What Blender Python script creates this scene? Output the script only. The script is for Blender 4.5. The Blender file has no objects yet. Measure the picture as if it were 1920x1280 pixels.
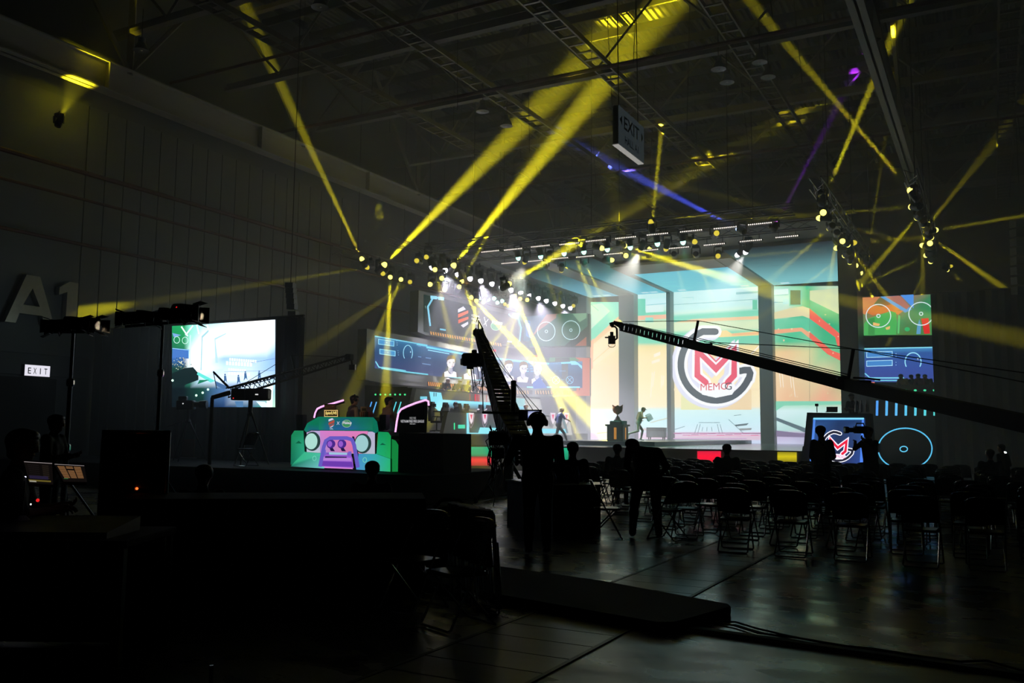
import bpy, bmesh, math, random
import numpy as np
from mathutils import Vector, Matrix, Quaternion
random.seed(7)
SC = bpy.context.scene
COL = SC.collection
PI = math.pi
def R(d): return math.radians(d)
# ---------------------------------------------------------------- camera
FPX, EYE = 1660.7, 1.6
def basis(yaw, pitch, roll):
    cy, sy = math.cos(yaw), math.sin(yaw)
    f = Vector((-sy*math.cos(pitch), cy*math.cos(pitch), math.sin(pitch)))
    r = Vector((cy, sy, 0)); d = f.cross(r)
    if d.z > 0: d = -d
    cr, sr = math.cos(roll), math.sin(roll)
    return cr*r + sr*d, -sr*r + cr*d, f
RT, DN, FW = basis(R(28.449), R(5.768), R(-.5676))
O = Vector((0, 0, EYE))
cam = bpy.data.cameras.new('camera'); cam.sensor_width = 36; cam.lens = FPX*36/1920
cam.clip_end = 300; cam.clip_start = .05
co = bpy.data.objects.new('camera', cam); COL.objects.link(co); SC.camera = co
co.matrix_world = Matrix(((RT.x, -DN.x, -FW.x, 0), (RT.y, -DN.y, -FW.y, 0), (RT.z, -DN.z, -FW.z, EYE), (0, 0, 0, 1)))
def ray(x, y): return RT*((x-960)/FPX) + DN*((y-640)/FPX) + FW
def at(x, y, D): return O + ray(x, y)*D                 # the point seen at a pixel at forward distance D
def onz(x, y, z=0.0):
    d = ray(x, y); return O + d*((z-EYE)/d.z)
def ony(x, y, Y):
    d = ray(x, y); return O + d*(Y/d.y)
def onx(x, y, X):
    d = ray(x, y); return O + d*(X/d.x)
# ---------------------------------------------------------------- colour and materials
def lin(c):
    return tuple((v/255/12.92 if v/255 <= .04045 else ((v/255+.055)/1.055)**2.4) for v in c)
MATS = {}
def mat(name, col=(.2, .2, .2), rough=.6, metal=0.0, var=.25, scale=6.0, bump=0.0, spec=.5):
    """a procedural surface: base colour broken up by noise, a little roughness variation"""
    if name in MATS: return MATS[name]
    m = bpy.data.materials.new(name); m.use_nodes = True; nt = m.node_tree; b = nt.nodes['Principled BSDF']
    tc = nt.nodes.new('ShaderNodeTexCoord'); nz = nt.nodes.new('ShaderNodeTexNoise'); nz.inputs['Scale'].default_value = scale
    nz.inputs['Detail'].default_value = 4
    nt.links.new(tc.outputs['Object'], nz.inputs['Vector'])
    mx = nt.nodes.new('ShaderNodeMix'); mx.data_type = 'RGBA'
    mx.inputs['A'].default_value = (*[v*(1-var) for v in col], 1); mx.inputs['B'].default_value = (*[min(1, v*(1+var)) for v in col], 1)
    nt.links.new(nz.outputs['Fac'], mx.inputs['Factor']); nt.links.new(mx.outputs['Result'], b.inputs['Base Color'])
    mr = nt.nodes.new('ShaderNodeMapRange'); mr.inputs['To Min'].default_value = max(.03, rough*.8); mr.inputs['To Max'].default_value = min(1, rough*1.2)
    nt.links.new(nz.outputs['Fac'], mr.inputs['Value']); nt.links.new(mr.outputs['Result'], b.inputs['Roughness'])
    b.inputs['Metallic'].default_value = metal; b.inputs['Specular IOR Level'].default_value = spec
    if bump:
        bp = nt.nodes.new('ShaderNodeBump'); bp.inputs['Strength'].default_value = bump; bp.inputs['Distance'].default_value = .02
        nt.links.new(nz.outputs['Fac'], bp.inputs['Height']); nt.links.new(bp.outputs['Normal'], b.inputs['Normal'])
    MATS[name] = m; return m
def emit(name, col, s=1.0, sample=False):
    if name in MATS: return MATS[name]
    m = bpy.data.materials.new(name); m.use_nodes = True; nt = m.node_tree; b = nt.nodes['Principled BSDF']
    b.inputs['Base Color'].default_value = (.02, .02, .02, 1); b.inputs['Roughness'].default_value = .4
    b.inputs['Emission Color'].default_value = (*col, 1); b.inputs['Emission Strength'].default_value = s
    if not sample: m.cycles.emission_sampling = 'NONE'
    MATS[name] = m; return m
def screen_mat(name='led_picture', s=1.62):
    """an LED surface: every diode shows the colour stored for it"""
    if name in MATS: return MATS[name]
    m = bpy.data.materials.new(name); m.use_nodes = True; nt = m.node_tree; nt.nodes.clear()
    o = nt.nodes.new('ShaderNodeOutputMaterial'); e = nt.nodes.new('ShaderNodeEmission'); a = nt.nodes.new('ShaderNodeVertexColor')
    a.layer_name = 'Col'; e.inputs['Strength'].default_value = s
    nt.links.new(a.outputs['Color'], e.inputs['Color']); nt.links.new(e.outputs['Emission'], o.inputs['Surface'])
    MATS[name] = m; return m
BLK = mat('black_metal', (.012, .012, .013), .45)
BLKC = mat('black_cloth', (.006, .006, .007), .95, spec=.08)
DRK = mat('dark_plastic', (.02, .02, .022), .5)
GREY = mat('grey_metal', (.18, .18, .19), .4, .6)
CHR = mat('chrome', (.55, .56, .58), .18, 1.0, .05)
STEEL = mat('painted_steel', (.17, .155, .13), .7, 0, .2, 1.5)
# ---------------------------------------------------------------- mesh building
class MB:
    def __init__(s): s.v = []; s.f = []; s.m = []; s.c = []; s.cm = None
    def add(s, vs, fs, mi=0, cols=None):
        n = len(s.v); s.v += [Vector(v) for v in vs]
        for k, f in enumerate(fs):
            s.f.append([i+n for i in f]); s.m.append(mi)
            s.c.append(cols[k] if isinstance(cols, list) else cols)
        return s
    def box(s, a, b, mi=0, cols=None):
        (x0, y0, z0), (x1, y1, z1) = a, b
        return s.add([(x0, y0, z0), (x1, y0, z0), (x1, y1, z0), (x0, y1, z0), (x0, y0, z1), (x1, y0, z1), (x1, y1, z1), (x0, y1, z1)],
              [(3, 2, 1, 0), (4, 5, 6, 7), (0, 1, 5, 4), (1, 2, 6, 5), (2, 3, 7, 6), (3, 0, 4, 7)], mi, cols)
    def obox(s, c, ax, ay, az, mi=0, cols=None):          # centre and three half-axes
        c = Vector(c); ax = Vector(ax); ay = Vector(ay); az = Vector(az)
        return s.add([c-ax-ay-az, c+ax-ay-az, c+ax+ay-az, c-ax+ay-az, c-ax-ay+az, c+ax-ay+az, c+ax+ay+az, c-ax+ay+az],
              [(3, 2, 1, 0), (4, 5, 6, 7), (0, 1, 5, 4), (1, 2, 6, 5), (2, 3, 7, 6), (3, 0, 4, 7)], mi, cols)
    def cbox(s, a, b, bev=.01, mi=0):                     # box with chamfered vertical and top edges
        (x0, y0, z0), (x1, y1, z1) = a, b; e = bev
        ring = lambda i, z: [(x0+e+i, y0+i, z), (x1-e-i, y0+i, z), (x1-i, y0+e+i, z), (x1-i, y1-e-i, z), (x1-e-i, y1-i, z), (x0+e+i, y1-i, z), (x0+i, y1-e-i, z), (x0+i, y0+e+i, z)]
        vs = ring(e*.7, z0)+ring(0, z0+e)+ring(0, z1-e)+ring(e*.7, z1); fs = [list(range(7, -1, -1)), list(range(24, 32))]
        for k in range(3):
            for i in range(8): fs.append((k*8+i, k*8+(i+1) % 8, k*8+8+(i+1) % 8, k*8+8+i))
        return s.add(vs, fs, mi)
    def tube(s, pts, r, n=8, mi=0, closed=False, cols=None):
        P = [Vector(p) for p in pts]; k = len(P)
        rs = r if isinstance(r, (list, tuple)) else [r]*k
        vs = []; fs = []; up = None
        for i, p in enumerate(P):
            if closed: d = P[(i+1) % k]-P[i-1]
            else: d = P[min(i+1, k-1)]-P[max(i-1, 0)]
            d.normalize()
            if up is None: up = d.orthogonal().normalized()
            else:
                up = up-d*up.dot(d); up = up.normalized() if up.length > 1e-6 else d.orthogonal().normalized()
            w = d.cross(up)
            for j in range(n):
                t = 2*PI*(j+.5)/n; vs.append(p+(up*math.cos(t)+w*math.sin(t))*rs[i])
        for i in range(k if closed else k-1):
            for j in range(n):
                a = i*n+j; b = i*n+(j+1) % n; c = ((i+1) % k)*n
                fs.append((a, b, c+(j+1) % n, c+j))
        if not closed: fs.append(list(range(n-1, -1, -1))); fs.append(list(range((k-1)*n, k*n)))
        return s.add(vs, fs, mi, cols)
    def lathe(s, prof, o=(0, 0, 0), ax=(0, 0, 1), n=16, mi=0, cols=None):   # profile of (radius, height) along an axis
        o = Vector(o); ax = Vector(ax).normalized(); u = ax.orthogonal().normalized(); w = ax.cross(u); vs = []; fs = []
        for r, h in prof:
            for j in range(n):
                t = 2*PI*j/n; vs.append(o+ax*h+(u*math.cos(t)+w*math.sin(t))*max(r, 1e-4))
        for i in range(len(prof)-1):
            for j in range(n): fs.append((i*n+j, i*n+(j+1) % n, (i+1)*n+(j+1) % n, (i+1)*n+j))
        fs.append(list(range(n-1, -1, -1))); fs.append(list(range((len(prof)-1)*n, len(prof)*n)))
        return s.add(vs, fs, mi, cols)
    def ball(s, c, r, n=10, mi=0, cols=None, R3=None):
        c = Vector(c); r = (r, r, r) if not isinstance(r, (tuple, list)) else r
        h = max(4, n//2); vs = []; fs = []
        for i in range(h+1):
            a = PI*i/h
            for j in range(n):
                t = 2*PI*j/n; q = Vector((math.sin(a)*math.cos(t)*r[0], math.sin(a)*math.sin(t)*r[1], -math.cos(a)*r[2]))
                vs.append(c+(R3 @ q if R3 else q))
        for i in range(h):
            for j in range(n): fs.append((i*n+j, i*n+(j+1) % n, (i+1)*n+(j+1) % n, (i+1)*n+j))
        return s.add(vs, fs, mi, cols)
    def prism(s, poly, d, mi=0, cols=None):               # planar polygon (3D points) pushed along d
        P = [Vector(p) for p in poly]; d = Vector(d); n = len(P)
        fs = [list(range(n)), list(range(2*n-1, n-1, -1))]+[(i, i+n, (i+1) % n+n, (i+1) % n) for i in range(n)]
        return s.add(P+[p+d for p in P], fs, mi, cols)
    def build(s, name, mats, parent=None, world=False, smooth=False):
        off = parent.location if (parent is not None and world) else Vector((0, 0, 0))
        me = bpy.data.meshes.new(name); me.from_pydata([tuple(v-off) for v in s.v], [], s.f)
        if not isinstance(mats, (list, tuple)): mats = [mats]
        for m in mats: me.materials.append(m)
        me.polygons.foreach_set('material_index', s.m)
        if any(c is not None for c in s.c):
            ca = me.color_attributes.new('Col', 'FLOAT_COLOR', 'CORNER'); buf = []
            for f, c in zip(s.f, s.c):
                if c is None: c = (0, 0, 0)
                if isinstance(c[0], (tuple, list)):
                    for q in c: buf += [*q, 1]
                else: buf += [*c, 1]*len(f)
            ca.data.foreach_set('color', buf)
        if smooth:
            me.polygons.foreach_set('use_smooth', [True]*len(s.f))
            try: me.set_sharp_from_angle(angle=R(40))
            except Exception: pass
        me.update(); o = bpy.data.objects.new(name, me); COL.objects.link(o)
        if parent is not None: o.parent = parent
        return o
def tag(o, label=None, cat=None, group=None, kind=None):
    for k, v in (('label', label), ('category', cat), ('group', group), ('kind', kind)):
        if v: o[k] = v
    return o
def thing(name, label, cat, loc=(0, 0, 0), rz=0.0, group=None):
    o = bpy.data.objects.new(name, None); COL.objects.link(o); o.location = loc; o.rotation_euler = (0, 0, rz)
    o.empty_display_size = .1
    return tag(o, label, cat, group)
def struct(o): o['kind'] = 'structure'; return o
def dup(root, loc, rz=0.0, label=None, group=None):
    r = root.copy(); COL.objects.link(r); r.location = loc; r.rotation_euler = (0, 0, rz)
    if label: r['label'] = label
    if group: r['group'] = group
    for ch in list(root.children):
        c = ch.copy(); COL.objects.link(c); c.parent = r
        for g in ch.children:
            d = g.copy(); COL.objects.link(d); d.parent = c
    return r
ORD = ['first', 'second', 'third', 'fourth', 'fifth', 'sixth', 'seventh', 'eighth', 'ninth', 'tenth', 'eleventh', 'twelfth', 'thirteenth', 'fourteenth', 'fifteenth', 'sixteenth', 'seventeenth', 'eighteenth', 'nineteenth', 'twentieth']
# ---------------------------------------------------------------- lettering as flat outlines
TXT = {}
def glyphs(s, bold=0.0):
    if (s, bold) in TXT: return TXT[s, bold]
    cu = bpy.data.curves.new('lettering', 'FONT'); cu.body = s; cu.offset = bold; cu.resolution_u = 3
    o = bpy.data.objects.new('lettering', cu); COL.objects.link(o)
    dg = bpy.context.evaluated_depsgraph_get(); me = o.evaluated_get(dg).to_mesh()
    vs = [(v.co.x, v.co.y) for v in me.vertices]; fs = [list(p.vertices) for p in me.polygons]
    o.evaluated_get(dg).to_mesh_clear(); bpy.data.objects.remove(o); bpy.data.curves.remove(cu)
    x0 = min(v[0] for v in vs); x1 = max(v[0] for v in vs); y0 = min(v[1] for v in vs); y1 = max(v[1] for v in vs)
    vs = [((x-x0)/(x1-x0), (y-y0)/(y1-y0)) for x, y in vs]
    TXT[s, bold] = (vs, fs, (x1-x0)/(y1-y0)); return TXT[s, bold]
class Paint:
    """shapes laid on a real surface; mp(x, y, lift) gives the surface point for a picture position"""
    def __init__(s, mp, step=.008, strip=0): s.mp = mp; s.mb = MB(); s.k = 0; s.step = step; s.strip = strip
    def poly(s, pts, col, lift=None):
        s.k += 1; L = s.k*s.step if lift is None else lift
        c = lin(col) if not isinstance(col[0], (tuple, list)) else [lin(q) for q in col]
        if s.strip and not isinstance(c, list):                # a curved screen: lay the shape on in upright strips
            def cut(P, x, sg):
                out = []
                for (ax, ay), (bx, by) in zip(P, P[1:]+P[:1]):
                    ia, ib = sg*(ax-x) >= 0, sg*(bx-x) >= 0
                    if ia: out.append((ax, ay))
                    if ia != ib: t = (x-ax)/(bx-ax); out.append((x, ay+(by-ay)*t))
                return out
            a = math.floor(min(q[0] for q in pts)/s.strip)*s.strip; e = max(q[0] for q in pts)
            while a < e:
                P = cut(cut(list(pts), a, 1), a+s.strip, -1) if True else []
                if len(P) > 2: s.mb.add([s.mp(x, y, L) for x, y in P], [list(range(len(P)))], 0, c)
                a += s.strip
            return s
        s.mb.add([s.mp(x, y, L) for x, y in pts], [list(range(len(pts)))], 0, [c] if isinstance(c, list) else c)
        return s
    def rect(s, x0, y0, x1, y1, col, lift=None, sl=0.0, n=1):
        """rectangle whose rows fall by sl per unit x, cut into n upright strips"""
        s.k += 1; L = s.k*s.step if lift is None else lift
        c = lin(col)
        for i in range(n):
            a = x0+(x1-x0)*i/n; b = x0+(x1-x0)*(i+1)/n; da = sl*(a-x0); db = sl*(b-x0)
            s.mb.add([s.mp(a, y1+da, L), s.mp(b, y1+db, L), s.mp(b, y0+db, L), s.mp(a, y0+da, L)], [(0, 1, 2, 3)], 0, c)
        return s
    def rows(s, xs, rows, lift=None):
        """smooth picture: rows = [(y at each x ..., colour at each x ...)]"""
        s.k += 1; L = s.k*s.step if lift is None else lift
        n = len(xs); pts = []; cols = []
        for ys, cs in rows:
            ys = ys if isinstance(ys, (list, tuple)) else [ys]*n
            cs = cs if isinstance(cs[0], (list, tuple)) else [cs]*n
            pts.append([s.mp(x, y, L) for x, y in zip(xs, ys)]); cols.append([lin(c) for c in cs])
        for j in range(len(rows)-1):
            for i in range(n-1):
                s.mb.add([pts[j+1][i], pts[j+1][i+1], pts[j][i+1], pts[j][i]], [(0, 1, 2, 3)], 0, [[cols[j+1][i], cols[j+1][i+1], cols[j][i+1], cols[j][i]]])
        return s
    def stroke(s, path, w, col, closed=False, lift=None, caps=True):
        s.k += 1; L = s.k*s.step if lift is None else lift; c = lin(col)
        P = [Vector((x, y)) for x, y in path]; n = len(P); l = []; r = []
        for i in range(n):
            a = P[i-1] if (closed or i > 0) else P[i]; b = P[(i+1) % n] if (closed or i < n-1) else P[i]
            d1 = (P[i]-a); d2 = (b-P[i]); d1 = d1.normalized() if d1.length > 1e-9 else d2.normalized(); d2 = d2.normalized() if d2.length > 1e-9 else d1
            t = (d1+d2); t = t.normalized() if t.length > 1e-6 else d1
            nn = Vector((-t.y, t.x)); k = 1/max(.45, abs(nn.dot(Vector((-d1.y, d1.x)))))
            l.append(P[i]+nn*w/2*k); r.append(P[i]-nn*w/2*k)
        m = n if closed else n-1
        for i in range(m):
            j = (i+1) % n
            s.mb.add([s.mp(*q, L) for q in (l[i], l[j], r[j], r[i])], [(0, 1, 2, 3)], 0, c)
        if caps and not closed and w > 1.2:
            for q in (P[0], P[-1]):
                s.mb.add([s.mp(q.x+w/2*math.cos(2*PI*i/10), q.y+w/2*math.sin(2*PI*i/10), L+.0005) for i in range(10)], [list(range(10))], 0, c)
        return s
    def arc(s, cx, cy, rx, ry, a0, a1, w, col, n=28, lift=None, caps=True):
        full = abs(abs(a1-a0)-360) < .1
        pts = [(cx+rx*math.cos(R(a0+(a1-a0)*i/n)), cy+ry*math.sin(R(a0+(a1-a0)*i/n))) for i in range(n if full else n+1)]
        return s.stroke(pts, w, col, full, lift, caps)
    def disc(s, cx, cy, rx, ry, col, n=20, lift=None):
        return s.poly([(cx+rx*math.cos(2*PI*i/n), cy+ry*math.sin(2*PI*i/n)) for i in range(n)], col, lift)
    def text(s, t, x, y, w, h, col, sl=0.0, bold=0.0, lean=0.0, lift=None):
        """lettering with its top left corner at x, y, w wide and h high"""
        s.k += 1; L = s.k*s.step if lift is None else lift
        vs, fs, _ = glyphs(t, bold)
        s.mb.add([s.mp(x+u*w+v*lean, y+(1-v)*h+sl*(u*w), L) for u, v in vs], fs, 0, lin(col)); return s
    def build(s, name, parent=None, m=None, world=True):
        return s.mb.build(name, m or screen_mat(), parent, world)
# ---------------------------------------------------------------- people
def surface_nets(F, o, h):
    """one closed skin over the zero level of a sampled field"""
    nx, ny, nz = F.shape; S = F < 0
    c = [F[i:nx-1+i, j:ny-1+j, k:nz-1+k] for i in (0, 1) for j in (0, 1) for k in (0, 1)]
    cs = np.stack([q < 0 for q in c]); act = cs.any(0) & ~cs.all(0)
    idx = -np.ones(act.shape, int); ijk = np.argwhere(act); idx[act] = np.arange(len(ijk))
    V = np.stack([q[act] for q in c], 1); off = np.array([(i, j, k) for i in (0, 1) for j in (0, 1) for k in (0, 1)], float)
    acc = np.zeros((len(ijk), 3)); cnt = np.zeros((len(ijk), 1))
    for a in range(8):
        for b in range(a+1, 8):
            if np.abs(off[a]-off[b]).sum() != 1: continue
            va, vb = V[:, a], V[:, b]; x = (va < 0) != (vb < 0); t = np.where(x, va/np.where(x, va-vb, 1), 0)[:, None]
            acc += np.where(x[:, None], off[a]+t*(off[b]-off[a]), 0); cnt += x[:, None]
    verts = o+(ijk+acc/np.maximum(cnt, 1))*h
    faces = []
    for ax in range(3):
        sl0 = [slice(None)]*3; sl1 = [slice(None)]*3; sl0[ax] = slice(0, -1); sl1[ax] = slice(1, None)
        A = S[tuple(sl0)]; B = S[tuple(sl1)]; e = np.argwhere(A != B)
        u, w = [(1, 2), (2, 0), (0, 1)][ax]
        e = e[(e[:, u] > 0) & (e[:, w] > 0) & (e[:, u] < F.shape[u]-1) & (e[:, w] < F.shape[w]-1)]
        fl = A[tuple(e.T)]
        q = []
        for du, dw in ((-1, -1), (0, -1), (0, 0), (-1, 0)):
            p = e.copy(); p[:, u] += du; p[:, w] += dw; q.append(idx[tuple(p.T)])
        q = np.stack(q, 1); q = np.where(fl[:, None], q, q[:, ::-1]); faces.append(q)
    return verts, np.concatenate(faces)
def field(prims, lo, hi, h, k=.025):
    ax = [np.arange(lo[i], hi[i]+h, h) for i in range(3)]
    X, Y, Z = np.meshgrid(*ax, indexing='ij'); P = np.stack([X, Y, Z], -1); acc = None
    for a, b, ra, rb, lab in prims:
        d = prim(P, a, b, ra, rb)
        if acc is None: acc = d
        else:
            t = np.clip(.5+.5*(acc-d)/k, 0, 1); acc = acc*(1-t)+d*t-k*t*(1-t)
    return acc
def prim(P, a, b, ra, rb):
    a = np.array(a, float)
    if b is None: # ellipsoid, ra = radii
        r = np.array(ra); q = (P-a)/r; n = np.linalg.norm(q, axis=-1); g = np.linalg.norm(q/r, axis=-1); return n*(n-1)/np.maximum(g, 1e-6)
    b = np.array(b, float); ab = b-a; t = np.clip(((P-a) @ ab)/max(ab @ ab, 1e-9), 0, 1)
    return np.linalg.norm(P-a-t[..., None]*ab, axis=-1)-(ra+(rb-ra)*t)
def lerp(a, b, t): return tuple(np.array(a)+(np.array(b)-np.array(a))*t)
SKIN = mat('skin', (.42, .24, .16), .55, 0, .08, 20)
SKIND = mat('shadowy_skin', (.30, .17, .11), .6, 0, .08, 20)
HAIRB = mat('black_hair', (.012, .010, .009), .5, 0, .3, 60)
SHOEW = mat('white_shoe', (.6, .6, .6), .6)
def person(label, loc, rz, J, shirt, pants, shoe=BLK, skin=SKIN, hair=HAIRB, h=.022, extras=(), group=None, sleeve=.9, s=1.0, longhair=0, name='person'):
    """J: joints in metres, figure faces +Y at rz 0. keys: pel, chest, neck, head, sl, el, hl (left shoulder, elbow, hand), sr, er, hr, kl, al, kr, ar (knees, ankles), optional tl, tr (toes)"""
    g = {k: np.array(v, float) for k, v in J.items()}
    pel, ch, nk, hd = g['pel'], g['chest'], g['neck'], g['head']
    up = (ch-pel)/np.linalg.norm(ch-pel); side = g['sr']-g['sl']; side = side/np.linalg.norm(side)
    hipl = g.get('hipl', pel-side*.085-up*.04); hipr = g.get('hipr', pel+side*.085-up*.04)
    PR = [(lerp(pel, ch, -.05)-side*.055, ch-side*.07, .105, .115, 1), (lerp(pel, ch, -.05)+side*.055, ch+side*.07, .105, .115, 1),
          (pel-side*.05, pel+side*.05, .125, .125, 2), (g['sl']*.75+ch*.25, g['sr']*.75+ch*.25, .075, .075, 1), (ch, lerp(ch, nk, .9), .11, .065, 1), (lerp(ch, nk, .8), lerp(nk, hd, .5), .056, .052, 0)]
    # head: skull, jaw, nose, ears
    fy = g.get('face', np.array([0, 1, 0.])); fy = fy/np.linalg.norm(fy); hu = hd-nk; hu = hu-fy*hu.dot(fy); hu /= np.linalg.norm(hu); fx = np.cross(fy, hu)
    PR += [(hd-fy*.018+hu*.03, hd+fy*.012+hu*.035, .088, .083, 0), (hd+hu*.02, hd+fy*.035-hu*.065, .075, .047, 0), (hd+fy*.088+hu*.01, hd+fy*.104-hu*.022, .012, .017, 0),
           (hd+fx*.078-hu*.005, hd+fx*.084+hu*.025, .016, .018, 0), (hd-fx*.078-hu*.005, hd-fx*.084+hu*.025, .016, .018, 0)]
    hands = []
    for a, b, c in (('sl', 'el', 'hl'), ('sr', 'er', 'hr')):
        A, B, Cc = g[a], g[b], g[c]; d = Cc-B; d /= np.linalg.norm(d); wr = Cc-d*.08
        PR += [(A, B, .062, .045, 1), (B, wr, .043, .029, 1 if sleeve > 1 else 0), (wr, Cc-d*.02, .032, .036, 0)]
        if sleeve <= 1: PR.append((A, lerp(A, B, sleeve), .068, .058, 1))
        hands.append((Cc, d, a))
    for hp, kk, aa, tt in ((hipl, 'kl', 'al', 'tl'), (hipr, 'kr', 'ar', 'tr')):
        K, A = g[kk], g[aa]; toe = g.get(tt, A+np.array([0, .15, -.045])); heel = A+(A-toe)*.28-np.array([0, 0, .035])
        PR += [(hp, K, .092, .062, 2), (K, lerp(K, A, .35), .060, .060, 2), (lerp(K, A, .35), A, .060, .045, 2), (heel+np.array([0, 0, .02]), toe, .042, .034, 3)]
    pts = np.array([q for p in PR for q in (p[0], p[1])]); lo = pts.min(0)-.17; hi = pts.max(0)+.17
    F = field(PR, lo, hi, h); v, f = surface_nets(F, lo, h)
    fc = v[f].mean(1); best = np.full(len(fc), 9.); lab = np.zeros(len(fc), int)
    for a, b, ra, rb, l in PR:
        d = prim(fc, a, b, ra, rb)+(.004 if l == 0 else 0); m = d < best; best[m] = d[m]; lab[m] = l
    mb = MB(); mb.v = [Vector(q) for q in v]; mb.f = [list(map(int, q)) for q in f]; mb.m = [int(q) for q in lab]; mb.c = [None]*len(f)
    for Cc, d, a in hands:                                   # four fingers and a thumb, bent, rooted inside the palm
        sgn = -1 if a == 'sl' else 1; n = np.cross(d, [sgn, 0, .3]); n = n/max(np.linalg.norm(n), 1e-6); w = np.cross(d, n)
        for q, ln in ((-.028, .062), (-.010, .074), (.009, .07), (.027, .055)):
            b0 = Cc-d*.02+w*q; mb.tube([b0, b0+d*ln*.55+n*.006, b0+d*ln*.85+n*.024, b0+d*ln*.95+n*.044], [.0095, .009, .008, .006], 6, 0)
        b0 = Cc-d*.06+w*.03; mb.tube([b0, b0+w*.03+d*.02+n*.012, b0+w*.036+d*.05+n*.026], [.011, .010, .007], 6, 0)
    for e in (-.031, .031):                                  # eyes and brows
        mb.ball(hd+fy*.084+fx*e+hu*.012, (.013, .006, .007), 8, 4, R3=Matrix((fx, fy, hu)).transposed())
        mb.tube([hd+fy*.088+fx*(e-.017)+hu*.034, hd+fy*.092+fx*e+hu*.038, hd+fy*.088+fx*(e+.017)+hu*.034], .004, 5, 4)
    mb.tube([hd+fy*.079-fx*.02-hu*.052, hd+fy*.085-hu*.05, hd+fy*.079+fx*.02-hu*.052], .005, 5, 5)
    root = thing(name, label, 'person', loc, rz, group); root.scale = (s, s, s)
    body = mb.build('body', [skin, shirt, pants, shoe, HAIRB, mat('lips', (.3, .10, .08), .5)], root, smooth=True)
    if hair is not None:
        HP = [(hd-fy*.02+hu*.055, None, (.098, .108, .078), 0, 0), (hd-fy*.05+hu*.01, hd-fy*.055-hu*(.05+longhair), .07, .05, 0), (hd+fy*.055+hu*.085-fx*.03, hd+fy*.06+hu*.082+fx*.03, .028, .028, 0)]
        fc2 = [hd-.3, hd+.3]; F = field(HP, fc2[0], fc2[1], .014, .03)
        ax = [np.arange(fc2[0][i], fc2[1][i]+.014, .014) for i in range(3)]; X = np.stack(np.meshgrid(*ax, indexing='ij'), -1)-hd
        cut = (X @ fy)*.7-(X @ hu)-.0     # the face stays free
        F = np.maximum(F, np.where((X @ fy) > .02, .06+.0*cut-(X @ hu), -1)); v, f = surface_nets(F, fc2[0], .014)
        hb = MB(); hb.v = [Vector(q) for q in v]; hb.f = [list(map(int, q)) for q in f]; hb.m = [0]*len(f); hb.c = [None]*len(f)
        hb.build('hair', hair, root, smooth=True)
    fr = dict(hd=Vector(hd), fx=Vector(fx), fy=Vector(fy), hu=Vector(hu), g={k: Vector(q) for k, q in g.items()})
    for e in extras: e(root, fr)
    return root
def x_headset(root, q):
    b = MB(); b.tube([q['hd']+q['fx']*.1*math.cos(R(t))+q['hu']*(.02+.125*math.sin(R(t)))-q['fy']*.01 for t in range(0, 181, 15)], .012, 6)
    for e in (-1, 1): b.lathe([(.03, -.02), (.042, -.012), (.042, .012), (.03, .02)], q['hd']+q['fx']*e*.098+q['hu']*.01-q['fy']*.01, q['fx'], 12)
    b.build('headset', DRK, root, smooth=True)
def x_mask(root, q, m=None):
    b = MB(); n = 8; vs = []; fs = []
    for i in range(n+1):
        a = R(-62+124*i/n)
        for j, (z, k) in enumerate(((.0, .098), (-.03, .104), (-.062, .092), (-.085, .068))):
            vs.append(q['hd']+q['fx']*math.sin(a)*k*.92+q['fy']*(math.cos(a)*k+.012)+q['hu']*z)
    for i in range(n):
        for j in range(3): fs.append((i*4+j, i*4+j+1, i*4+5+j, i*4+4+j))
    b.add(vs, fs)
    for f2 in list(fs): b.add([v-q['fy']*.006 for v in [vs[i] for i in f2]], [(3, 2, 1, 0)])
    b.build('face_mask', m or mat('white_mask', (.75, .75, .75), .8), root)
def x_cap(col):
    def f(root, q):
        m = mat('cap_cloth_%d' % int(col[0]*1000), col, .8); b = MB()
        Rm = Matrix((q['fx'], q['fy'], q['hu'])).transposed()
        b.ball(q['hd']+q['hu']*.065-q['fy']*.012, (.104, .112, .075), 14, 0, R3=Rm)
        b.add([q['hd']+q['hu']*(.06-.012*abs(math.sin(R(t))))+q['fx']*.085*math.cos(R(t))*1.0+q['fy']*(.07+(.11*math.sin(R(t)) if i else 0)) + q['hu']*(0.01 if k else 0) for k in (0, 1) for i in (0, 1) for t in range(0, 181, 30)],
              [(i, i+1, i+8, i+7) for i in range(6)]+[(i+21, i+22, i+15, i+14) for i in range(6)]+[(i+7, i+8, i+22, i+21) for i in range(6)])
        b.build('cap', m, root, smooth=True)
    return f
def x_apron(col, name='vest'):
    """open waistcoat panels over the shirt"""
    def f(root, q):
        m = mat(name+'_cloth', col, .85); b = MB(); g = q['g']; s = (g['sr']-g['sl']).normalized(); u = (g['chest']-g['pel']).normalized(); fw = s.cross(u)*-1
        if fw.dot(q['fy']) < 0: fw = -fw
        for e in (-1, 1):
            p = [g['pel']+s*e*.14+fw*.115-u*.02, g['pel']+s*e*.03+fw*.14-u*.02, g['chest']+s*e*.035+fw*.135, g['chest']+s*e*.10+u*.16+fw*.06, g['chest']+s*e*.165+fw*.085]
            b.prism(p, fw*.012)
        b.build(name, m, root)
    return f
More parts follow.
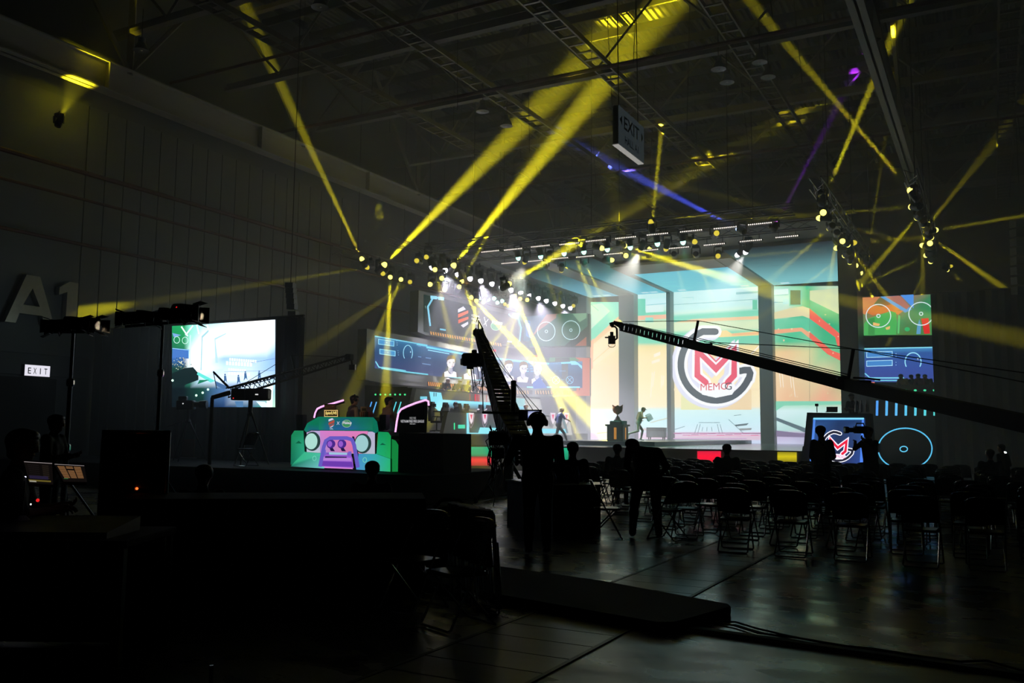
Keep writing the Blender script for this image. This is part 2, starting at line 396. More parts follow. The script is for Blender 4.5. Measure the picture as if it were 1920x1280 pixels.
def stand(dx=.0, lean=0.0, arms='down', w=.09, turn=0.0):
    J = dict(pel=(0, 0, .96), chest=(dx, lean*.35, 1.30), neck=(dx, lean*.52+.0, 1.49), head=(dx, lean*.6+.03, 1.635), sl=(-.185+dx, lean*.5, 1.43), sr=(.185+dx, lean*.5, 1.43),
             kl=(-w, .02, .51), al=(-w-.01, -.02, .09), kr=(w, .02, .51), ar=(w+.01, -.02, .09))
    if arms == 'down': J.update(el=(-.235+dx, lean*.3-.02, 1.15), hl=(-.24+dx, .08+lean*.3, .88), er=(.235+dx, lean*.3-.02, 1.15), hr=(.24+dx, .08+lean*.3, .88))
    if arms == 'clasp': J.update(el=(-.25+dx, .0, 1.16), hl=(-.05+dx, .2, 1.0), er=(.25+dx, .0, 1.16), hr=(.05+dx, .2, 1.0))
    if arms == 'front': J.update(el=(-.24+dx, .08, 1.17), hl=(-.12+dx, .33, 1.22), er=(.24+dx, .08, 1.17), hr=(.12+dx, .33, 1.22))
    if arms == 'up': J.update(el=(-.26, .18, 1.34), hl=(-.10, .30, 1.52), er=(.26, .18, 1.30), hr=(.08, .32, 1.46))
    if turn: J['face'] = (math.sin(turn), math.cos(turn), 0)
    return J
def lean_desk(turn=0.0, a=0.0):
    """bent over a desk top, weight on both hands"""
    J = dict(pel=(0, -.12, .94), chest=(a, .14, 1.22), neck=(a, .30, 1.34), head=(a, .40, 1.44), sl=(-.19+a, .24, 1.31), sr=(.19+a, .24, 1.31), el=(-.25+a, .30, 1.10), hl=(-.2+a, .42, .93), er=(.25+a, .30, 1.10), hr=(.2+a, .42, .93),
             kl=(-.1, -.05, .50), al=(-.11, -.16, .09), kr=(.1, -.05, .50), ar=(.11, -.16, .09), face=(math.sin(turn), math.cos(turn), -.35))
    return J
def sit(turn=0.0, arms='lap', lean=0.0, seat=.46):
    z = seat+.09
    J = dict(pel=(0, 0, z), chest=(0, lean*.35-.02, z+.33), neck=(0, lean*.55, z+.52), head=(0, lean*.62+.02, z+.665), sl=(-.19, lean*.5, z+.46), sr=(.19, lean*.5, z+.46),
             kl=(-.1, .42, z-.03), al=(-.1, .40, .09), kr=(.1, .42, z-.03), ar=(.1, .40, .09), face=(math.sin(turn), math.cos(turn), -.1))
    if arms == 'lap': J.update(el=(-.25, .04, z+.2), hl=(-.1, .26, z+.1), er=(.25, .04, z+.2), hr=(.1, .26, z+.1))
    if arms == 'desk': J.update(el=(-.26, .12, z+.2), hl=(-.1, .40, z+.24), er=(.26, .12, z+.2), hr=(.1, .40, z+.24))
    return J
# ---------------------------------------------------------------- the hall
XW, XR, YF, YBK, ZR = -28.0, 9.0, -12.0, 63.0, 20.4
def floor_mat():
    m = bpy.data.materials.new('polished_concrete'); m.use_nodes = True; nt = m.node_tree; b = nt.nodes['Principled BSDF']; L = nt.links.new
    tc = nt.nodes.new('ShaderNodeTexCoord'); n1 = nt.nodes.new('ShaderNodeTexNoise'); n1.inputs['Scale'].default_value = .55; n1.inputs['Detail'].default_value = 8
    mp = nt.nodes.new('ShaderNodeMapping'); mp.inputs['Scale'].default_value = (.7, 1.3, 1); n2 = nt.nodes.new('ShaderNodeTexNoise'); n2.inputs['Scale'].default_value = 2.4; n2.inputs['Detail'].default_value = 6
    L(tc.outputs['Object'], n1.inputs['Vector']); L(tc.outputs['Object'], mp.inputs['Vector']); L(mp.outputs['Vector'], n2.inputs['Vector'])
    mx = nt.nodes.new('ShaderNodeMix'); mx.data_type = 'RGBA'; mx.inputs['A'].default_value = (.075, .075, .068, 1); mx.inputs['B'].default_value = (.17, .17, .155, 1)
    L(n1.outputs['Fac'], mx.inputs['Factor']); L(mx.outputs['Result'], b.inputs['Base Color'])
    ad = nt.nodes.new('ShaderNodeMath'); ad.operation = 'ADD'; L(n1.outputs['Fac'], ad.inputs[0]); L(n2.outputs['Fac'], ad.inputs[1])
    mr = nt.nodes.new('ShaderNodeMapRange'); mr.inputs['From Min'].default_value = .7; mr.inputs['From Max'].default_value = 1.3; mr.inputs['To Min'].default_value = .16; mr.inputs['To Max'].default_value = .42
    L(ad.outputs[0], mr.inputs['Value']); L(mr.outputs['Result'], b.inputs['Roughness']); b.inputs['Specular IOR Level'].default_value = .5
    bp = nt.nodes.new('ShaderNodeBump'); bp.inputs['Strength'].default_value = .06; bp.inputs['Distance'].default_value = .01; L(n2.outputs['Fac'], bp.inputs['Height']); L(bp.outputs['Normal'], b.inputs['Normal'])
    return m
CONC = floor_mat()
PLANK = mat('worn_cover_boards', (.075, .073, .065), .34, 0, .35, 3, .2)
WALL = mat('hall_wall_paint', (.13, .14, .145), .7, 0, .1, .4)
WALLP = mat('hall_wall_panel', (.16, .17, .175), .65, 0, .08, .5)
DWALL = mat('hall_dark_wall', (.035, .036, .036), .85, 0, .2, .5)
def roof_mat():
    m = bpy.data.materials.new('corrugated_roof_sheet'); m.use_nodes = True; nt = m.node_tree; b = nt.nodes['Principled BSDF']; L = nt.links.new
    tc = nt.nodes.new('ShaderNodeTexCoord'); w = nt.nodes.new('ShaderNodeTexWave'); w.wave_type = 'BANDS'; w.bands_direction = 'X'; w.inputs['Scale'].default_value = 1.1; w.inputs['Distortion'].default_value = 0
    L(tc.outputs['Object'], w.inputs['Vector']); bp = nt.nodes.new('ShaderNodeBump'); bp.inputs['Strength'].default_value = 1; bp.inputs['Distance'].default_value = .12
    L(w.outputs['Fac'], bp.inputs['Height']); L(bp.outputs['Normal'], b.inputs['Normal']); b.inputs['Base Color'].default_value = (.10, .092, .078, 1); b.inputs['Roughness'].default_value = .8
    return m
struct(MB().box((XW, YF, -.2), (XR, YBK, 0)).build('floor', CONC))
cov = MB()
for i in range(110):
    y = -8+i*.42; cov.box((-3.62, y, -.002), (-2.69, y+.405, .006))
struct(cov.build('floor_trench_cover', PLANK))
gap = MB().box((-3.66, -8, -.002), (-3.625, 38.2, .009)).box((-2.685, -8, -.002), (-2.65, 38.2, .009))
struct(gap.build('floor_trench_edge', BLK))
struct(MB().box((XW, YF, ZR), (XR, YBK, ZR+.2)).build('ceiling', roof_mat()))
struct(MB().box((XW, YBK, 0), (XR, YBK+.2, ZR)).build('wall_back', DWALL))
struct(MB().box((XR, YF, 0), (XR+.2, YBK, ZR)).build('wall_right', DWALL))
struct(MB().box((XW, YF-.2, 0), (XR, YF, ZR)).build('wall_front', DWALL))
wl = MB().box((XW-.2, YF, 0), (XW, YBK, ZR))
for y in np.arange(19.75, 34, .78): wl.box((XW, y, 4.0), (XW+.05, y+.74, 13), 1)
wl.box((XW, 10, 4.0), (XW+.05, 19.7, 13), 1); wl.box((XW, 10, 3.28), (XW+.09, 20.2, 3.98), 0)
struct(wl.build('wall_left', [WALL, WALLP]))
dr = MB()
for y0, y1 in ((13.0, 15.0), (15.05, 17.05), (17.1, 19.1)): dr.box((XW, y0, 0), (XW+.06, y1, 3.2)); dr.box((XW+.06, y1-.25, .95), (XW+.1, y1-.2, 1.35), 1)
struct(dr.build('door_1', [DWALL, GREY]))
# metal letters on the wall
LET = mat('brushed_letter_metal', (.42, .40, .34), .35, .8, .12, 8)
def wallpt(x, y, o=.0): return Vector((XW+.06+o, x, y))
tA = thing('wall_letter', 'large brushed metal letter A on the left hall wall above the exit', 'letter', (XW+.06, 17.9, 4.93), 0)
a = MB(); w = 1.72; hgt = 1.62
half = [[(0, 0), (.36, 0), (.47, .33), (.57, .62), (.86, 1.2), (.86, hgt), (.62, hgt)], [(.47, .33), (.86, .33), (.86, .62), (.57, .62)]]
for poly in half:
    a.prism([(0, x-w/2, y) for x, y in poly], (.22, 0, 0)); a.prism([(0, w/2-x, y) for x, y in poly[::-1]], (.22, 0, 0))
a.build('letter_face', LET, tA)
t1 = thing('wall_letter', 'large brushed metal numeral 1 on the left hall wall in a yellow light spot', 'letter', (XW+.06, 19.35, 4.93), 0)
MB().prism([(0, x, y) for x, y in ((-.2, 0), (.2, 0), (.2, 1.62), (-.14, 1.62), (-.5, 1.38), (-.5, 1.12), (-.2, 1.26))], (.22, 0, 0)).build('letter_face', LET, t1)
# lit exit sign
ex = thing('exit_sign', 'lit white EXIT sign on the left wall above the doors', 'sign', (XW+.1, 18.3, 3.43))
MB().cbox((0, -.46, -.2), (.1, .46, .2), .02).build('sign_box', GREY, ex)
MB().box((.1, -.44, -.18), (.106, .44, .18)).build('sign_face', emit('sign_white', (.86, .84, .95), 1.0, True), ex)
lt = MB(); vs, fs, _ = glyphs('EXIT', .01)
for i, chh in enumerate('EXIT'):
    vs, fs, r = glyphs(chh, .008); wd = .11 if chh != 'I' else .03; x0 = -.30+i*.19-wd/2+.02
    lt.add([(.108, x0+u*wd, -.11+v*.2) for u, v in vs], fs)
lt.build('lettering', mat('sign_letter_grey', (.12, .16, .16), .6), ex)
# hanging EXIT HALL A1 sign
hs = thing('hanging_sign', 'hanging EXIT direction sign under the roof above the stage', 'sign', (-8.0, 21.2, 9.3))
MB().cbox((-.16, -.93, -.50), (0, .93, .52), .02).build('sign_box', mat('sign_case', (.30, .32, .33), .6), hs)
MB().box((.0, -.92, -.49), (.006, .92, .51)).build('sign_face', emit('sign_panel_glow', (.018, .024, .027), 1.0), hs)  # faint glow put into the face to lift it from the dark
lt = MB()
for s_, x0, z0, wd, hh in (('EXIT', -.56, .0, 1.1, .34), ('HALL A1', -.50, -.36, .98, .2)):
    vs, fs, _ = glyphs(s_, .012); lt.add([(.012, x0+u*wd, z0+v*hh) for u, v in vs], fs)
lt.add([(.012, -.86, .17), (.012, -.70, .04), (.012, -.70, .3)], [(0, 1, 2)]); lt.add([(.012, .86, .17), (.012, .70, .3), (.012, .70, .04)], [(0, 1, 2)])
lt.build('lettering', mat('sign_dark_letter', (.015, .025, .02), .6), hs)
MB().box((-.16, -.93, -.51), (0, .93, -.50)).build('light_strip', emit('sign_underlight', (.28, .27, .25), 1.0), hs)
sp = MB(); 
for y in (-.7, .7): sp.tube([(-.08, y, .5), (-.2, y, ZR-9.3)], .012, 6)
sp.build('hanger', BLK, hs)
# ---------------------------------------------------------------- roof steel
def girder(x0, x1, z0, z1, xm):
    g = MB(); g.box((x0, YF, z0), (x1, YBK, z0+.05)); g.box((x0, YF, z1-.05), (x1, YBK, z1)); g.box((xm-.04, YF, z0), (xm+.04, YBK, z1))
    for y in np.arange(-10, 60, 7.4): g.box((x0, y, z0), (x1, y+.03, z1))
    return g
GIRD = mat('cream_girder_paint', (.46, .44, .38), .55, 0, .08, .6)
struct(girder(-27.32, -26.78, 13.35, 14.4, -27.05).build('ceiling_beam', GIRD)); struct(girder(-3.09, -2.64, 13.35, 14.4, -2.86).build('ceiling_beam', GIRD))
wb = MB()
for xx in (-27.05, -2.86):
    for y in np.arange(-7, 60, 9.2):
        wb.tube([(xx, y, 14.3), (xx, y, ZR)], .16, 4)
        for d in (-4.4, 4.4): wb.tube([(xx, y, 14.4), (xx, y+d, ZR-.2)], .1, 5)
struct(wb.build('ceiling_beam_web', STEEL))
for yt in (9.4, 15.0, 20.5, 26.1, 31.7, 38.2, 43.9, 50.0, 56.0):
    t = MB(); t.box((XW, yt-.15, 15.75), (XR, yt+.15, 15.9)); t.box((XW, yt-.025, 15.88), (XR, yt+.025, 16.1)); t.box((XW, yt-.12, 18.9), (XR, yt+.12, 19.1))
    for i, x in enumerate(np.arange(XW, XR-1, 2.9)):
        a_, b_ = (16.0, 19.0) if i % 2 else (19.0, 16.0); t.tube([(x, yt, a_), (x+2.9, yt, b_)], .06, 4)
    struct(t.build('ceiling_truss', STEEL))
pu = MB()
for x in np.arange(XW+1, XR, 2.6): pu.box((x-.06, YF, 19.8), (x+.06, YBK, 20.1))
for y in np.arange(8, 60, 2.0): pu.box((XW, y-.05, 19.4), (XR, y+.05, 19.75))
struct(pu.build('ceiling_purlin', mat('dark_purlin', (.03, .028, .024), .8)))
TRAY = mat('galvanised_tray', (.16, .145, .12), .5, .4)
for x in (-22.4, -17.9, -12.9, -7.75, .7):
    t = MB()
    for e in (0, .65): t.box((x+e-.03, 4, 15.35), (x+e+.03, 58, 15.55))
    for y in np.arange(4, 58, .7): t.box((x, y, 15.35), (x+.65, y+.09, 15.4))
    struct(t.build('ceiling_cable_tray', TRAY))
pp = MB()
for y, z, r in ((29.1, 14.9, .08), (23.2, 15.1, .06), (41.3, 14.8, .06)): pp.tube([(XW, y, z), (XR, y, z)], r, 6)
for x, z, r in ((-27.5, 10.4, .08), (-27.3, 9.4, .05), (-27.6, 7.9, .06)): pp.tube([(x, 4, z), (x, 60, z)], r, 6)
struct(pp.build('ceiling_pipe', mat('red_brown_pipe', (.10, .035, .025), .6)))
rod = MB(); rr = random.Random(3)
for y in (26.1, 31.7, 38.2, 43.9):
    for x in np.arange(-24, 4, 3.6): rod.tube([(x+rr.uniform(-.6, .6), y+.3, 13+rr.uniform(0, 2.5)), (x, y+.3, ZR)], .014, 4)
struct(rod.build('ceiling_hanger_rod', BLK))
# high bay lamps hanging unlit between the trays
hb0 = None
for k, (px, py) in enumerate(((1347, 125), (1363, 150), (1424, 112), (1440, 140), (905, 205), (950, 232), (265, 90), (600, 8))):
    p = onz(px, py, 14.6)
    lab = 'unlit bell shaped high bay lamp, %s of those hanging under the roof' % ORD[k]
    if hb0 is None:
        hb0 = thing('high_bay_lamp', lab, 'lamp', p, 0, 'unlit high bay lamps')
        MB().tube([(0, 0, .35), (0, 0, 1.4)], .015, 6).build('hanger', BLK, hb0)
        MB().lathe([(.03, .4), (.12, .36), (.12, .18), (.14, .16), (.26, -.08), (.27, -.1), (.25, -.09)], n=16).build('lamp_shade', GREY, hb0, smooth=True)
        MB().ball((0, 0, -.02), .09, 10).build('bulb', mat('glass_bulb', (.6, .6, .6), .1), hb0, smooth=True)
    else: dup(hb0, p, 0, lab, 'unlit high bay lamps')
# ---------------------------------------------------------------- stage, back wall, wings
YB = 54.7; ZS = 1.0; ZC = 10.5; YR = 45.0
STG = mat('stage_grey_panel', (.23, .24, .245), .5, 0, .06, .8)
STGD = mat('stage_dark_panel', (.028, .03, .032), .55, 0, .2, 1)
def gloss():
    m = mat('stage_gloss_floor', (.30, .31, .33), .14, 0, .1, 2); return m
deck = thing('stage_deck', 'long grey stage deck with a shiny top and slanted skirt', 'stage', (-15, 32.6, 0))
MB().box((-25.3, 32.6, .92), (-5.0, YB+1, ZS)).build('deck_top', gloss(), deck, True)
sk = MB()
sk.prism([(-25.3, 32.6, .92), (-25.3, 32.25, 0), (-25.3, 32.6, 0)], (20.3, 0, 0)); sk.box((-25.3, 32.6, 0), (-25.2, YB, .92)); sk.box((-5.1, 32.6, 0), (-5.0, YB, .92))
sk.build('skirt', STG, deck, True)
def skirt(x, y, L=0):           # picture position on the slanted skirt
    d = ray(x, y); n = Vector((0, -.92, .35)); p0 = Vector((0, 32.6, .92)); t = (p0-O).dot(n)/d.dot(n); return O+d*t+n*(.02+L)
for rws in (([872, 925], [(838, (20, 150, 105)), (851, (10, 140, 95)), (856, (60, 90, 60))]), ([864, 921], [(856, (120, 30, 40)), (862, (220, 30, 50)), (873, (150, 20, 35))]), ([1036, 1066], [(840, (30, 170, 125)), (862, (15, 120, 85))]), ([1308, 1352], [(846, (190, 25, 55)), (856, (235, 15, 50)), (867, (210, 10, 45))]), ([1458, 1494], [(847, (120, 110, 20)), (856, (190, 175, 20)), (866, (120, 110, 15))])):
    p = Paint(skirt); p.rows(*rws); p.build('skirt_light_patch', deck)  # coloured light thrown on the skirt, painted as glowing patches
ed = MB(); ed.box((-25.3, 32.54, .955), (-5.0, 32.6, .999)); ed.build('edge_trim', GREY, deck, True)
rs = thing('stage_riser', 'low black riser on the stage under the trophy stand', 'riser', (-16.5, 38.4, ZS))
MB().cbox((-18.3, 36.4, ZS+.002), (-12.75, 53.8, 1.2), .02).build('riser_body', mat('riser_gloss', (.03, .032, .035), .25), rs, True)
# back LED wall, cut in four panels, each with its own picture
def back(x, y, L=0): return ony(x, y, YB-L)
COLS = [-24.3, -23.6, -21.3, -20.24, -18.06, -17.8, -12.25, -11.45, -7.0]
def cabinet(root, x0, x1, z0, z1, y, d=.35): MB().box((x0, y+.01, z0), (x1, y+d, z1)).build('cabinet', STGD, root, True)
def panel_x(y, *px): return [ony(a, b, y) for a, b in px]
SKYR = [(201, 240, 240), (196, 238, 236), (206, 242, 226), (128, 218, 186), (136, 220, 188), (216, 236, 196), (216, 236, 196), (120, 214, 180), (124, 214, 180), (245, 225, 165), (252, 232, 182), (253, 236, 190), (250, 236, 200), (214, 244, 244), (206, 240, 248), (214, 238, 250), (222, 200, 226), (222, 196, 214), (205, 214, 240)]
def centre_rows(dy=0, f=1.0):
    ys = [536, 570, 578, 584, 594, 600, 612, 620, 640, 650, 672, 720, 762, 768, 790, 808, 812, 822, 832]
    return [(y+dy if i < 9 else y, tuple(min(255, v*f) for v in c)) for i, (y, c) in enumerate(zip(ys, SKYR))]
def led(name, label, x0, x1, z0, z1, group='stage back screens'):
    r = thing(name, label, 'led screen', ((x0+x1)/2, YB, z0), 0, group); cabinet(r, x0, x1, z0, z1, YB); return r
# far left panel
r = led('led_wall_panel', 'narrow stage screen in green and peach beside the left tiers', -23.6, -21.3, 1.0, 10.2)
p = Paint(back)
p.rows([1107, 1169], [(566, (140, 224, 196)), (640, (120, 214, 180)), (656, (236, 222, 172)), (700, (250, 214, 170)), (764, (251, 218, 180)), (765, (225, 240, 236)), (800, (214, 236, 246)), (811, (225, 215, 232)), (812, (222, 190, 210)), (820, (214, 190, 216)), (832, (206, 208, 236))])
p.poly([(1107, 572), (1128, 568), (1144, 583), (1107, 618)], (196, 234, 208)).poly([(1107, 642), (1169, 584), (1169, 600), (1107, 656)], (240, 196, 150)).poly([(1107, 650), (1169, 598), (1169, 646), (1107, 690)], (246, 226, 180))
p.stroke([(1109, 680), (1150, 645)], 1.6, (246, 190, 150)).stroke([(1109, 674), (1149, 641)], 1.2, (244, 214, 180)).poly([(1107, 640), (1113, 634), (1112, 690), (1107, 694)], (244, 180, 140))
p.stroke([(1108, 570), (1122, 582)], 1.0, (120, 180, 170)).rect(1107, 764, 1169, 767, (244, 226, 190)); p.stroke([(1120, 812), (1150, 809)], 1.4, (120, 90, 110)).build('picture', r)
r = led('led_wall_panel', 'narrow stage screen in peach with cyan blocks at the top, second from left', -20.24, -18.06, 1.0, 10.35)
p = Paint(back); p.rows([1195, 1257], centre_rows(2))
p.rect(1195, 560, 1210, 600, (110, 208, 180)).rect(1211, 561, 1257, 575, (206, 244, 248), sl=-.06).stroke([(1212, 572), (1257, 568)], .8, (120, 180, 190)).stroke([(1212, 585), (1222, 584), (1222, 592), (1257, 589)], .7, (150, 200, 200))
p.rect(1196, 592, 1257, 600, (246, 190, 160), sl=-.05).rect(1210, 595, 1225, 604, (150, 226, 206)).rect(1211, 573, 1244, 586, (222, 246, 244), sl=-.06)
for a in ((1223, 698, 1220, 745), (1227, 697, 1224, 724), (1241, 704, 1240, 727), (1245, 705, 1243, 722)): p.stroke([a[:2], a[2:]], 1.3, (255, 252, 236))
p.poly([(1226, 664), (1238, 659), (1238, 665), (1226, 670)], (255, 246, 226)).poly([(1222, 677), (1237, 672), (1237, 677), (1222, 682)], (255, 244, 220))
p.poly([(1198, 802), (1230, 804), (1210, 807), (1198, 806)], (206, 190, 190)).stroke([(1220, 792), (1257, 782)], 1.6, (206, 200, 170)).build('picture', r)
# centre panel with the team mark
r = led('led_wall_panel', 'wide centre stage screen showing the red M team logo', -17.8, -12.25, 1.0, 10.55)
p = Paint(back); p.rows([1262, 1300, 1345, 1390, 1427], [((y-(x-1345)*.075 if y < 600 else y-(x-1345)*.02 if y < 700 else y), c) if False else ([y-(x-1345)*(.075 if y < 600 else .02 if y < 700 else 0) for x in (1262, 1300, 1345, 1390, 1427)], c) for y, c in centre_rows(4)])
p.stroke([(1262, 571), (1345, 566), (1427, 560)], .7, (110, 160, 160)).stroke([(1280, 558), (1300, 557), (1300, 562)], .6, (140, 190, 190)).poly([(1380, 548), (1425, 545), (1425, 549), (1380, 552)], (150, 200, 200))
p.rect(1262, 595, 1340, 597, (120, 205, 190), sl=-.05).stroke([(1262, 604), (1427, 594)], .8, (130, 190, 190)).rect(1411, 562, 1420, 580, (110, 204, 170)).poly([(1262, 605), (1300, 598), (1427, 592), (1427, 598), (1320, 603)], (244, 206, 160))
p.poly([(1330, 622), (1362, 619), (1372, 625), (1427, 620), (1427, 628), (1350, 632), (1330, 630)], (247, 220, 150)).rect(1372, 625, 1427, 629, (247, 190, 140), sl=-.05)
p.stroke([(1409, 663), (1427, 645)], 2.4, (255, 250, 240)).rect(1262, 728, 1427, 732, (247, 228, 190)).poly([(1277, 730), (1330, 730), (1330, 768), (1277, 768)], (232, 232, 180)).poly([(1345, 730), (1409, 730), (1409, 768), (1345, 768)], (240, 216, 176))
for a in ((1284, 799, 1262, 806), (1366, 786, 1394, 812), (1394, 812, 1427, 813), (1308, 795, 1302, 813), (1313, 795, 1308, 813), (1345, 795, 1349, 813), (1350, 795, 1355, 813), (1318, 800, 1316, 808), (1326, 800, 1325, 808), (1334, 800, 1335, 808), (1310, 792, 1350, 792), (1376, 779, 1390, 777)): p.stroke([a[:2], a[2:]], .9, (110, 120, 130))
p.poly([(1378, 796), (1404, 793), (1400, 797), (1380, 799)], (100, 112, 120)).poly([(1386, 803), (1410, 802), (1408, 806), (1388, 807)], (150, 156, 160))
for k in range(10): p.rect(1264+k*16, 812+(k*7) % 4, 1264+k*16+14, 813.2+(k*7) % 4, (200, 120, 160) if k % 2 else (170, 110, 150))
p.rect(1262, 811, 1427, 812.5, (180, 120, 160)).rect(1290, 816, 1427, 817, (240, 160, 190)).rect(1262, 821, 1400, 823, (200, 170, 205)).rect(1300, 825, 1427, 832, (205, 218, 245))
def teamlogo(p, X, Y, s, ring, dark, plate, outline, red, txt=True):
    """ring open to the upper right, a folded M inside it, letters below; X, Y centre of the ring"""
    q = lambda pts: [(X+x*s, Y+y*s) for x, y in pts]
    arc = [(66*math.cos(R(a)), 67*math.sin(R(a))) for a in range(-92, -361+3, -9)][:]
    arc = [(66*math.cos(R(t)), 67*math.sin(R(t))) for t in np.arange(272, 14, -8)]
    ring_path = [(0, -61)]+[(65*math.cos(R(-t)), 66*math.sin(R(-t))) for t in np.arange(100, 352-4, 8)]
    ring_path = [(-1, -62), (-14, -62)]+[(-66*math.sin(R(t)), -67*math.cos(R(t))) for t in np.arange(22, 250, 8)]+[(62, 26), (64, 16), (61, 10), (54, 10), (44, 12)]
    m = [(-19, 33), (-35, 20), (-35, -26), (0, 8), (34, -27), (34, 20), (22, 33)]
    if plate: p.stroke(q([(a-5, b+3) for a, b in ring_path]), 26*s, (222, 224, 244)).stroke(q([(a-8, b+2) for a, b in m]), 22*s, (222, 224, 244))
    p.stroke(q(ring_path), 23*s, outline).stroke(q(ring_path), 12.5*s, dark)
    p.stroke(q(m), 20*s, outline).poly(q([(13, -24), (31, -45), (35, -40), (18, -18)]), outline)
    if txt: p.poly(q([(-32, 42), (-28, 36), (34, 36), (38, 44), (30, 56), (0, 62), (-26, 56)]), outline)
    p.stroke(q(m), 11*s, red).stroke(q([(-14, -20), (0, -6), (27, -33)]), 2.6*s, red)
teamlogo(p, 1342.5, 683.5, 1.0, None, (78, 84, 96), True, (250, 252, 255), (233, 82, 112))
p.text('MEMO', 1313.5, 719, 51.5, 13.5, (214, 70, 90), -.05).text('G', 1359, 717, 13, 13.5, (70, 78, 90)).build('picture', r)
# right panel
r = led('led_wall_panel', 'stage screen with a red and green tunnel picture, right of the logo screen', -11.45, -6.0, 1.0, 10.4)
p = Paint(back); p.rows([1450, 1475, 1514, 1545, 1592], [(536, [(150, 215, 210), (130, 205, 190), (60, 190, 140), (190, 220, 190), (190, 220, 190)]), (560, [(200, 238, 240), (190, 236, 230), (40, 180, 130), (110, 205, 165), (190, 215, 185)]), (585, [(206, 235, 205), (210, 235, 200), (30, 175, 125), (40, 180, 130), (60, 180, 130)]), (600, [(110, 208, 170), (110, 205, 165), (90, 200, 160), (30, 170, 120), (40, 170, 120)]), (640, [(120, 205, 165), (60, 190, 140), (110, 200, 155), (60, 180, 130), (40, 170, 120)]), (660, [(238, 206, 150), (236, 200, 150), (222, 214, 160), (130, 205, 150), (60, 180, 130)]), (700, [(243, 214, 170), (236, 206, 165), (222, 206, 160), (222, 205, 160), (130, 195, 140)]), (750, [(245, 206, 165), (238, 190, 150), (226, 190, 150), (238, 170, 140), (210, 195, 150)]), (757, [(170, 226, 190), (160, 222, 185), (160, 220, 185), (170, 215, 180), (190, 210, 180)]), (770, [(214, 242, 244), (214, 242, 244), (206, 240, 240), (190, 230, 225), (190, 225, 215)]), (806, [(190, 226, 226), (180, 220, 216), (190, 225, 220), (180, 210, 210), (180, 210, 210)]), (812, [(190, 170, 205), (190, 170, 205), (170, 160, 190), (170, 160, 190), (170, 160, 190)]), (834, [(206, 210, 240), (206, 210, 240), (190, 190, 220), (190, 190, 220), (190, 190, 220)])])
p.poly([(1450, 543), (1478, 541), (1478, 551), (1450, 553)], (204, 240, 246)).rect(1450, 566, 1478, 567, (120, 170, 180)).rect(1480, 543, 1503, 573, (110, 200, 180)).rect(1482, 544, 1501, 571, (70, 110, 90)).stroke([(1450, 554), (1478, 552)], .8, (110, 170, 180)).rect(1468, 560, 1479, 570, (180, 232, 236))
p.poly([(1480, 578), (1505, 574), (1518, 578), (1518, 597), (1505, 592), (1450, 598), (1450, 586)], (226, 216, 170)).poly([(1518, 578), (1592, 640), (1592, 655), (1570, 648), (1566, 632), (1518, 597)], (240, 96, 82)).poly([(1450, 618), (1503, 614), (1518, 624), (1518, 634), (1502, 621), (1450, 626)], (240, 170, 130))
p.poly([(1518, 622), (1560, 657), (1590, 668), (1590, 800), (1580, 770), (1580, 678), (1552, 664), (1518, 634)], (240, 100, 84)).poly([(1518, 545), (1592, 538), (1592, 598), (1518, 562)], (200, 214, 176)).stroke([(1518, 542), (1518, 760)], .6, (70, 130, 110))
p.poly([(1582, 672), (1592, 675), (1592, 770), (1582, 768)], (110, 180, 140)).poly([(1450, 752), (1592, 752), (1592, 758), (1470, 760), (1455, 770), (1450, 770)], (130, 210, 180))
for a in ((1461, 694, 1464, 726), (1466, 694, 1469, 726), (1481, 695, 1484, 727), (1485, 695, 1491, 744)): p.stroke([a[:2], a[2:]], 1.1, (255, 246, 226))
p.poly([(1450, 786), (1508, 810), (1592, 812), (1592, 806), (1520, 806), (1450, 780)], (90, 110, 120)).poly([(1468, 811), (1480, 809), (1486, 813)], (235, 235, 245)).poly([(1450, 806), (1500, 812), (1592, 813), (1592, 822), (1450, 818)], (130, 116, 150))
rr = random.Random(5)
for k in range(22): xx = rr.uniform(1458, 1585); yy = rr.uniform(580, 750); p.disc(xx, yy, rr.uniform(.8, 2), rr.uniform(.8, 2), (246, 210, 170), 8)
p.build('picture', r)
# portal frames: grey legs and ceiling strips between the screens
def portal(label, x0, x1, yfront, leg0=None):
    t = thing('stage_portal', label, 'portal frame', ((x0+x1)/2, YB, ZS), 0, 'grey portal frames between the stage screens')
    MB().box((x0, YB-.75, ZS), (x1, YB+.3, ZC+.3)).build('leg', STG, t, True)
    MB().box((x0, yfront, ZC+(.12 if x0 < -24 else 0)), (x1, YB-.75, ZC+.3)).build('ceiling_bar', STG, t, True); return t
portal('slim grey portal frame between the left tiers and the first stage screen', -24.35, -23.6, 38.0)
portal('broad grey portal frame behind the camera crane head, left of the trophy', -21.3, -20.24, 40.5)
portal('thin grey portal frame at the left edge of the logo screen', -18.06, -17.8, 44.5)
portal('broad grey portal frame at the right edge of the logo screen', -12.25, -11.45, 44.5)
t = thing('stage_portal', 'dark grey pillar between the stage screens and the right wing', 'portal frame', (-5.8, YR, 0))
MB().box((-6.35, YR-.1, ZS), (-5.5, YB-.75, ZC+.1)).build('leg', STGD, t, True)
t = thing('stage_portal', 'grey header strip across the stage ceiling in front of the logo screen', 'portal frame', (-14.8, 45.6, ZC))
MB().box((-17.79, 44.3, ZC-.02), (-12.26, 46.8, ZC+.125)).build('header_bar', STG, t, True)
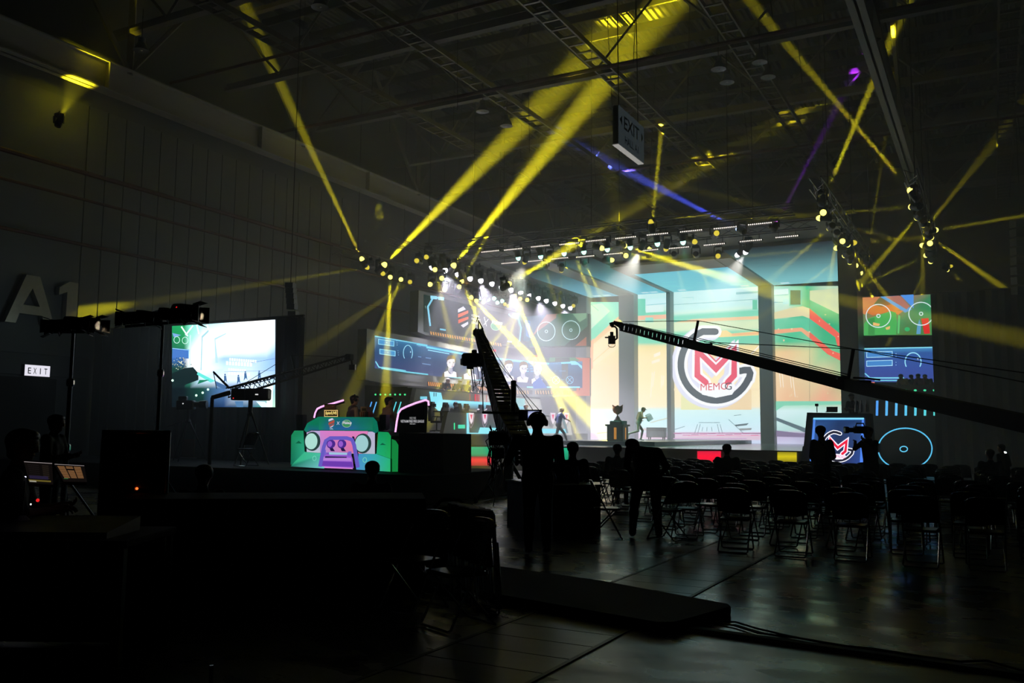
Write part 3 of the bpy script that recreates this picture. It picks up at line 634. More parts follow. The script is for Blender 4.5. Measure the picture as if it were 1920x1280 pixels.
# LED ceiling
def ceilmap(x, y, L=0): return Vector((x, y, ZC+.12-L))
for lab, x0, x1, y0, c0, c1 in (('slim blue ceiling screen over the first stage screen', -23.6, -21.3, 44, (30, 40, 42), (110, 170, 190)), ('blue ceiling screen left of the header strip', -20.24, -18.06, 42, (34, 46, 46), (104, 188, 206)), ('wide pale blue ceiling screen above the logo screen', -17.8, -12.25, 46.8, (84, 160, 186), (120, 200, 210)), ('blue ceiling screen above the red and green tunnel picture', -11.45, -6.3, 43, (26, 34, 40), (120, 190, 195))):
    r = thing('ceiling_led_panel', lab, 'led screen', ((x0+x1)/2, (y0+YB)/2, ZC+.15), 0, 'stage ceiling screens'); MB().box((x0, y0, ZC+.13), (x1, YB, ZC+.3)).build('cabinet', STGD, r, True)
    p = Paint(ceilmap, .004); n = 5; mid = tuple((a*.45+b*.55) for a, b in zip(c0, c1))
    def rw(f): return tuple(c0[i]+(c1[i]-c0[i])*f for i in range(3))
    p.rows([x0, x1], [(YB, c1), (YB-2.2, rw(.95)), (YB-4.5, rw(.8 if x0 < -17 or x0 > -12 else .9)), (y0+.4*(YB-4.5-y0), rw(.35 if x0 != -17.8 else .7)), (y0, c0)])
    rr = random.Random(int(-x0*10))
    for k in range(14):
        yy = rr.uniform(y0+2, YB-1); xx = rr.uniform(x0+.1, x1-.9); f = (yy-y0)/(YB-y0); c = tuple(min(255, v*1.12+6) for v in rw(f)); p.rect(xx, yy, xx+rr.uniform(.5, 1.1), yy+.12, c)
    for k in range(2): xx = x0+.6+k*(x1-x0-1.6); p.rect(xx, YB-1.2, xx+.5, YB-.7, (190, 228, 236))
    p.build('picture', r)
rf = thing('stage_canopy', 'dark grey canopy sheet above the stage lights', 'canopy', (-15, 47, 10.9)); MB().box((-24.4, 39.5, 10.82), (-5.4, YB+.6, 10.9)).build('canopy_sheet', mat('canopy_cloth', (.10, .11, .11), .85), rf, True)
# ---------------------------------------------------------------- left wing: curved wall of screens behind two desk tiers
WING = [(-24.6, 29.5), (-24.75, 36), (-24.9, 42), (-24.9, 45.5), (-24.6, 48), (-23.75, 49.6), (-22.2, 50.0)]
WN = [(Vector((-.3, 1, 0)))]*7
def onwall(x, y, L=0, W=WING):
    d = ray(x, y); best = None
    for (ax, ay), (bx, by) in zip(W[:-1], W[1:]):
        ex, ey = bx-ax, by-ay; den = d.x*ey-d.y*ex
        if abs(den) < 1e-9: continue
        t = (ax*ey-ay*ex)/den; u = (ax*d.y-ay*d.x)/den
        if t > 0 and (best is None or t < best[0]) and (-.001 <= u <= 1.001 or ((ax, ay) == W[0] and u < 0) or ((bx, by) == W[-1] and u > 1)):
            best = (t, Vector((ey, -ex, 0)).normalized())
    return O+d*best[0]+best[1]*L
def slab(root, name, xs, tops, bots, thick, m, L=.0, W=WING):
    """a curved slab standing on the wing wall"""
    b = MB(); n = len(xs); F = [onwall(x, y, L, W) for x, y in zip(xs, tops)]; G = [onwall(x, y, L, W) for x, y in zip(xs, bots)]
    for i in range(n): G[i].x, G[i].y = F[i].x, F[i].y
    Bk = [onwall(x, y, L-thick, W) for x, y in zip(xs, tops)]; Bg = [Vector((q.x, q.y, z.z)) for q, z in zip(Bk, G)]
    b.add(F+G+Bk+Bg, [(i+n, i+1+n, i+1, i) for i in range(n-1)]+[(i+2*n, i+1+2*n, i+1+3*n, i+3*n) for i in range(n-1)]+[(i, i+1, i+1+2*n, i+2*n) for i in range(n-1)]+[(i+n, i+3*n, i+1+3*n, i+1+n) for i in range(n-1)]+[(0, 2*n, 3*n, n), (n-1, 2*n-1, 4*n-1, 3*n-1)])
    return b.build(name, m, root, True)
WSL = mat('wing_slab', (.20, .21, .20), .5, 0, .06)
xs = [688, 715, 760, 800, 840, 880, 905, 930, 950, 970, 990, 1010, 1040, 1070, 1106]
top = lambda x: float(np.interp(x, [688, 702, 800, 872, 920, 960, 1025, 1106], [616, 619, 636, 651, 660, 666, 671, 670]))
bot = lambda x: float(np.interp(x, [688, 715, 760, 840, 920, 960, 1025, 1106], [712, 717, 722, 728, 736, 742, 744, 742]))
r = thing('wing_screen', 'lower curved wing screen with blue panels and six player portraits', 'led screen', (-24.6, 40, 4.2), 0, 'left wing screens'); slab(r, 'frame_slab', xs, [top(x) for x in xs], [bot(x) for x in xs], .5, WSL)
p = Paint(onwall, .012, 6)
bx = [702, 730, 765, 800, 836, 872, 896, 920, 945, 965, 985, 1005, 1025, 1055, 1078, 1092]
bt = lambda x: float(np.interp(x, [702, 800, 872, 920, 960, 1025, 1092], [629, 646, 660, 669, 674, 680, 677]))
bb = lambda x: float(np.interp(x, [702, 757, 808, 920, 970, 993, 1092], [690, 698, 704, 716, 726, 727, 727]))
def band(f0, f1, x0, x1, col, n=12):
    q = np.linspace(x0, x1, n+1); p.k += 1
    for a, b in zip(q[:-1], q[1:]):
        g = lambda x, f: bt(x)+(bb(x)-bt(x))*f
        p.mb.add([p.mp(a, g(a, f1), p.k*p.step), p.mp(b, g(b, f1), p.k*p.step), p.mp(b, g(b, f0), p.k*p.step), p.mp(a, g(a, f0), p.k*p.step)], [(0, 1, 2, 3)], 0, lin(col))
p.rows(bx, [([bt(x)+(bb(x)-bt(x))*f for x in bx], c) for f, c in ((0, (70, 130, 170)), (.12, (52, 100, 140)), (.5, (44, 72, 110)), (.9, (58, 70, 110)), (1, (66, 84, 122)))])
band(0, .035, 702, 780, (120, 200, 225)); band(0, .07, 780, 800, (110, 200, 225), 3); band(.05, .12, 798, 872, (110, 205, 235)); band(0, .07, 920, 1080, (120, 205, 230)); band(.16, .19, 800, 840, (150, 220, 245), 5); band(.96, 1.0, 712, 800, (110, 200, 220)); band(.95, 1.0, 838, 920, (130, 215, 225)); band(.95, 1.0, 985, 1088, (130, 215, 235)); band(.93, .97, 712, 757, (110, 190, 210), 5)
p.stroke([(700, 678), (706, 688), (715, 690)], 2, (130, 215, 235)).poly([(1070, 677), (1080, 677), (1092, 686), (1092, 692), (1084, 684), (1072, 684)], (140, 215, 240))
for k, y in enumerate((636, 654.5)):
    p.poly([(704, y), (733, y+4), (733, y+13), (704, y+9)], (70, 140, 190)).stroke([(704, y), (733, y+4), (733, y+13), (704, y+9)], 1.1, (150, 215, 240), True); p.disc(719, y+6.5, 1.2, 1.2, (120, 180, 220), 8)
    for j in range(3): p.disc(737.5, y+3+j*4, .7, .7, (170, 210, 235), 6)
p.arc(755, 662, 8.6, 14.5, 140, 400, 1.3, (150, 210, 235), 20).disc(759.5, 660, .8, 1.6, (190, 230, 250), 8)
for x, y, w in ((773, 648, 6), (773, 668, 6), (787, 670, 10), (780, 681, 16)): p.rect(x, y, x+w, y+1.4, (110, 150, 190), sl=.15)
for j in range(4): p.rect(974, 680.5+j*5, 980, 682.3+j*5, (90, 170, 210)); p.rect(983, 680.5+j*5, 988, 682.3+j*5, (80, 140, 185))
for x in (1034, 1071): p.arc(x, 713, 6.5, 7, 0, 360, .9, (130, 190, 215)); p.stroke([(x-4.5, 708), (x+4.5, 718)], .8, (130, 190, 215)).stroke([(x+4.5, 708), (x-4.5, 718)], .8, (130, 190, 215))
for x, y, w in ((1022, 708, 4), (1017, 713, 6), (1055, 712, 6), (1032, 696, 12), (1052, 696, 12), (1026, 682, 10)): p.rect(x, y, x+w, y+1, (90, 140, 175))
def portrait(x, y, s, dy=0, hand=0, glass=False, light=False):
    """head and shoulders in a white shirt; x, y chin, s head height"""
    skin, shade, hr, sh = (226, 222, 232), (176, 176, 196), (120, 100, 70) if not light else (226, 200, 206), (238, 234, 244)
    q = lambda pts: [(x+a*s, y+b*s) for a, b in pts]
    p.poly(q([(-.78, .92), (-.70, .55), (-.30, .34), (0, .46), (.30, .36), (.72, .58), (.84, .96)]), (78, 62, 84)).poly(q([(-.56, .9), (-.58, .46), (-.26, .33), (0, .6), (.26, .35), (.58, .48), (.62, .95)]), sh)
    p.poly(q([(-.2, -.1), (.2, -.1), (.22, .36), (0, .56), (-.22, .34)]), shade).stroke(q([(-.26, .34), (-.14, .56), (0, .64), (.14, .56), (.26, .36)]), .04*s, (86, 84, 120), caps=False)
    p.poly(q([(-.36, -.78), (-.40, -.45), (-.3, -.12), (-.12, .04), (.12, .04), (.3, -.12), (.40, -.45), (.36, -.78)]), skin).poly(q([(.1, -.5), (.40, -.45), (.3, -.12), (.12, .04), (.05, .0)]), (206, 204, 220))
    p.poly(q([(-.43, -.42), (-.45, -.86), (-.30, -1.1), (0, -1.18), (.30, -1.1), (.45, -.86), (.43, -.42), (.36, -.52), (.32, -.78), (.1, -.84), (-.2, -.76), (-.35, -.66)]), hr)
    for e in (-.17, .17): p.rect(x+(e-.09)*s, y-.52*s, x+(e+.09)*s, y-.48*s, (70, 62, 70)).disc(x+e*s, y-.42*s, .07*s, .035*s, (64, 60, 74), 8)
    p.stroke(q([(.02, -.42), (.06, -.24), (-.03, -.22)]), .03*s, (160, 156, 178), caps=False).poly(q([(-.12, -.1), (0, -.13), (.12, -.1), (0, -.05)]), (176, 120, 130))
    if glass:
        for e in (-.17, .17): p.arc(x+e*s, y-.42*s, .13*s, .1*s, 0, 360, .03*s, (70, 70, 80), 12)
    if hand:
        p.poly(q([(.66, .2), (.86, .12), (.62, -.55), (.30, -.75), (.26, -.62), (.44, -.3)]), (230, 224, 234))
        for k in range(4): p.stroke(q([(.40+k*.02, -.62+k*.06), (.16+k*.05, -.96+k*.10)]), .075*s, (232, 226, 236))
portrait(824.5, 689, 19.5); portrait(857, 693, 20, hand=1); portrait(888, 697, 20, hand=1); portrait(917, 698, 19); portrait(941, 700, 18.5, glass=True); portrait(966, 704, 17.5, light=True)
p.poly([(952, 720), (968, 708), (982, 728), (956, 730)], (60, 96, 170)); p.rect(872, 657, 878, 661, (220, 60, 60)).rect(953, 668, 962, 671, (200, 60, 60))
p.poly([(1078, 670), (1106, 671), (1106, 742), (1078, 742), (1070, 734), (1092, 730), (1092, 686)], (190, 110, 90), .004).poly([(1030, 670), (1078, 670), (1088, 676), (1030, 678)], (90, 130, 100), .005)
p.build('picture', r)
def hazard(label, x0, x1, ytop, ybot, n, c, c2, loc):
    t = thing('hazard_strip', label, 'light strip', loc, 0, 'striped light strips under the wing screens'); q = Paint(onwall, .012)
    xq = np.linspace(x0, x1, 9); slab(t, 'strip_body', list(xq), [ytop(x) for x in xq], [ybot(x) for x in xq], .05, STGD, .03)
    for i in range(n):
        a = x0+(x1-x0)*i/n; b = a+(x1-x0)/n*.55; sh = (x1-x0)/n*.25
        q.poly([(a, ytop(a)+.6), (b, ytop(b)+.6), (b+sh, ybot(b)-.6), (a+sh, ybot(a)-.6)], c, .05)
    q.build('stripe', t); return t
hazard('orange striped strip behind the players on the upper tier', 801, 916, lambda x: 715+(x-801)*.085, lambda x: 723.5+(x-801)*.085, 30, (214, 140, 66), None, (-24.6, 41, 3.6))
hazard('tan striped strip at the curved end of the lower wing screen', 962, 1070, lambda x: 731+(x-962)*.006, lambda x: 739+(x-962)*.006, 22, (172, 140, 96), None, (-24, 49, 3.6))
# upper wing screen
r = thing('wing_screen', 'upper wing screen with the league logos and two circles', 'led screen', (-24.6, 42, 6.6), 0, 'left wing screens')
xs = [785, 800, 840, 880, 905, 930, 950, 970, 990, 1010, 1040, 1070, 1106]
ut = lambda x: float(np.interp(x, [785, 840, 905, 960, 1010, 1106], [544, 556, 572, 585, 591, 588]))
ub = lambda x: float(np.interp(x, [785, 800, 905, 960, 1010, 1106], [622, 628, 644, 650, 652, 649]))
slab(r, 'frame_slab', xs, [ut(x) for x in xs], [ub(x) for x in xs], .5, mat('wing_slab_upper', (.12, .14, .13), .5), .0)
p = Paint(onwall, .012, 6); cx = [794, 820, 850, 880, 905, 930, 950, 970]
p.rows(cx, [([ut(x)+6 for x in cx], (34, 50, 46)), ([ub(x)-4 for x in cx], (44, 52, 44))])
p.stroke([(832, 560), (812, 557), (801.5, 575), (806, 611)], 3.2, (130, 205, 235), caps=False).rect(806, 554, 818, 560, (150, 215, 240), sl=.1).rect(820, 556, 831, 562, (150, 215, 240), sl=.1).rect(823, 615.5, 834, 618.5, (120, 200, 235), sl=.15).stroke([(795, 573), (796, 578)], .8, (150, 190, 190))
p.stroke([(951, 588.5), (957, 594), (970, 597), (975, 615), (972, 640)], 2.6, (140, 205, 235), caps=False).rect(957, 590, 971, 596, (140, 205, 235), sl=.2).rect(948, 638.5, 957, 641, (150, 205, 230), sl=.15)
p.poly([(855, 580), (865, 574.5), (870, 580), (855, 586)], (228, 228, 240)).poly([(855, 589), (874, 582), (874, 587), (855, 596)], (236, 110, 56)).poly([(855, 599.5), (874, 593.5), (874, 598), (855, 606.5)], (236, 106, 54)).poly([(859, 610), (873, 603), (873, 608), (864, 614)], (226, 226, 240))
for k, t in enumerate(('FFWS', 'VIETNAM', 'FREE FIRE', 'LEAGUE')):
    if k: p.text(t, 878.5, 582+k*6.6, (0, 15, 17, 13)[k], 4.6, (226, 232, 226), .2, .012)
p.stroke([(902, 595), (906, 611)], 1.3, (226, 230, 235)).stroke([(909, 599), (901, 609)], 1.3, (226, 230, 235))
p.disc(923, 611, 9.5, 8.5, (60, 150, 96)).arc(923, 611, 9.5, 8.5, 0, 360, .8, (180, 220, 190)).text('Wakeup', 913, 599, 21, 11, (238, 244, 238), .12, .012, 2)
p.poly([(974, 594), (1046, 589), (1000, 622), (985, 640), (974, 640), (977, 615)], (46, 84, 100)).poly([(1020, 590), (1048, 589), (1012, 618), (990, 630)], (150, 110, 88)).poly([(1048, 589), (1103, 588), (1103, 612), (1060, 649), (985, 650), (1000, 624)], (46, 92, 76)).poly([(1075, 589), (1101, 588), (1101, 597), (1088, 605)], (110, 150, 120)).poly([(1080, 649), (1101, 632), (1101, 649)], (150, 84, 66))
p.poly([(976, 600), (986, 602), (986, 635), (978, 630)], (54, 110, 160)).stroke([(978, 606), (984, 607), (984, 632), (988, 634)], 1, (110, 170, 210))
for x, y in ((1018, 622), (1072.5, 620)): p.arc(x, y, 16.5, 17.5, 0, 360, 1.3, (196, 226, 232), 40).arc(x, y, 2.3, 2.6, 0, 360, 1.1, (196, 226, 232), 16)
p.build('picture', r)
hazard('orange striped strip along the foot of the upper wing screen', 805, 940, lambda x: 620.5+(x-805)*.17, lambda x: 627.5+(x-805)*.17, 30, (206, 150, 70), None, (-24.6, 41, 5.9))
# wing end panel with slanted bars facing the audience
YE = 31.0
r = thing('wing_end_panel', 'dark panel with green dots and slanted blue bars at the left tier end', 'panel', tuple(ony(715, 800, YE)))
def endp(x, y, L=0): return ony(x, y, YE-L)
q = [endp(*c) for c in ((684, 722), (773, 727), (742, 830), (684, 830))]
q[2].z = q[3].z = 0; MB().prism(q, (0, .3, 0)).build('panel_body', STGD, r, True)
for k in range(7): p = Paint(endp); x = 704+k*9.2; p.disc(x, 739.5, 1.9, 1.7, (60, 215, 130), 10); p.build('light_dot', r)
BARC = [(70, 150, 225), (86, 165, 225), (84, 185, 215), (80, 190, 205), (84, 205, 205), (90, 214, 205)]
for k, x in enumerate((697, 706, 732, 743, 752)): p = Paint(endp); p.stroke([(x, 753), (x-7, 775)], 2, BARC[k], caps=False); p.build('light_bar', r)
# desk tiers
def tier(label, X, y0, y1, z0, z1, xin):
    t = thing('tier_platform', label, 'platform', (X, y0, z0)); MB().box((xin, y0, z0), (X, y1, z1)).build('platform_body', STGD, t, True); return t
tier('lower dark seating tier behind the front desk', -20.25, 31.3, 46.5, ZS, 1.5, -22.3); tier('upper dark seating tier behind the long desk', -22.55, 31.3, 47.5, ZS, 2.5, -24.9)
def desk(label, X, y0, y1, z0, z1, dx):
    t = thing('gaming_desk', label, 'desk', (X, (y0+y1)/2, z0), 0, 'long player desks')
    MB().prism([(X, y0-.35, z0), (X, y1+.45, z0), (X, y1, z1), (X, y0, z1)], (-.18, 0, 0)).build('front_panel', STG, t, True); MB().cbox((X-.75, y0, z1), (X+.04, y1, z1+.05), .01).build('desktop', STGD, t, True); return t
d1 = desk('long front player desk with screen panels along the stage floor', -19.9, 31.2, 43.2, 1.42, 2.36, 0)
def dk1(x, y, L=0): return onx(x, y, -19.9+.006+L)
p = Paint(dk1); p.rect(851, 792.5, 853, 805, (60, 210, 140)).rect(859, 796, 872, 803, (70, 200, 160)).poly([(875, 774), (879, 774), (880, 811), (966, 812), (966, 813), (875, 813)], (120, 205, 225))
for k in range(8):
    x = 884+k*25.5; p.poly([(x-5, 773.5), (x+4.5, 774), (x+2.5, 790), (x-.5, 795), (x-3.5, 788)], (214, 200, 214)).poly([(x-2.6, 777), (x+2.4, 777), (x, 787)], (208, 74, 110)).stroke([(x-6, 776), (x-4, 796), (x-1, 802), (x+3, 794), (x+6, 776)], .9, (150, 130, 150))
p.poly([(900, 801), (966, 803), (966, 813), (896, 813)], (130, 215, 226)).poly([(985, 803), (1062, 804), (1064, 812), (985, 812)], (120, 205, 226)).poly([(1052, 780), (1057, 780), (1066, 812), (1062, 812)], (96, 120, 126)).build('screen', d1)
d2 = desk('long upper player desk with a cyan light band on its front', -22.3, 31.6, 44.5, 2.5, 3.42, 0)
def dk2(x, y, L=0): return onx(x, y, -22.3+.006+L)
p = Paint(dk2); p.rect(788, 743, 801, 748.5, (110, 190, 210)).poly([(805, 734), (827, 736), (832, 758), (832, 770), (822, 770), (809, 757)], (126, 215, 232)).rows([829, 880, 940, 985], [([749, 752, 755, 757], (120, 200, 226)), ([751, 754, 757, 760], (130, 222, 240)), ([757, 759, 763, 766], (100, 170, 190)), ([763, 766, 769, 771], (66, 90, 104))])
for x, w in ((890, 3), (895, 1.5), (898, 1.2), (881, .8), (912, .8), (921, .8), (927, .8)): p.rect(x, 738+(x-880)*.08, x+w, 751+(x-880)*.08, (196, 40, 50))
p.poly([(813, 735.5), (814.5, 735.7), (814.5, 743), (813, 743)], (60, 70, 84)).poly([(817, 736), (818.5, 736), (818.5, 743), (817, 743)], (60, 70, 84)).build('screen', d2)
r = thing('end_block', 'pale cyan lit block at the right end of the upper desk', 'block', tuple(onx(976, 760, -22.2))); q = [onx(x, y, -22.2) for x, y in ((963, 746), (984, 747), (984, 762), (966, 762))]; MB().prism(q, (-.4, 0, 0)).build('block_body', emit('block_cyan', lin((120, 200, 205)), 1.0), r, True)
# gaming chairs
def chair_proto(label):
    t = thing('gaming_chair', label, 'gaming chair', (0, 0, 0), 0, 'black gaming chairs on the lower tier'); b = MB()
    b.prism([(-.26, 0, .48), (-.30, 0, .85), (-.24, .02, 1.05), (-.17, .04, 1.12), (-.15, .05, 1.30), (.15, .05, 1.30), (.17, .04, 1.12), (.24, .02, 1.05), (.30, 0, .85), (.26, 0, .48)], (0, -.1, 0)); b.build('backrest', DRK, t)
    MB().cbox((-.27, -.02, .40), (.27, .48, .50), .04).build('seat', DRK, t)
    MB().prism([(-.13, .06, 1.08), (.13, .06, 1.08), (.11, .07, 1.22), (-.11, .07, 1.22)], (0, .05, 0)).build('head_pillow', mat('dark_red_pillow', (.05, .01, .012), .8), t)
    for s_ in (-1, 1): MB().tube([(s_*.31, .05, .45), (s_*.33, .1, .66), (s_*.33, .38, .68)], .025, 6).build('armrest', BLK, t)
    b = MB(); b.tube([(0, .2, .12), (0, .2, .42)], .03, 8)
    for k in range(5): b.tube([(0, .2, .1), (.3*math.cos(k*1.2566), .2+.3*math.sin(k*1.2566), .06)], .02, 6)
    b.build('base', BLK, t); return t
gc = None
for k, (px, rz) in enumerate(((811, -1.3), (835, -1.5), (859, -1.7), (874, -1.5), (901, -1.4), (916, -1.6), (931, -1.5))):
    pt = onx(px, 775, -20.85); loc = (-20.85, pt.y, 1.5); lab = 'black gaming chair on the lower tier, %s from the audience end' % ORD[k]
    if gc is None: gc = chair_proto(lab); gc.location = loc; gc.rotation_euler.z = rz
    else: dup(gc, loc, rz, lab)
# ---------------------------------------------------------------- right wing
def rp(x, y, L=0): return ony(x, y, YRS-L)
YRS = 47.0
r = thing('wing_screen', 'upper right wing screen with two white circles on a green picture', 'led screen', tuple(rp(1680, 590)), 0, 'right wing screens')
MB().prism([rp(*c) for c in ((1606, 556), (1757, 549), (1757, 629), (1606, 633))], (0, .3, 0)).build('frame_slab', STGD, r, True)
p = Paint(rp); p.rows([1608, 1660, 1700, 1755], [([558, 556, 554, 551], [(190, 110, 64), (110, 96, 50), (150, 110, 100), (40, 120, 80)]), (590, [(60, 130, 90), (176, 104, 56), (70, 130, 90), (40, 140, 84)]), (628, [(50, 130, 90), (70, 150, 84), (80, 110, 50), (60, 130, 70)])])
p.poly([(1608, 558), (1650, 556), (1622, 590), (1608, 582)], (196, 124, 78)).poly([(1636, 591), (1690, 580), (1672, 570), (1652, 575), (1636, 570), (1622, 585)], (200, 112, 54)).poly([(1650, 556), (1686, 554), (1710, 580), (1697, 586)], (84, 150, 205)).poly([(1660, 556), (1686, 554), (1706, 574), (1700, 580)], (170, 110, 96)).poly([(1688, 553), (1713, 552), (1713, 578)], (76, 140, 220)).poly([(1670, 582), (1694, 582), (1684, 590)], (206, 120, 60))
p.poly([(1620, 607), (1628, 597), (1670, 583), (1680, 586), (1682, 604), (1680, 627), (1620, 629)], (70, 168, 84)).poly([(1628, 598), (1640, 595), (1640, 629), (1628, 629)], (58, 140, 70)).poly([(1637, 604), (1650, 607), (1648, 611), (1637, 610)], (232, 180, 110)).poly([(1660, 614), (1669, 611), (1668, 617), (1662, 618)], (226, 180, 110)).poly([(1684, 590), (1688, 592), (1686, 625), (1683, 625)], (90, 190, 110)).disc(1701, 617, 5, 4, (50, 170, 100))
p.poly([(1727, 597), (1741, 596), (1744, 625), (1733, 626)], (208, 40, 40)).poly([(1720, 610), (1724, 598), (1727, 610), (1726, 626), (1718, 626)], (90, 150, 190)).poly([(1608, 622), (1618, 630), (1608, 630)], (220, 70, 60))
for x, y in ((1647, 592), (1727, 588)): p.arc(x, y, 23, 21.5, 0, 360, 1.6, (214, 232, 238), 44).arc(x, y, 3.2, 3, 0, 360, 1.5, (214, 232, 238), 16)
p.build('picture', r)
r = thing('wing_screen', 'lower right wing screen with a blue gauge panel', 'led screen', tuple(rp(1685, 685)), 0, 'right wing screens')
MB().prism([rp(*c) for c in ((1607, 650), (1757, 646), (1757, 720), (1607, 722))], (0, .3, 0)).build('frame_slab', STGD, r, True)
p = Paint(rp); p.poly([(1610, 652), (1622, 652), (1622, 700), (1632, 712), (1640, 720), (1610, 720)], (70, 130, 84)).poly([(1610, 653), (1619, 653), (1620, 666)], (206, 70, 60)).poly([(1622, 702), (1640, 712), (1640, 720), (1628, 716)], (206, 100, 70))
p.rows([1621, 1660, 1700, 1756], [([653, 652, 651, 650], (70, 140, 190)), ([664, 663, 662, 660], (44, 84, 150)), (690, (52, 76, 150)), (716, (56, 70, 140))]); p.rect(1621, 652.5, 1756, 654.5, (130, 215, 235), sl=-.02)
for y in (660, 676.5): p.rect(1625, y, 1673, y+10, (66, 130, 196), sl=-.03).stroke([(1625, y), (1673, y-1.4), (1673, y+8.6), (1625, y+10)], 1.2, (170, 220, 245), True)
for y in (663, 668, 679, 684): p.disc(1680, y, .9, .9, (170, 215, 240), 6)
p.arc(1712, 678, 15, 17, 150, 390, 2, (150, 220, 245), 24).disc(1721, 672, 1.4, 1.4, (210, 240, 250), 8).stroke([(1622, 700), (1631, 708), (1645, 708.5)], 2, (120, 210, 235)).rect(1630, 707, 1695, 709.5, (120, 205, 230)).rect(1640, 712, 1692, 714, (110, 200, 220)).build('picture', r)
YRS = YR
r = thing('bar_panel', 'dark right panel with green dots, upright blue bars and a blue ring', 'panel', tuple(rp(1690, 850)))
MB().prism([rp(*c) for c in ((1630, 722), (1757, 720), (1757, 882), (1630, 884))], (0, .25, 0)).build('panel_body', mat('bar_panel_grey', (.045, .043, .036), .6), r, True)
for k in range(7): p = Paint(rp); p.disc(1645+k*17.8, 731.5, 2.9, 1.9, (66, 210, 150), 12); p.build('light_dot', r)
for k in range(7): x = 1644.5+k*18; p = Paint(rp); p.poly([(x-2, 751), (x+2.6, 750.6), (x+2, 779), (x-2.6, 779)], [(76, 150, 230), (86, 175, 235), (90, 180, 235), (86, 190, 230), (84, 196, 220), (84, 205, 215), (84, 205, 200)][k]); p.build('light_bar', r)
p = Paint(rp, .01); p.arc(1697, 841, 50.5, 38.5, 0, 360, 2.3, (86, 190, 235), 60).build('light_ring', r); p = Paint(rp, .01); p.arc(1694.5, 841.5, 7, 5, 0, 360, 1.8, (96, 200, 240), 24).build('light_ring', r)
# tall black masking drapes at the right and behind
dr = thing('masking_drape', 'tall black masking drape right of the stage', 'drape', (2, 44, 0))
b = MB(); n = 46; x0, x1 = -2.25, 8.9
b.add([(x0+(x1-x0)*i/n+ (0), 43.8+(.09 if i % 2 else -.09), z) for z in (0, 7.95) for i in range(n+1)]+[(x0+(x1-x0)*i/n, 44.0+(.09 if i % 2 else -.09), z) for z in (0, 7.95) for i in range(n+1)], [(i, i+1, i+n+2, i+n+1) for i in range(n)]+[(i+2*n+3, i+2*n+2, i+3*n+3, i+3*n+4) for i in range(n)]+[(i+n+1, i+n+2, i+3*n+4, i+3*n+3) for i in range(n)]+[(0, n+1, 3*n+3, 2*n+2)])
b.build('cloth', mat('drape_cloth', (.010, .010, .010), .95), dr, True); MB().tube([(x0, 43.9, 8.0), (x1, 43.9, 8.0)], .04, 6).build('rail', BLK, dr, True)
dr = thing('masking_drape', 'black masking drape on the side screen wall, left of the stage', 'drape', (-23, 20.5, 0))
b = MB(); n = 40; x0, x1 = -27.9, -18.4
b.add([(x0+(x1-x0)*i/n, y+(.06 if i % 2 else -.06), z) for y in (20.5, 20.7) for z in (0, 5.0) for i in range(n+1)], [(i, i+1, i+n+2, i+n+1) for i in range(n)]+[(i+2*n+3, i+2*n+2, i+3*n+3, i+3*n+4) for i in range(n)]+[(i+n+1, i+n+2, i+3*n+4, i+3*n+3) for i in range(n)]+[(n, 3*n+2, 4*n+3, 2*n+1)])
b.build('cloth', mat('drape_cloth_blue', (.022, .024, .03), .9), dr, True); MB().tube([(x0, 20.6, 5.05), (x1, 20.6, 5.05)], .04, 6).build('rail', BLK, dr, True)
# side screen showing the live stage
r = thing('side_screen', 'bright side screen showing a washed out live view of the stage', 'led screen', (-21.4, 20.2, 2.3))
def sp_(x, y, L=0): return ony(x, y, 20.2-L)
MB().box((-23.72, 20.21, 2.24), (-19.15, 20.4, 4.96)).build('cabinet', BLK, r, True)
for x in (-23.3, -21.4, -19.5): MB().box((x-.04, 20.24, 0), (x+.04, 20.36, 2.24)).build('support', BLK, r, True)
p = Paint(sp_, .004)
p.rows([322.5, 345, 356, 380, 420, 470, 500, 516], [([611, 610, 609, 608, 605, 602, 600, 599], [(20, 140, 80), (24, 150, 84), (120, 210, 190), (170, 220, 225), (200, 230, 245), (255, 255, 255), (255, 255, 255), (220, 236, 252)]), (640, [(16, 110, 70), (30, 130, 80), (150, 220, 200), (255, 255, 255), (255, 255, 255), (255, 255, 255), (255, 255, 255), (214, 232, 250)]), (660, [(24, 90, 66), (30, 100, 80), (220, 246, 240), (250, 255, 255), (240, 250, 255), (226, 240, 255), (205, 226, 250), (150, 190, 235)]), (672, [(50, 96, 160), (50, 96, 160), (250, 255, 255), (250, 255, 255), (150, 190, 230), (160, 196, 236), (150, 190, 235), (130, 170, 220)]), (690, [(14, 60, 50), (20, 60, 60), (225, 245, 250), (245, 252, 255), (190, 220, 246), (190, 215, 245), (150, 190, 230), (140, 180, 220)]), (712, [(6, 24, 26), (10, 40, 38), (40, 120, 96), (190, 226, 246), (214, 234, 252), (205, 228, 250), (190, 215, 240), (170, 206, 225)]), (728, [(4, 16, 22), (4, 18, 24), (6, 40, 36), (10, 60, 50), (70, 110, 160), (205, 228, 250), (205, 226, 246), (150, 196, 205)]), (763, [(4, 14, 20), (4, 14, 20), (6, 16, 26), (8, 20, 30), (24, 50, 90), (50, 90, 120), (60, 150, 130), (190, 226, 206)])])
for a in ((340, 612, 352, 630), (362, 610, 348, 628), (369, 609, 373, 626), (388, 608, 391, 618)): p.stroke([a[:2], a[2:]], 2.6, (226, 250, 246), caps=False)
p.poly([(378, 630), (391, 618), (391, 622), (380, 633), (378, 694), (376, 694)], (150, 196, 205)).poly([(402, 634), (424, 624), (424, 626), (404, 637), (409, 680), (404, 680)], (170, 206, 226)).poly([(356, 628), (358, 628), (357, 688), (355, 688)], (190, 226, 226)).arc(388, 660, 6, 13, 0, 360, .8, (226, 240, 246), 20)
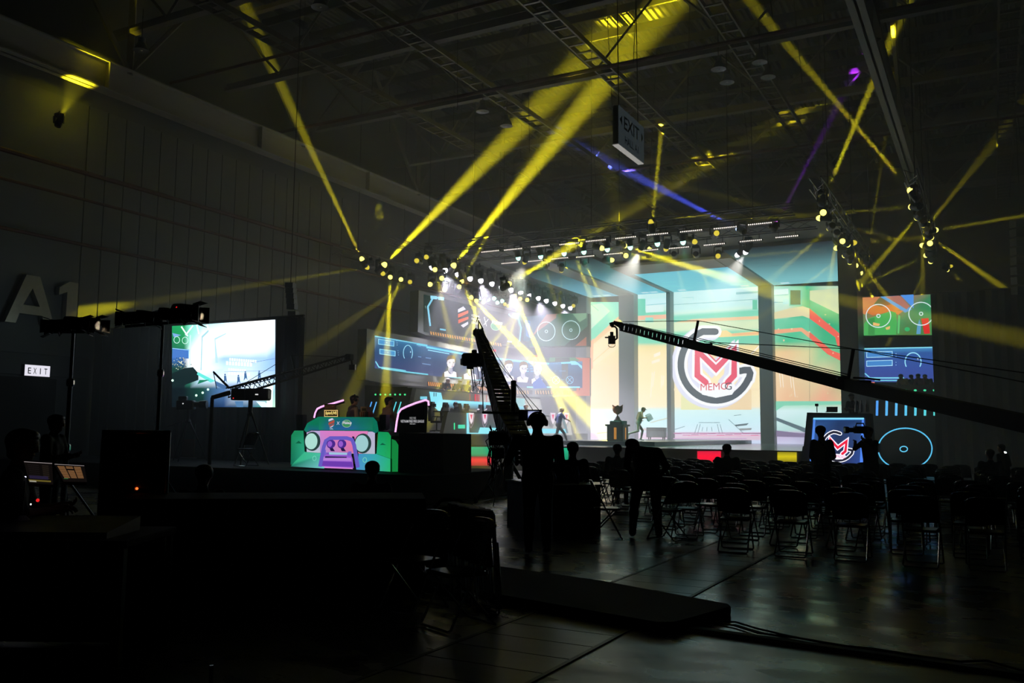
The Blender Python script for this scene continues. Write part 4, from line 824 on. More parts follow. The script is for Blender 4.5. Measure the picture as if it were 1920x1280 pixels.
for x in (331.5, 347): p.arc(x, 637 if x < 340 else 638, 5.4, 6.2, 0, 360, .9, (200, 236, 226), 18)
p.poly([(323, 624), (340, 628), (326, 632)], (110, 150, 200)).poly([(323, 652), (355, 655), (354, 672), (323, 671)], (60, 106, 176)).stroke([(323, 653), (354, 656), (354, 671)], 1, (150, 206, 236), caps=False)
for y0, y1, x0, x1, n in ((671, 676, 430, 482, 12), (677, 684, 424, 474, 9), (690, 694, 428, 462, 8), (697, 702, 428, 470, 8)):
    for k in range(n): xx = x0+(x1-x0)*k/n; p.rect(xx, y0+k*.35, xx+(x1-x0)/n*.7, y1+k*.35, (236, 246, 255))
rr = random.Random(9)
for k in range(60): xx = rr.gauss(336, 9); yy = rr.gauss(682, 9); p.disc(min(360, max(324, xx)), min(708, max(671, yy)), rr.uniform(.5, 1.2), rr.uniform(.5, 1.2), rr.choice([(206, 190, 140), (120, 130, 110), (16, 40, 40), (10, 26, 30), (226, 226, 190)]), 6)
p.poly([(323, 700), (345, 690), (362, 688), (372, 700), (372, 712), (345, 722), (323, 728)], (8, 28, 30)).poly([(371, 697), (404, 714), (395, 717), (369, 702)], (90, 206, 196)).poly([(374, 712), (393, 712), (370, 720)], (20, 110, 80)).poly([(404, 714), (430, 726), (420, 730), (404, 722)], (60, 96, 140))
for x, y, s in ((422, 710, 1), (447, 712, .9), (460, 705, .8), (486, 704, 1)): p.poly([(x-2, y-6), (x+2, y-6), (x+3, y+2), (x+4, y+8), (x+1, y+3), (x-3, y+9), (x-2, y+1)], (60, 96, 140)).disc(x, y-8, 1.6, 1.8, (70, 100, 140), 8)
p.stroke([(400, 696), (406, 728)], 1.6, (14, 26, 40)).stroke([(400, 696), (432, 726)], .6, (20, 40, 60)).poly([(432, 729), (515, 704), (515, 709), (440, 730)], (16, 30, 46)).stroke([(420, 697), (515, 694)], .5, (90, 120, 160)).stroke([(470, 680), (515, 672)], .5, (40, 70, 110))
for k in range(9): p.disc(452+k*6.6, 725-k*2, 1.4, .9, (230, 240, 250), 6)
for x, y in ((368, 741), (380, 736), (390, 730), (323.5, 713)): p.disc(x, y, 2.3, 2.3, (206, 255, 226), 10)
p.stroke([(396, 754), (399, 763)], 2.4, (170, 240, 226)).disc(386, 762, 1.6, 1.3, (190, 240, 226), 8).poly([(440, 752), (456, 752), (456, 763), (444, 763)], (70, 110, 150)).poly([(480, 752), (496, 753), (510, 763), (490, 763)], (206, 226, 240)).poly([(500, 716), (512, 722), (511, 763), (500, 763)], (226, 244, 236)).build('picture', r)
# ---------------------------------------------------------------- haze, trusses and lamps
hz = bpy.data.materials.new('stage_haze'); hz.use_nodes = True; nt = hz.node_tree; nt.nodes.clear()
o_ = nt.nodes.new('ShaderNodeOutputMaterial'); v_ = nt.nodes.new('ShaderNodeVolumeScatter'); v_.inputs['Density'].default_value = .014; v_.inputs['Color'].default_value = (.93, .95, .95, 1)
v_.inputs['Anisotropy'].default_value = .15
nt.links.new(v_.outputs['Volume'], o_.inputs['Volume']); hz.cycles.volume_sampling = 'EQUIANGULAR'
haze = MB().box((-27.8, 14, .03), (8.8, 54.2, 20.3)).build('haze', hz); haze['kind'] = 'stuff'; haze['label'] = 'thin smoky haze filling the air of the hall'; haze['category'] = 'haze'
TRU = mat('truss_aluminium', (.10, .10, .105), .45, .7)
def truss(label, a, b, s=.4):
    a, b = Vector(a), Vector(b); d = (b-a); n = max(2, int(d.length/.8)); dd = d.normalized(); u = Vector((0, 0, 1)); w_ = dd.cross(u)
    t = thing('lighting_truss', label, 'truss', (a+b)/2, 0, 'lighting trusses over the stage'); m = MB()
    cs = [u*s/2+w_*s/2, u*s/2-w_*s/2, -u*s/2-w_*s/2, -u*s/2+w_*s/2]
    for c in cs: m.tube([a+c, b+c], .03, 5)
    m.build('chord', TRU, t, True); m = MB()
    for i in range(n):
        p0 = a+d*i/n; p1 = a+d*(i+1)/n
        for k in range(4):
            q0, q1 = (cs[k], cs[(k+1) % 4]) if i % 2 else (cs[(k+1) % 4], cs[k]); m.tube([p0+q0, p1+q1], .014, 4)
    m.build('brace', TRU, t, True)
    for f in (.15, .5, .85): p0 = a+d*f; MB().tube([p0+u*s/2, Vector((p0.x, p0.y, ZR))], .02, 4).build('hanging_cable', BLK, t, True)
    return t
ZL = 9.9
truss('front lighting truss across the stage with the upper row of light bars', (-24, 35.5, 10.45), (-6.6, 35.5, 10.45)); truss('second lighting truss across the stage with the lower row of light bars', (-24, 38.35, 10.45), (-6.2, 38.35, 10.45))
truss('lighting truss with the row of white lamps along the left wing', (-24.3, 33, 10.35), (-24.3, 53.5, 10.35), .32); truss('outer left lighting truss with four yellow beam lamps', (-27.2, 32.5, 10.1), (-27.2, 43.5, 10.1))
truss('lighting truss with the inner row of yellow lamps, right of the stage', (-5.2, 32, 10.45), (-5.2, 51, 10.45)); truss('outer right lighting truss with yellow lamps above the black drape', (-2.15, 32.5, 10.45), (-2.15, 46.5, 10.45))
# one moving head, its parts shared by every copy
WW = (1.0, .93, .85); YEL = (1.0, .86, .015); WHT = (.86, .80, 1.0); TEAL = (.12, .95, .62)
def lensmat(name, col, s): return emit(name, col, s)
HB = MB().cbox((-.16, -.13, .0), (.16, .13, .12), .02); HB.tube([(0, 0, .12), (0, 0, .22)], .03, 6)
HY = MB()
for e in (-1, 1): HY.cbox((e*.19-.025, -.06, -.30), (e*.19+.025, .06, 0), .012)
HY.cbox((-.215, -.07, -.03), (.215, .07, 0), .01)
HH = MB().lathe([(.06, .17), (.13, .15), (.15, .05), (.145, -.10), (.125, -.2), (.13, -.21), (.13, -.25), (.11, -.25)], n=14)
HL = MB().ball((0, 0, 0), (.118, .118, .17), 14)
meshes = {}
def mesh_of(key, mb, m, smooth=False):
    if key not in meshes:
        o = mb.build(key, m, None, smooth=smooth); meshes[key] = o.data; bpy.data.objects.remove(o)
    return meshes[key]
def ob(name, data, parent, mw=None):
    o = bpy.data.objects.new(name, data); COL.objects.link(o); o.parent = parent
    if mw is not None: o.matrix_local = mw
    return o
def head(pos, label, group, lens, aim=None, col=YEL, power=0, spread=3.0, size=1.0, blend=1.0, soft=.06):
    """a hanging moving head: the optical head sits at pos and looks along aim"""
    t = thing('moving_head_light', label, 'stage light', (pos.x, pos.y, pos.z+.3*size), 0, group); t.scale = (size,)*3
    aim = (aim if aim is not None else Vector((0, -.3, -1))).normalized(); yaw = math.atan2(-aim.x, aim.y)
    ob('base', mesh_of('moving_head_base', HB, BLK), t)
    ob('yoke', mesh_of('moving_head_yoke', HY, BLK), t, Matrix.Rotation(yaw, 4, 'Z'))
    q = aim.to_track_quat('-Z', 'Y').to_matrix().to_4x4(); hd = ob('head', mesh_of('moving_head_head', HH, BLK, True), t, Matrix.Translation((0, 0, -.3)) @ q)
    if lens: ob('lens', mesh_of('lens_'+lens.name, HL, lens, True), hd, Matrix.Translation((0, 0, -.255)))
    if power:
        l = bpy.data.lights.new('beam_lamp', 'SPOT'); l.energy = power; l.color = col; l.spot_size = R(spread); l.spot_blend = blend; l.shadow_soft_size = soft
        lo = bpy.data.objects.new('beam_lamp', l); COL.objects.link(lo); lo.parent = hd; lo.matrix_local = Matrix.Translation((0, 0, -.47))
    return t
LY = lensmat('lens_yellow', (1.0, .86, .16), 3.2); LYD = lensmat('lens_yellow_dim', (1.0, .80, .06), 1.0); LW = lensmat('lens_white', (.93, .88, 1.0), 9.0); LT = lensmat('lens_teal', (.45, 1.0, .80), 3.0); LB = lensmat('lens_blue', (.35, .5, 1.0), 5.0); LP = lensmat('lens_violet', (.8, .12, .9), 2.5); LO = lensmat('lens_unlit', (.01, .01, .01), 0.0)
BK = 190000.0
def tg(px, py, kind, v): return {'z': onz, 'D': at, 'Y': ony, 'X': onx}[kind](px, py, v)
def place(lst, group, noun, z=ZL):
    for k, e in enumerate(lst):
        px, py = e[0], e[1]; o = e[2] if len(e) > 2 else {}
        pos = tg(px, py, *o['p']) if 'p' in o else onz(px, py, z)
        aim = (tg(*o['t'])-pos) if 't' in o else Vector(o.get('a', (.15, -.8, -.6)))
        head(pos, noun % ORD[k] if '%' in noun else noun, group, o.get('lens', LY), aim, o.get('col', YEL), BK*o.get('pw', 0), o.get('sp', 3), o.get('size', 1.0), o.get('bl', .8), o.get('soft', .065))
place([(683, 495, dict(t=(420, -70, 'z', 19.8), pw=1.7, sp=3.6)), (711, 506, dict(t=(1150, 60, 'z', 19.8), pw=3.0, sp=8.0, size=1.25, bl=1.0, soft=.08)), (732, 514, dict(t=(721, 790, 'D', 36), pw=2.4, sp=3.4)), (753, 521, dict(t=(645, 770, 'D', 31), pw=.7, sp=2.6)), (771, 527, dict(t=(560, 665, 'D', 31), pw=.25, sp=2.2, lens=LYD)), (696, 500, dict(t=(128, 590, 'X', XW), pw=.4, sp=2.2, lens=LYD)), (722, 508, dict(lens=LYD))],
      'yellow lamps on the outer left truss', 'yellow beam lamp on the outer left truss, %s from the audience end', 9.5)
place([(803, 477, dict(p=('X', -23.8), lens=LYD)), (786, 491, dict(p=('X', -23.8), t=(655, 425, 'D', 36), pw=0.04, sp=2.0, lens=LYD)), (814, 499, dict(p=('X', -23.8), t=(905, 887, 'z', 0), pw=.6, sp=4.5)), (843, 507, dict(p=('X', -23.8), t=(1290, -40, 'z', 19.8), pw=3.6, sp=7.2, size=1.25, bl=1.0, soft=.08)), (862, 517, dict(p=('X', -23.8), t=(918, 655, 'D', 45), pw=5.78, sp=4.0)), (828, 521, dict(p=('X', -23.8), t=(839, 541, 'D', 36), pw=0, sp=3)), (810, 528, dict(p=('X', -23.8))), (837, 538, dict(p=('X', -23.8))), (858, 543, dict(p=('X', -23.8), t=(875, 512, 'D', 44), pw=1.00, sp=2.5)), (877, 551, dict(p=('X', -23.8), t=(1030, 705, 'D', 43), pw=8.84, sp=6.0)), (894, 556, dict(p=('X', -23.8), t=(875, 735, 'D', 43), pw=4.08, sp=3.2)), (909, 561, dict(p=('X', -23.8), t=(862, 650, 'D', 44), pw=2.04, sp=2.4)), (945, 538, dict(p=('D', 37.5), t=(1500, 200, 'z', 19.8), pw=3.0, sp=7.0, bl=1.0, soft=.08)), (962, 547, dict(p=('X', -23.8), t=(1075, 812, 'D', 46), pw=8.16, sp=4.6)), (977, 554, dict(p=('X', -23.8), t=(930, 730, 'D', 46), pw=2.72, sp=2.8)), (991, 559, dict(p=('X', -23.8), t=(905, 665, 'D', 45), pw=2.04, sp=2.6)), (1022, 500, dict(p=('D', 44), t=(1040, 560, 'D', 52), pw=0.50, sp=2.5, lens=LYD)), (1077, 569, dict(p=('D', 53), lens=LYD))],
      'yellow lamps around the left wing', 'yellow lamp over the left wing, %s counted from its audience end')
place([(x, y, dict(lens=LW, col=WHT, pw=(.066 if k % 3 == 1 else 0), sp=84, bl=1, size=1.2, a=(.32, -.12, -1))) for k, (x, y) in enumerate(((808, 489), (832, 495), (856, 503), (879, 511), (899, 515), (920, 521), (938, 528), (956, 533), (974, 539), (991, 544), (1007, 549), (1022, 554), (1038, 559), (1053, 564), (1067, 568)))],
      'white lamps along the left truss', 'white lamp on the left truss, %s from the audience end')
place([(970, 472), (1012, 469), (1056, 463), (1093, 460), (1137, 455), (1180, 451), (1231, 444), (1279, 441)] and [(x, y, dict(lens=LT, col=TEAL, pw=.004, sp=55, bl=1, a=(.05, .25, -1))) for x, y in ((970, 472), (1012, 469), (1056, 463), (1093, 460), (1137, 455), (1180, 451), (1231, 444), (1279, 441))],
      'teal wash lamps on the front truss', 'teal wash lamp on the front truss, %s from the left end', 9.95)
place([(1030, 477, dict(lens=LYD, col=WW, pw=.0, sp=95, t=(960, 810, 'Y', 43))), (1075, 471, dict(t=(1122, 595, 'D', 57), pw=1.70, sp=3)), (1118, 463, dict(t=(1262, 494, 'D', 38), pw=2.04, sp=3)), (1163, 458, dict(t=(1455, 552, 'D', 47), pw=4.42, sp=4.4)), (1205, 458, dict(lens=LYD, col=WW, pw=.072, sp=62, t=(1040, 815, 'Y', 42))), (1251, 455, dict(lens=LYD, col=WW, pw=.0, sp=95, t=(1180, 820, 'Y', 42))), (1294, 450, dict(lens=LYD, a=(.8, -.4, -.4))), (1340, 441, dict(lens=LYD, a=(.5, -.8, .1))), (1392, 433, dict(lens=LB, col=(.08, .12, 1.0), t=(1060, 262, 'z', 18.5), pw=3.74, sp=3.4)), (1452, 427, dict(lens=LP, col=(.35, .03, .9), t=(1575, 190, 'z', 17), pw=.7, sp=2.6)), (987, 482, dict(lens=LYD, col=WW, pw=.068, sp=62, t=(880, 780, 'Y', 42))), (1222, 430, dict(lens=LYD, a=(0, -.35, 1)))],
      'lamps on the front stage truss', 'lamp hanging from the front truss across the stage, %s in its row')
place([(1053, 500, dict(lens=LYD, t=(1047, 640, 'D', 50), pw=0.94, sp=2.6)), (1096, 494, dict(t=(1152, 600, 'D', 57), pw=1.53, sp=3)), (1136, 488, dict(t=(1600, 462, 'D', 39), pw=2.72, sp=3.0)), (1174, 481, dict(t=(1168, 452, 'D', 38), pw=0.68, sp=2.4)), (1217, 478, dict(t=(1258, 60, 'z', 19.8), pw=2.55, sp=2.8)), (1264, 477, dict(t=(1285, 560, 'D', 52), pw=0.42, sp=2.4)), (1305, 477, dict(lens=LYD, t=(1338, 565, 'D', 52), pw=0.77, sp=2.6)), (1347, 475, dict(lens=LYD)), (1392, 470, dict(lens=LW, col=(1, .95, .9), pw=0, sp=80, t=(1000, 800, 'Y', 42))), (1404, 462, dict(lens=LW, col=(1, .95, .9), pw=.05, sp=56, t=(1200, 820, 'Y', 43)))],
      'lamps on the second stage truss', 'lamp hanging from the second truss across the stage, %s in its row')
place([(1542, 378, dict(t=(1715, -30, 'z', 19.8), pw=2.72, sp=3.0)), (1543, 393, {}), (1551, 409, dict(t=(1240, 405, 'D', 38), pw=0.59, sp=2.4)), (1559, 424, dict(t=(1440, 528, 'D', 46), pw=0.94, sp=2.4)), (1569, 437, dict(t=(1554, 545, 'D', 46), pw=0.85, sp=2.6)), (1579, 447, {}), (1585, 453, dict(t=(1690, 590, 'D', 44), pw=2.38, sp=2.8)), (1581, 464, dict(t=(1420, 478, 'D', 42), pw=0.77, sp=2.4)), (1589, 475, dict(t=(1500, 540, 'D', 46), pw=0.77, sp=2.6)), (1595, 486, dict(t=(1560, 630, 'D', 50), pw=1.02, sp=2.4)), (1604, 493, {}), (1609, 501, dict(t=(1646, 580, 'D', 44.2), pw=1.36, sp=2.6)), (1615, 511, {}), (1621, 520, {}), (1624, 491, dict(lens=LYD, t=(1672, 170, 'z', 18.5), pw=0.77, sp=2.4)), (1588, 456, dict(lens=LYD, t=(1990, 425, 'D', 37), pw=0.77, sp=2.4))],
      'yellow lamps on the inner right truss', 'yellow lamp on the inner right truss, %s down the row')
place([(1717, 369, dict(t=(1370, -40, 'z', 19.8), pw=2.55, sp=3.0)), (1719, 387, dict(t=(1500, 405, 'D', 40), pw=0.51, sp=2.2)), (1724, 403, dict(t=(1600, 545, 'D', 44), pw=1.36, sp=2.8)), (1731, 416, dict(t=(1730, 570, 'D', 44), pw=0.77, sp=2.4)), (1737, 426, dict(t=(1890, 235, 'z', 17), pw=0.59, sp=3.4)), (1743, 433, dict(t=(1965, 397, 'D', 38), pw=1.19, sp=2.2)), (1740, 441, dict(t=(1925, 570, 'D', 44), pw=2.04, sp=2.6)), (1742, 451, {}), (1742, 463, dict(t=(1585, 425, 'D', 42), pw=0.59, sp=2.4)), (1746, 474, dict(t=(1570, 557, 'D', 46), pw=1.19, sp=2.2)), (1749, 483, dict(t=(1708, 562, 'D', 44.5), pw=1.02, sp=2.2)), (1772, 503, dict(p=('D', 48), t=(1850, 562, 'D', 50), pw=1.70, sp=1.6, size=.8)), (1774, 500, dict(p=('D', 48.5), lens=LYD, t=(1915, 482, 'D', 47), pw=0.42, sp=1.6, size=.8))],
      'yellow lamps on the outer right truss', 'yellow lamp on the outer right truss, %s down the row')
place([(903, 554, dict(lens=LT)), (914, 551, dict(lens=LT)), (918, 557, dict(lens=LT)), (929, 555, dict(lens=LT)), (935, 563, dict(lens=LT)), (944, 560, dict(lens=LT)), (949, 566, dict(lens=LYD)), (955, 569, dict(lens=LYD)), (961, 564, dict(lens=LT, col=TEAL, pw=0.01, sp=80, bl=1, a=(.1, .5, -1)))],
      'small green lamps above the upper wing screen', 'small green or yellow lamp above the upper wing screen, %s from the left', 9.3)
head(Vector((-26.6, 17.7, 11.5)), 'added yellow uplight hanging under the left roof girder near the top left corner', 'added girder uplights', LO, Vector((-.5, 1.0, 2.1)), YEL, BK*.012, 36, .8)  # lamp put in only to make the yellow patch on the girder
# light bars
BAR0 = None
for nm, lst, Y in (('front', ((902.5, 472.5, 936.7, 469), (945, 468, 980, 466), (995, 463, 1032, 459), (1048, 459, 1087, 454), (1098, 452, 1137, 449), (1153, 447, 1194, 443), (1212, 441, 1254, 436), (1274, 435, 1318, 430), (1337.5, 429, 1382.5, 424), (1402, 421, 1448, 417)), 35.5), ('second', ((940, 494, 973, 491), (985, 490.5, 1018, 487.5), (1032, 485, 1066, 483), (1080, 482, 1115, 479), (1132, 477, 1168, 474), (1197, 470.5, 1235, 467), (1253.7, 466, 1293, 462), (1319, 460, 1360, 455.5), (1386, 453, 1430, 448.7), (1453, 445.5, 1498, 441)), 38.3)):
    for k, (a, b, c, d) in enumerate(lst):
        loc = (ony(a, b, Y)+ony(c, d, Y))/2; lab = 'light bar of white dots on the %s truss, %s from the left' % (nm, ORD[k])
        if BAR0 is None:
            BAR0 = thing('led_light_bar', lab, 'light bar', loc, 0, 'light bars of white dots'); MB().cbox((-.5, -.02, -.05), (.5, .10, .05), .01).build('housing', BLK, BAR0); DI = mesh_of('diode', MB().ball((0, 0, 0), (.026, .02, .028), 6), emit('bar_diode', (1.0, .86, .78), 2.2))
            for j in range(12): ob('diode', DI, BAR0, Matrix.Translation((-.445+j*.081, -.03, -.01)))
            m = MB()
            for e in (-.35, .35): m.tube([(e, .05, .05), (e, .05, .35)], .015, 5)
            m.build('bracket', BLK, BAR0)
        else: dup(BAR0, loc, 0, lab)
# ---------------------------------------------------------------- things and people on the stage
def facing(v): return math.atan2(-v[0], v[1])
RIGHT = facing(RT); LEFT = facing(-RT)
def cloth(n, c): return mat(n+'_cloth', c, .85, 0, .15, 14)
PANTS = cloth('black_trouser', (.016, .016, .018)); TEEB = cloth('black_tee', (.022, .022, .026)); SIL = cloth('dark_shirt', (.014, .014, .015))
p0 = onz(1158, 826.5, 1.2)
t = thing('trophy_stand', 'black stepped plinth with two orange light strips under the trophy', 'plinth', (p0.x, p0.y, 1.2), .0)
bd = mat('plinth_dark', (.05, .045, .03), .4)
MB().cbox((-.38, -.36, 0), (.38, .36, .70), .03).cbox((-.28, -.28, .70), (.28, .28, .90), .03).build('plinth_body', bd, t)
b = MB()
b.box((-.44, -.40, .66), (.44, -.36, .74)).box((-.44, .36, .66), (.44, .40, .74)).box((-.44, -.36, .66), (-.38, .36, .74)).box((.38, -.36, .66), (.44, .36, .74)).build('ledge', bd, t)
MB().box((-.03, -.368, .08), (.09, -.362, .60)).build('light_strip', emit('strip_orange', lin((196, 130, 40))), t); MB().box((.381, -.06, .08), (.387, .06, .60)).build('light_strip', emit('strip_orange', lin((196, 130, 40))), t)
MB().box((.29, -.2, .72), (.37, .2, .9)).build('teal_block', mat('teal_block', (.05, .16, .18), .5), t)
t = thing('trophy', 'bronze winged cup trophy on the black plinth', 'trophy', (p0.x, p0.y, 2.1), 0)
BRZ = mat('bronze', (.32, .13, .07), .3, 1.0, .2)
MB().lathe([(.17, 0), (.17, .04), (.13, .06), (.09, .16), (.06, .2)], n=16).build('base', mat('trophy_base', (.10, .05, .04), .35), t, smooth=True)
MB().lathe([(.05, .19), (.03, .27), (.08, .31), (.18, .38), (.225, .48), (.22, .58), (.19, .66), (.175, .65), (.19, .55), (.12, .42)], n=18).build('cup', BRZ, t, smooth=True)
for e in (-1, 1):
    b = MB()
    for k in range(3): b.prism([(e*.15, 0, .38+k*.1), (e*(.23+.01*k), 0, .44+k*.11), (e*(.21+.02*k), 0, .55+k*.09), (e*.16, 0, .47+k*.1)], (0, .04, 0))
    b.build('wing', BRZ, t)
MB().ball((0, 0, .64), (.08, .08, .07), 10).build('finial', BRZ, t, smooth=True)
p0 = onz(1238, 824, 1.2)
t = thing('flight_case', 'low grey road case on casters behind the running person', 'case', (p0.x, p0.y-.6, 1.2), .1)
MB().cbox((-.5, -.28, .14), (.5, .28, .66), .02).build('case_body', mat('case_grey', (.20, .22, .25), .5), t)
b = MB()
for z in (.15, .65, .52): b.box((-.51, -.29, z-.02), (.51, -.275, z+.02)); b.box((.50, -.29, z-.02), (.515, .29, z+.02))
for x in (-.51, .49): b.box((x, -.29, .14), (x+.03, -.275, .66))
b.build('edge_trim', GREY, t)
for x in (-.4, .4):
    for y in (-.2, .2): b = MB(); b.lathe([(.05, -.02), (.06, -.01), (.06, .01), (.05, .02)], (x, y, .06), (1, 0, 0), 10); b.box((x-.03, y-.03, .1), (x+.03, y+.03, .14)); b.build('caster', BLK, t)
# host desk in front of the stage, right
YH = 31.3
def hp(x, y, L=0): return ony(x, y, YH-L)
t = thing('host_desk', 'tall dark host desk with a blue light frame and the red M logo', 'desk', (hp(1570, 880).x, YH, 0))
q = [hp(1513, 773), hp(1631, 775), hp(1640, 884), hp(1500, 884)]
for v in q[2:]: v.z = 0
MB().prism(q, (0, .85, 0)).build('desk_body', mat('host_desk_panel', (.10, .095, .075), .6), t, True)
q2 = [hp(1505, 836), hp(1513, 836), hp(1506, 884), hp(1496, 884)]
for v in q2[2:]: v.z = 0
MB().prism(q2, (0, .8, 0)).build('step_block', mat('host_desk_panel', (.10, .095, .075), .6), t, True)
p = Paint(hp, .012); p.rows([1524, 1572, 1622], [(784, (26, 52, 96)), (800, [(40, 76, 130), (30, 48, 84), (40, 70, 124)]), (870, [(36, 60, 130), (34, 36, 62), (40, 70, 140)])])
p.rect(1525, 783, 1620, 786.5, (120, 205, 240)).poly([(1525, 786), (1529, 786), (1524, 868), (1518, 868)], (70, 120, 205)).poly([(1616, 786), (1620, 786), (1618, 868), (1612, 868)], (70, 120, 215))
p.stroke([(1524, 786.5), (1620, 786.5)], 1.2, (60, 130, 190), caps=False)
def mark(p, X, Y, s):
    q = lambda pts: [(X+x*s-y*s*.10, Y+y*s*.92+x*s*.12) for x, y in pts]
    ring_path = [(4, -58), (-12, -62)]+[(-66*math.sin(R(t)), -67*math.cos(R(t))) for t in np.arange(22, 250, 12)]+[(62, 26), (64, 12), (44, 10)]
    m = [(-19, 33), (-35, 20), (-35, -26), (0, 8), (34, -27), (34, 20), (22, 33)]
    p.stroke(q(ring_path), 17*s, (236, 236, 248)).stroke(q(ring_path), 10*s, (30, 30, 44)).stroke(q(m), 20*s, (232, 226, 246)).poly(q([(-34, 40), (-26, 36), (34, 36), (40, 44), (26, 58), (0, 62), (-26, 56)]), (232, 226, 246)).stroke(q(m), 10.5*s, (214, 26, 56)).text('MEMOG', X-13, Y+15.4, 26, 5, (200, 60, 80), .12)
mark(p, 1571, 836, .44); p.build('screen', t)
b = MB(); q = hp(1529, 771); b.tube([(q.x, YH+.3, q.z-.02), (q.x, YH+.3, q.z+.2)], .015, 6); b.cbox((q.x-.06, YH+.27, q.z+.18), (q.x+.05, YH+.33, q.z+.27), .01)
tt = thing('desk_microphone', 'small desk microphone on the left end of the host desk', 'microphone', (q.x, YH+.3, q.z)); b.build('microphone_body', BLK, tt, True)
tt = thing('laptop', 'thin dark laptop on the host desk beside the microphone', 'laptop', (q.x+.45, YH+.42, q.z-.02)); MB().cbox((-.18, -.12, 0), (.18, .12, .02), .006).build('base', DRK, tt); MB().obox((0, .14, .10), (.18, 0, 0), (0, .01, 0), (0, .03, .09)).build('lid', DRK, tt)
tt = thing('step_box', 'low black step behind the host desk', 'step', (hp(1590, 800).x, 33.0, 1.0)); MB().cbox((-.8, -.35, 0), (.8, .35, .3), .02).build('step_body', BLK, tt)
J = stand(0, .1, 'front'); J['face'] = (.1, 1, -.45)
person('host in a dark shirt bending over the host desk at stage right', (hp(1588, 800).x, 33.0, 1.3), LEFT+.5, J, cloth('olive_shirt', (.05, .04, .03)), PANTS, s=.98)
for k, px in enumerate((1602, 1612, 1622)):
    q = hp(px, 772); tt = thing('glass_bottle', 'clear bottle at the right end of the host desk, %s of three' % ORD[k], 'bottle', (q.x, YH+.5, q.z), 0, 'clear bottles on the host desk')
    MB().lathe([(.045, 0), (.05, .02), (.05, .22), (.02, .30), (.02, .36), (.026, .36), (.026, .40)], n=10).build('bottle_glass', mat('clear_glass_grey', (.30, .33, .35), .1), tt, smooth=True)
# people on the deck
def stride():
    J = stand(); J.update(pel=(0, 0, .93), chest=(0, .06, 1.27), neck=(0, .11, 1.45), head=(0, .16, 1.59), sl=(-.18, .07, 1.40), sr=(.18, .1, 1.40), el=(-.23, -.08, 1.14), hl=(-.22, .10, .92), er=(.23, .24, 1.2), hr=(.16, .50, 1.10),
             kl=(-.08, .30, .52), al=(-.09, .46, .11), kr=(.08, -.10, .50), ar=(.09, -.44, .20), tl=(-.09, .60, .07), tr=(.09, -.36, .05), face=(.1, 1, -.35)); return J
q = onz(1047, 833, 1.0)
JER = cloth('navy_jersey', (.03, .04, .13)); WHI = cloth('white_jersey', (.5, .5, .55))
def x_yoke(root, fr):
    b = MB(); g = fr['g']; b.ball((g['sl']*.25+g['sr']*.25+g['neck']*.5)+Vector((0, 0, -.02)), (.19, .12, .075), 14); b.build('white_yoke', WHI, root, smooth=True)
person('blond person in a blue and white jersey striding right across the stage', (q.x, q.y, 1.0), RIGHT+.2, stride(), JER, PANTS, mat('white_shoe', (.6, .6, .6), .6), hair=mat('blond_hair', (.55, .40, .16), .55), extras=(x_yoke,))
q = onz(1197, 826.3, 1.2)
def run():
    J = stride(); J.update(chest=(0, .10, 1.25), neck=(0, .18, 1.42), head=(0, .26, 1.55), er=(.24, .18, 1.14), hr=(.16, .40, 1.16), el=(-.25, -.02, 1.12), hl=(-.16, .22, 1.0), kr=(.08, -.02, .50), ar=(.09, -.50, .36), tr=(.09, -.52, .20), kl=(-.08, .22, .52), al=(-.09, .14, .10), tl=(-.09, .28, .05)); return J
TAN = cloth('tan_shirt', (.30, .22, .14)); LTR = cloth('light_trouser', (.34, .31, .30))
person('person in a cap and tan vest running right past the trophy with papers', (q.x, q.y, 1.2), RIGHT, run(), TAN, LTR, mat('white_shoe', (.6, .6, .6), .6), s=.93, extras=(x_cap((.12, .09, .05)), x_apron((.14, .11, .07))))
pp_ = thing('paper_stack', 'loose white papers carried by the running person', 'paper', (q.x, q.y, 1.2), RIGHT); MB().obox((.15, .46, 1.10), (.01, 0, 0), (0, .11, .05), (0, -.06, .14)).obox((.17, .50, 1.08), (.006, .02, 0), (0, .10, .06), (0, -.06, .12)).build('paper_sheet', mat('white_paper', (.55, .55, .62), .8), pp_)
q = onz(930, 831.5, 1.0); person('person in a dark tee and face mask standing with clasped hands on stage', (q.x, q.y, 1.0), facing((.6, -.5)), stand(0, 0, 'clasp', turn=.2), cloth('navy_tee', (.03, .035, .06)), PANTS, s=1.07, extras=(x_mask, x_cap((.03, .03, .035))))
q = onz(951, 831, 1.0); person('person in a navy jersey with violet sleeves standing behind the crane arm', (q.x, q.y, 1.0), facing((.8, -.3)), stand(0, 0, 'down'), cloth('violet_jersey', (.04, .04, .12)), PANTS, s=1.04)
q = onz(984, 832, 1.0); person('person in a tan outfit standing on stage right of the crane arm', (q.x, q.y, 1.0), RIGHT-.4, stand(.02, .06, 'clasp'), TAN, cloth('khaki_trouser', (.13, .10, .06)), mat('white_shoe', (.6, .6, .6), .6), s=1.05, extras=(x_mask,), hair=mat('brown_hair', (.09, .05, .03), .5))
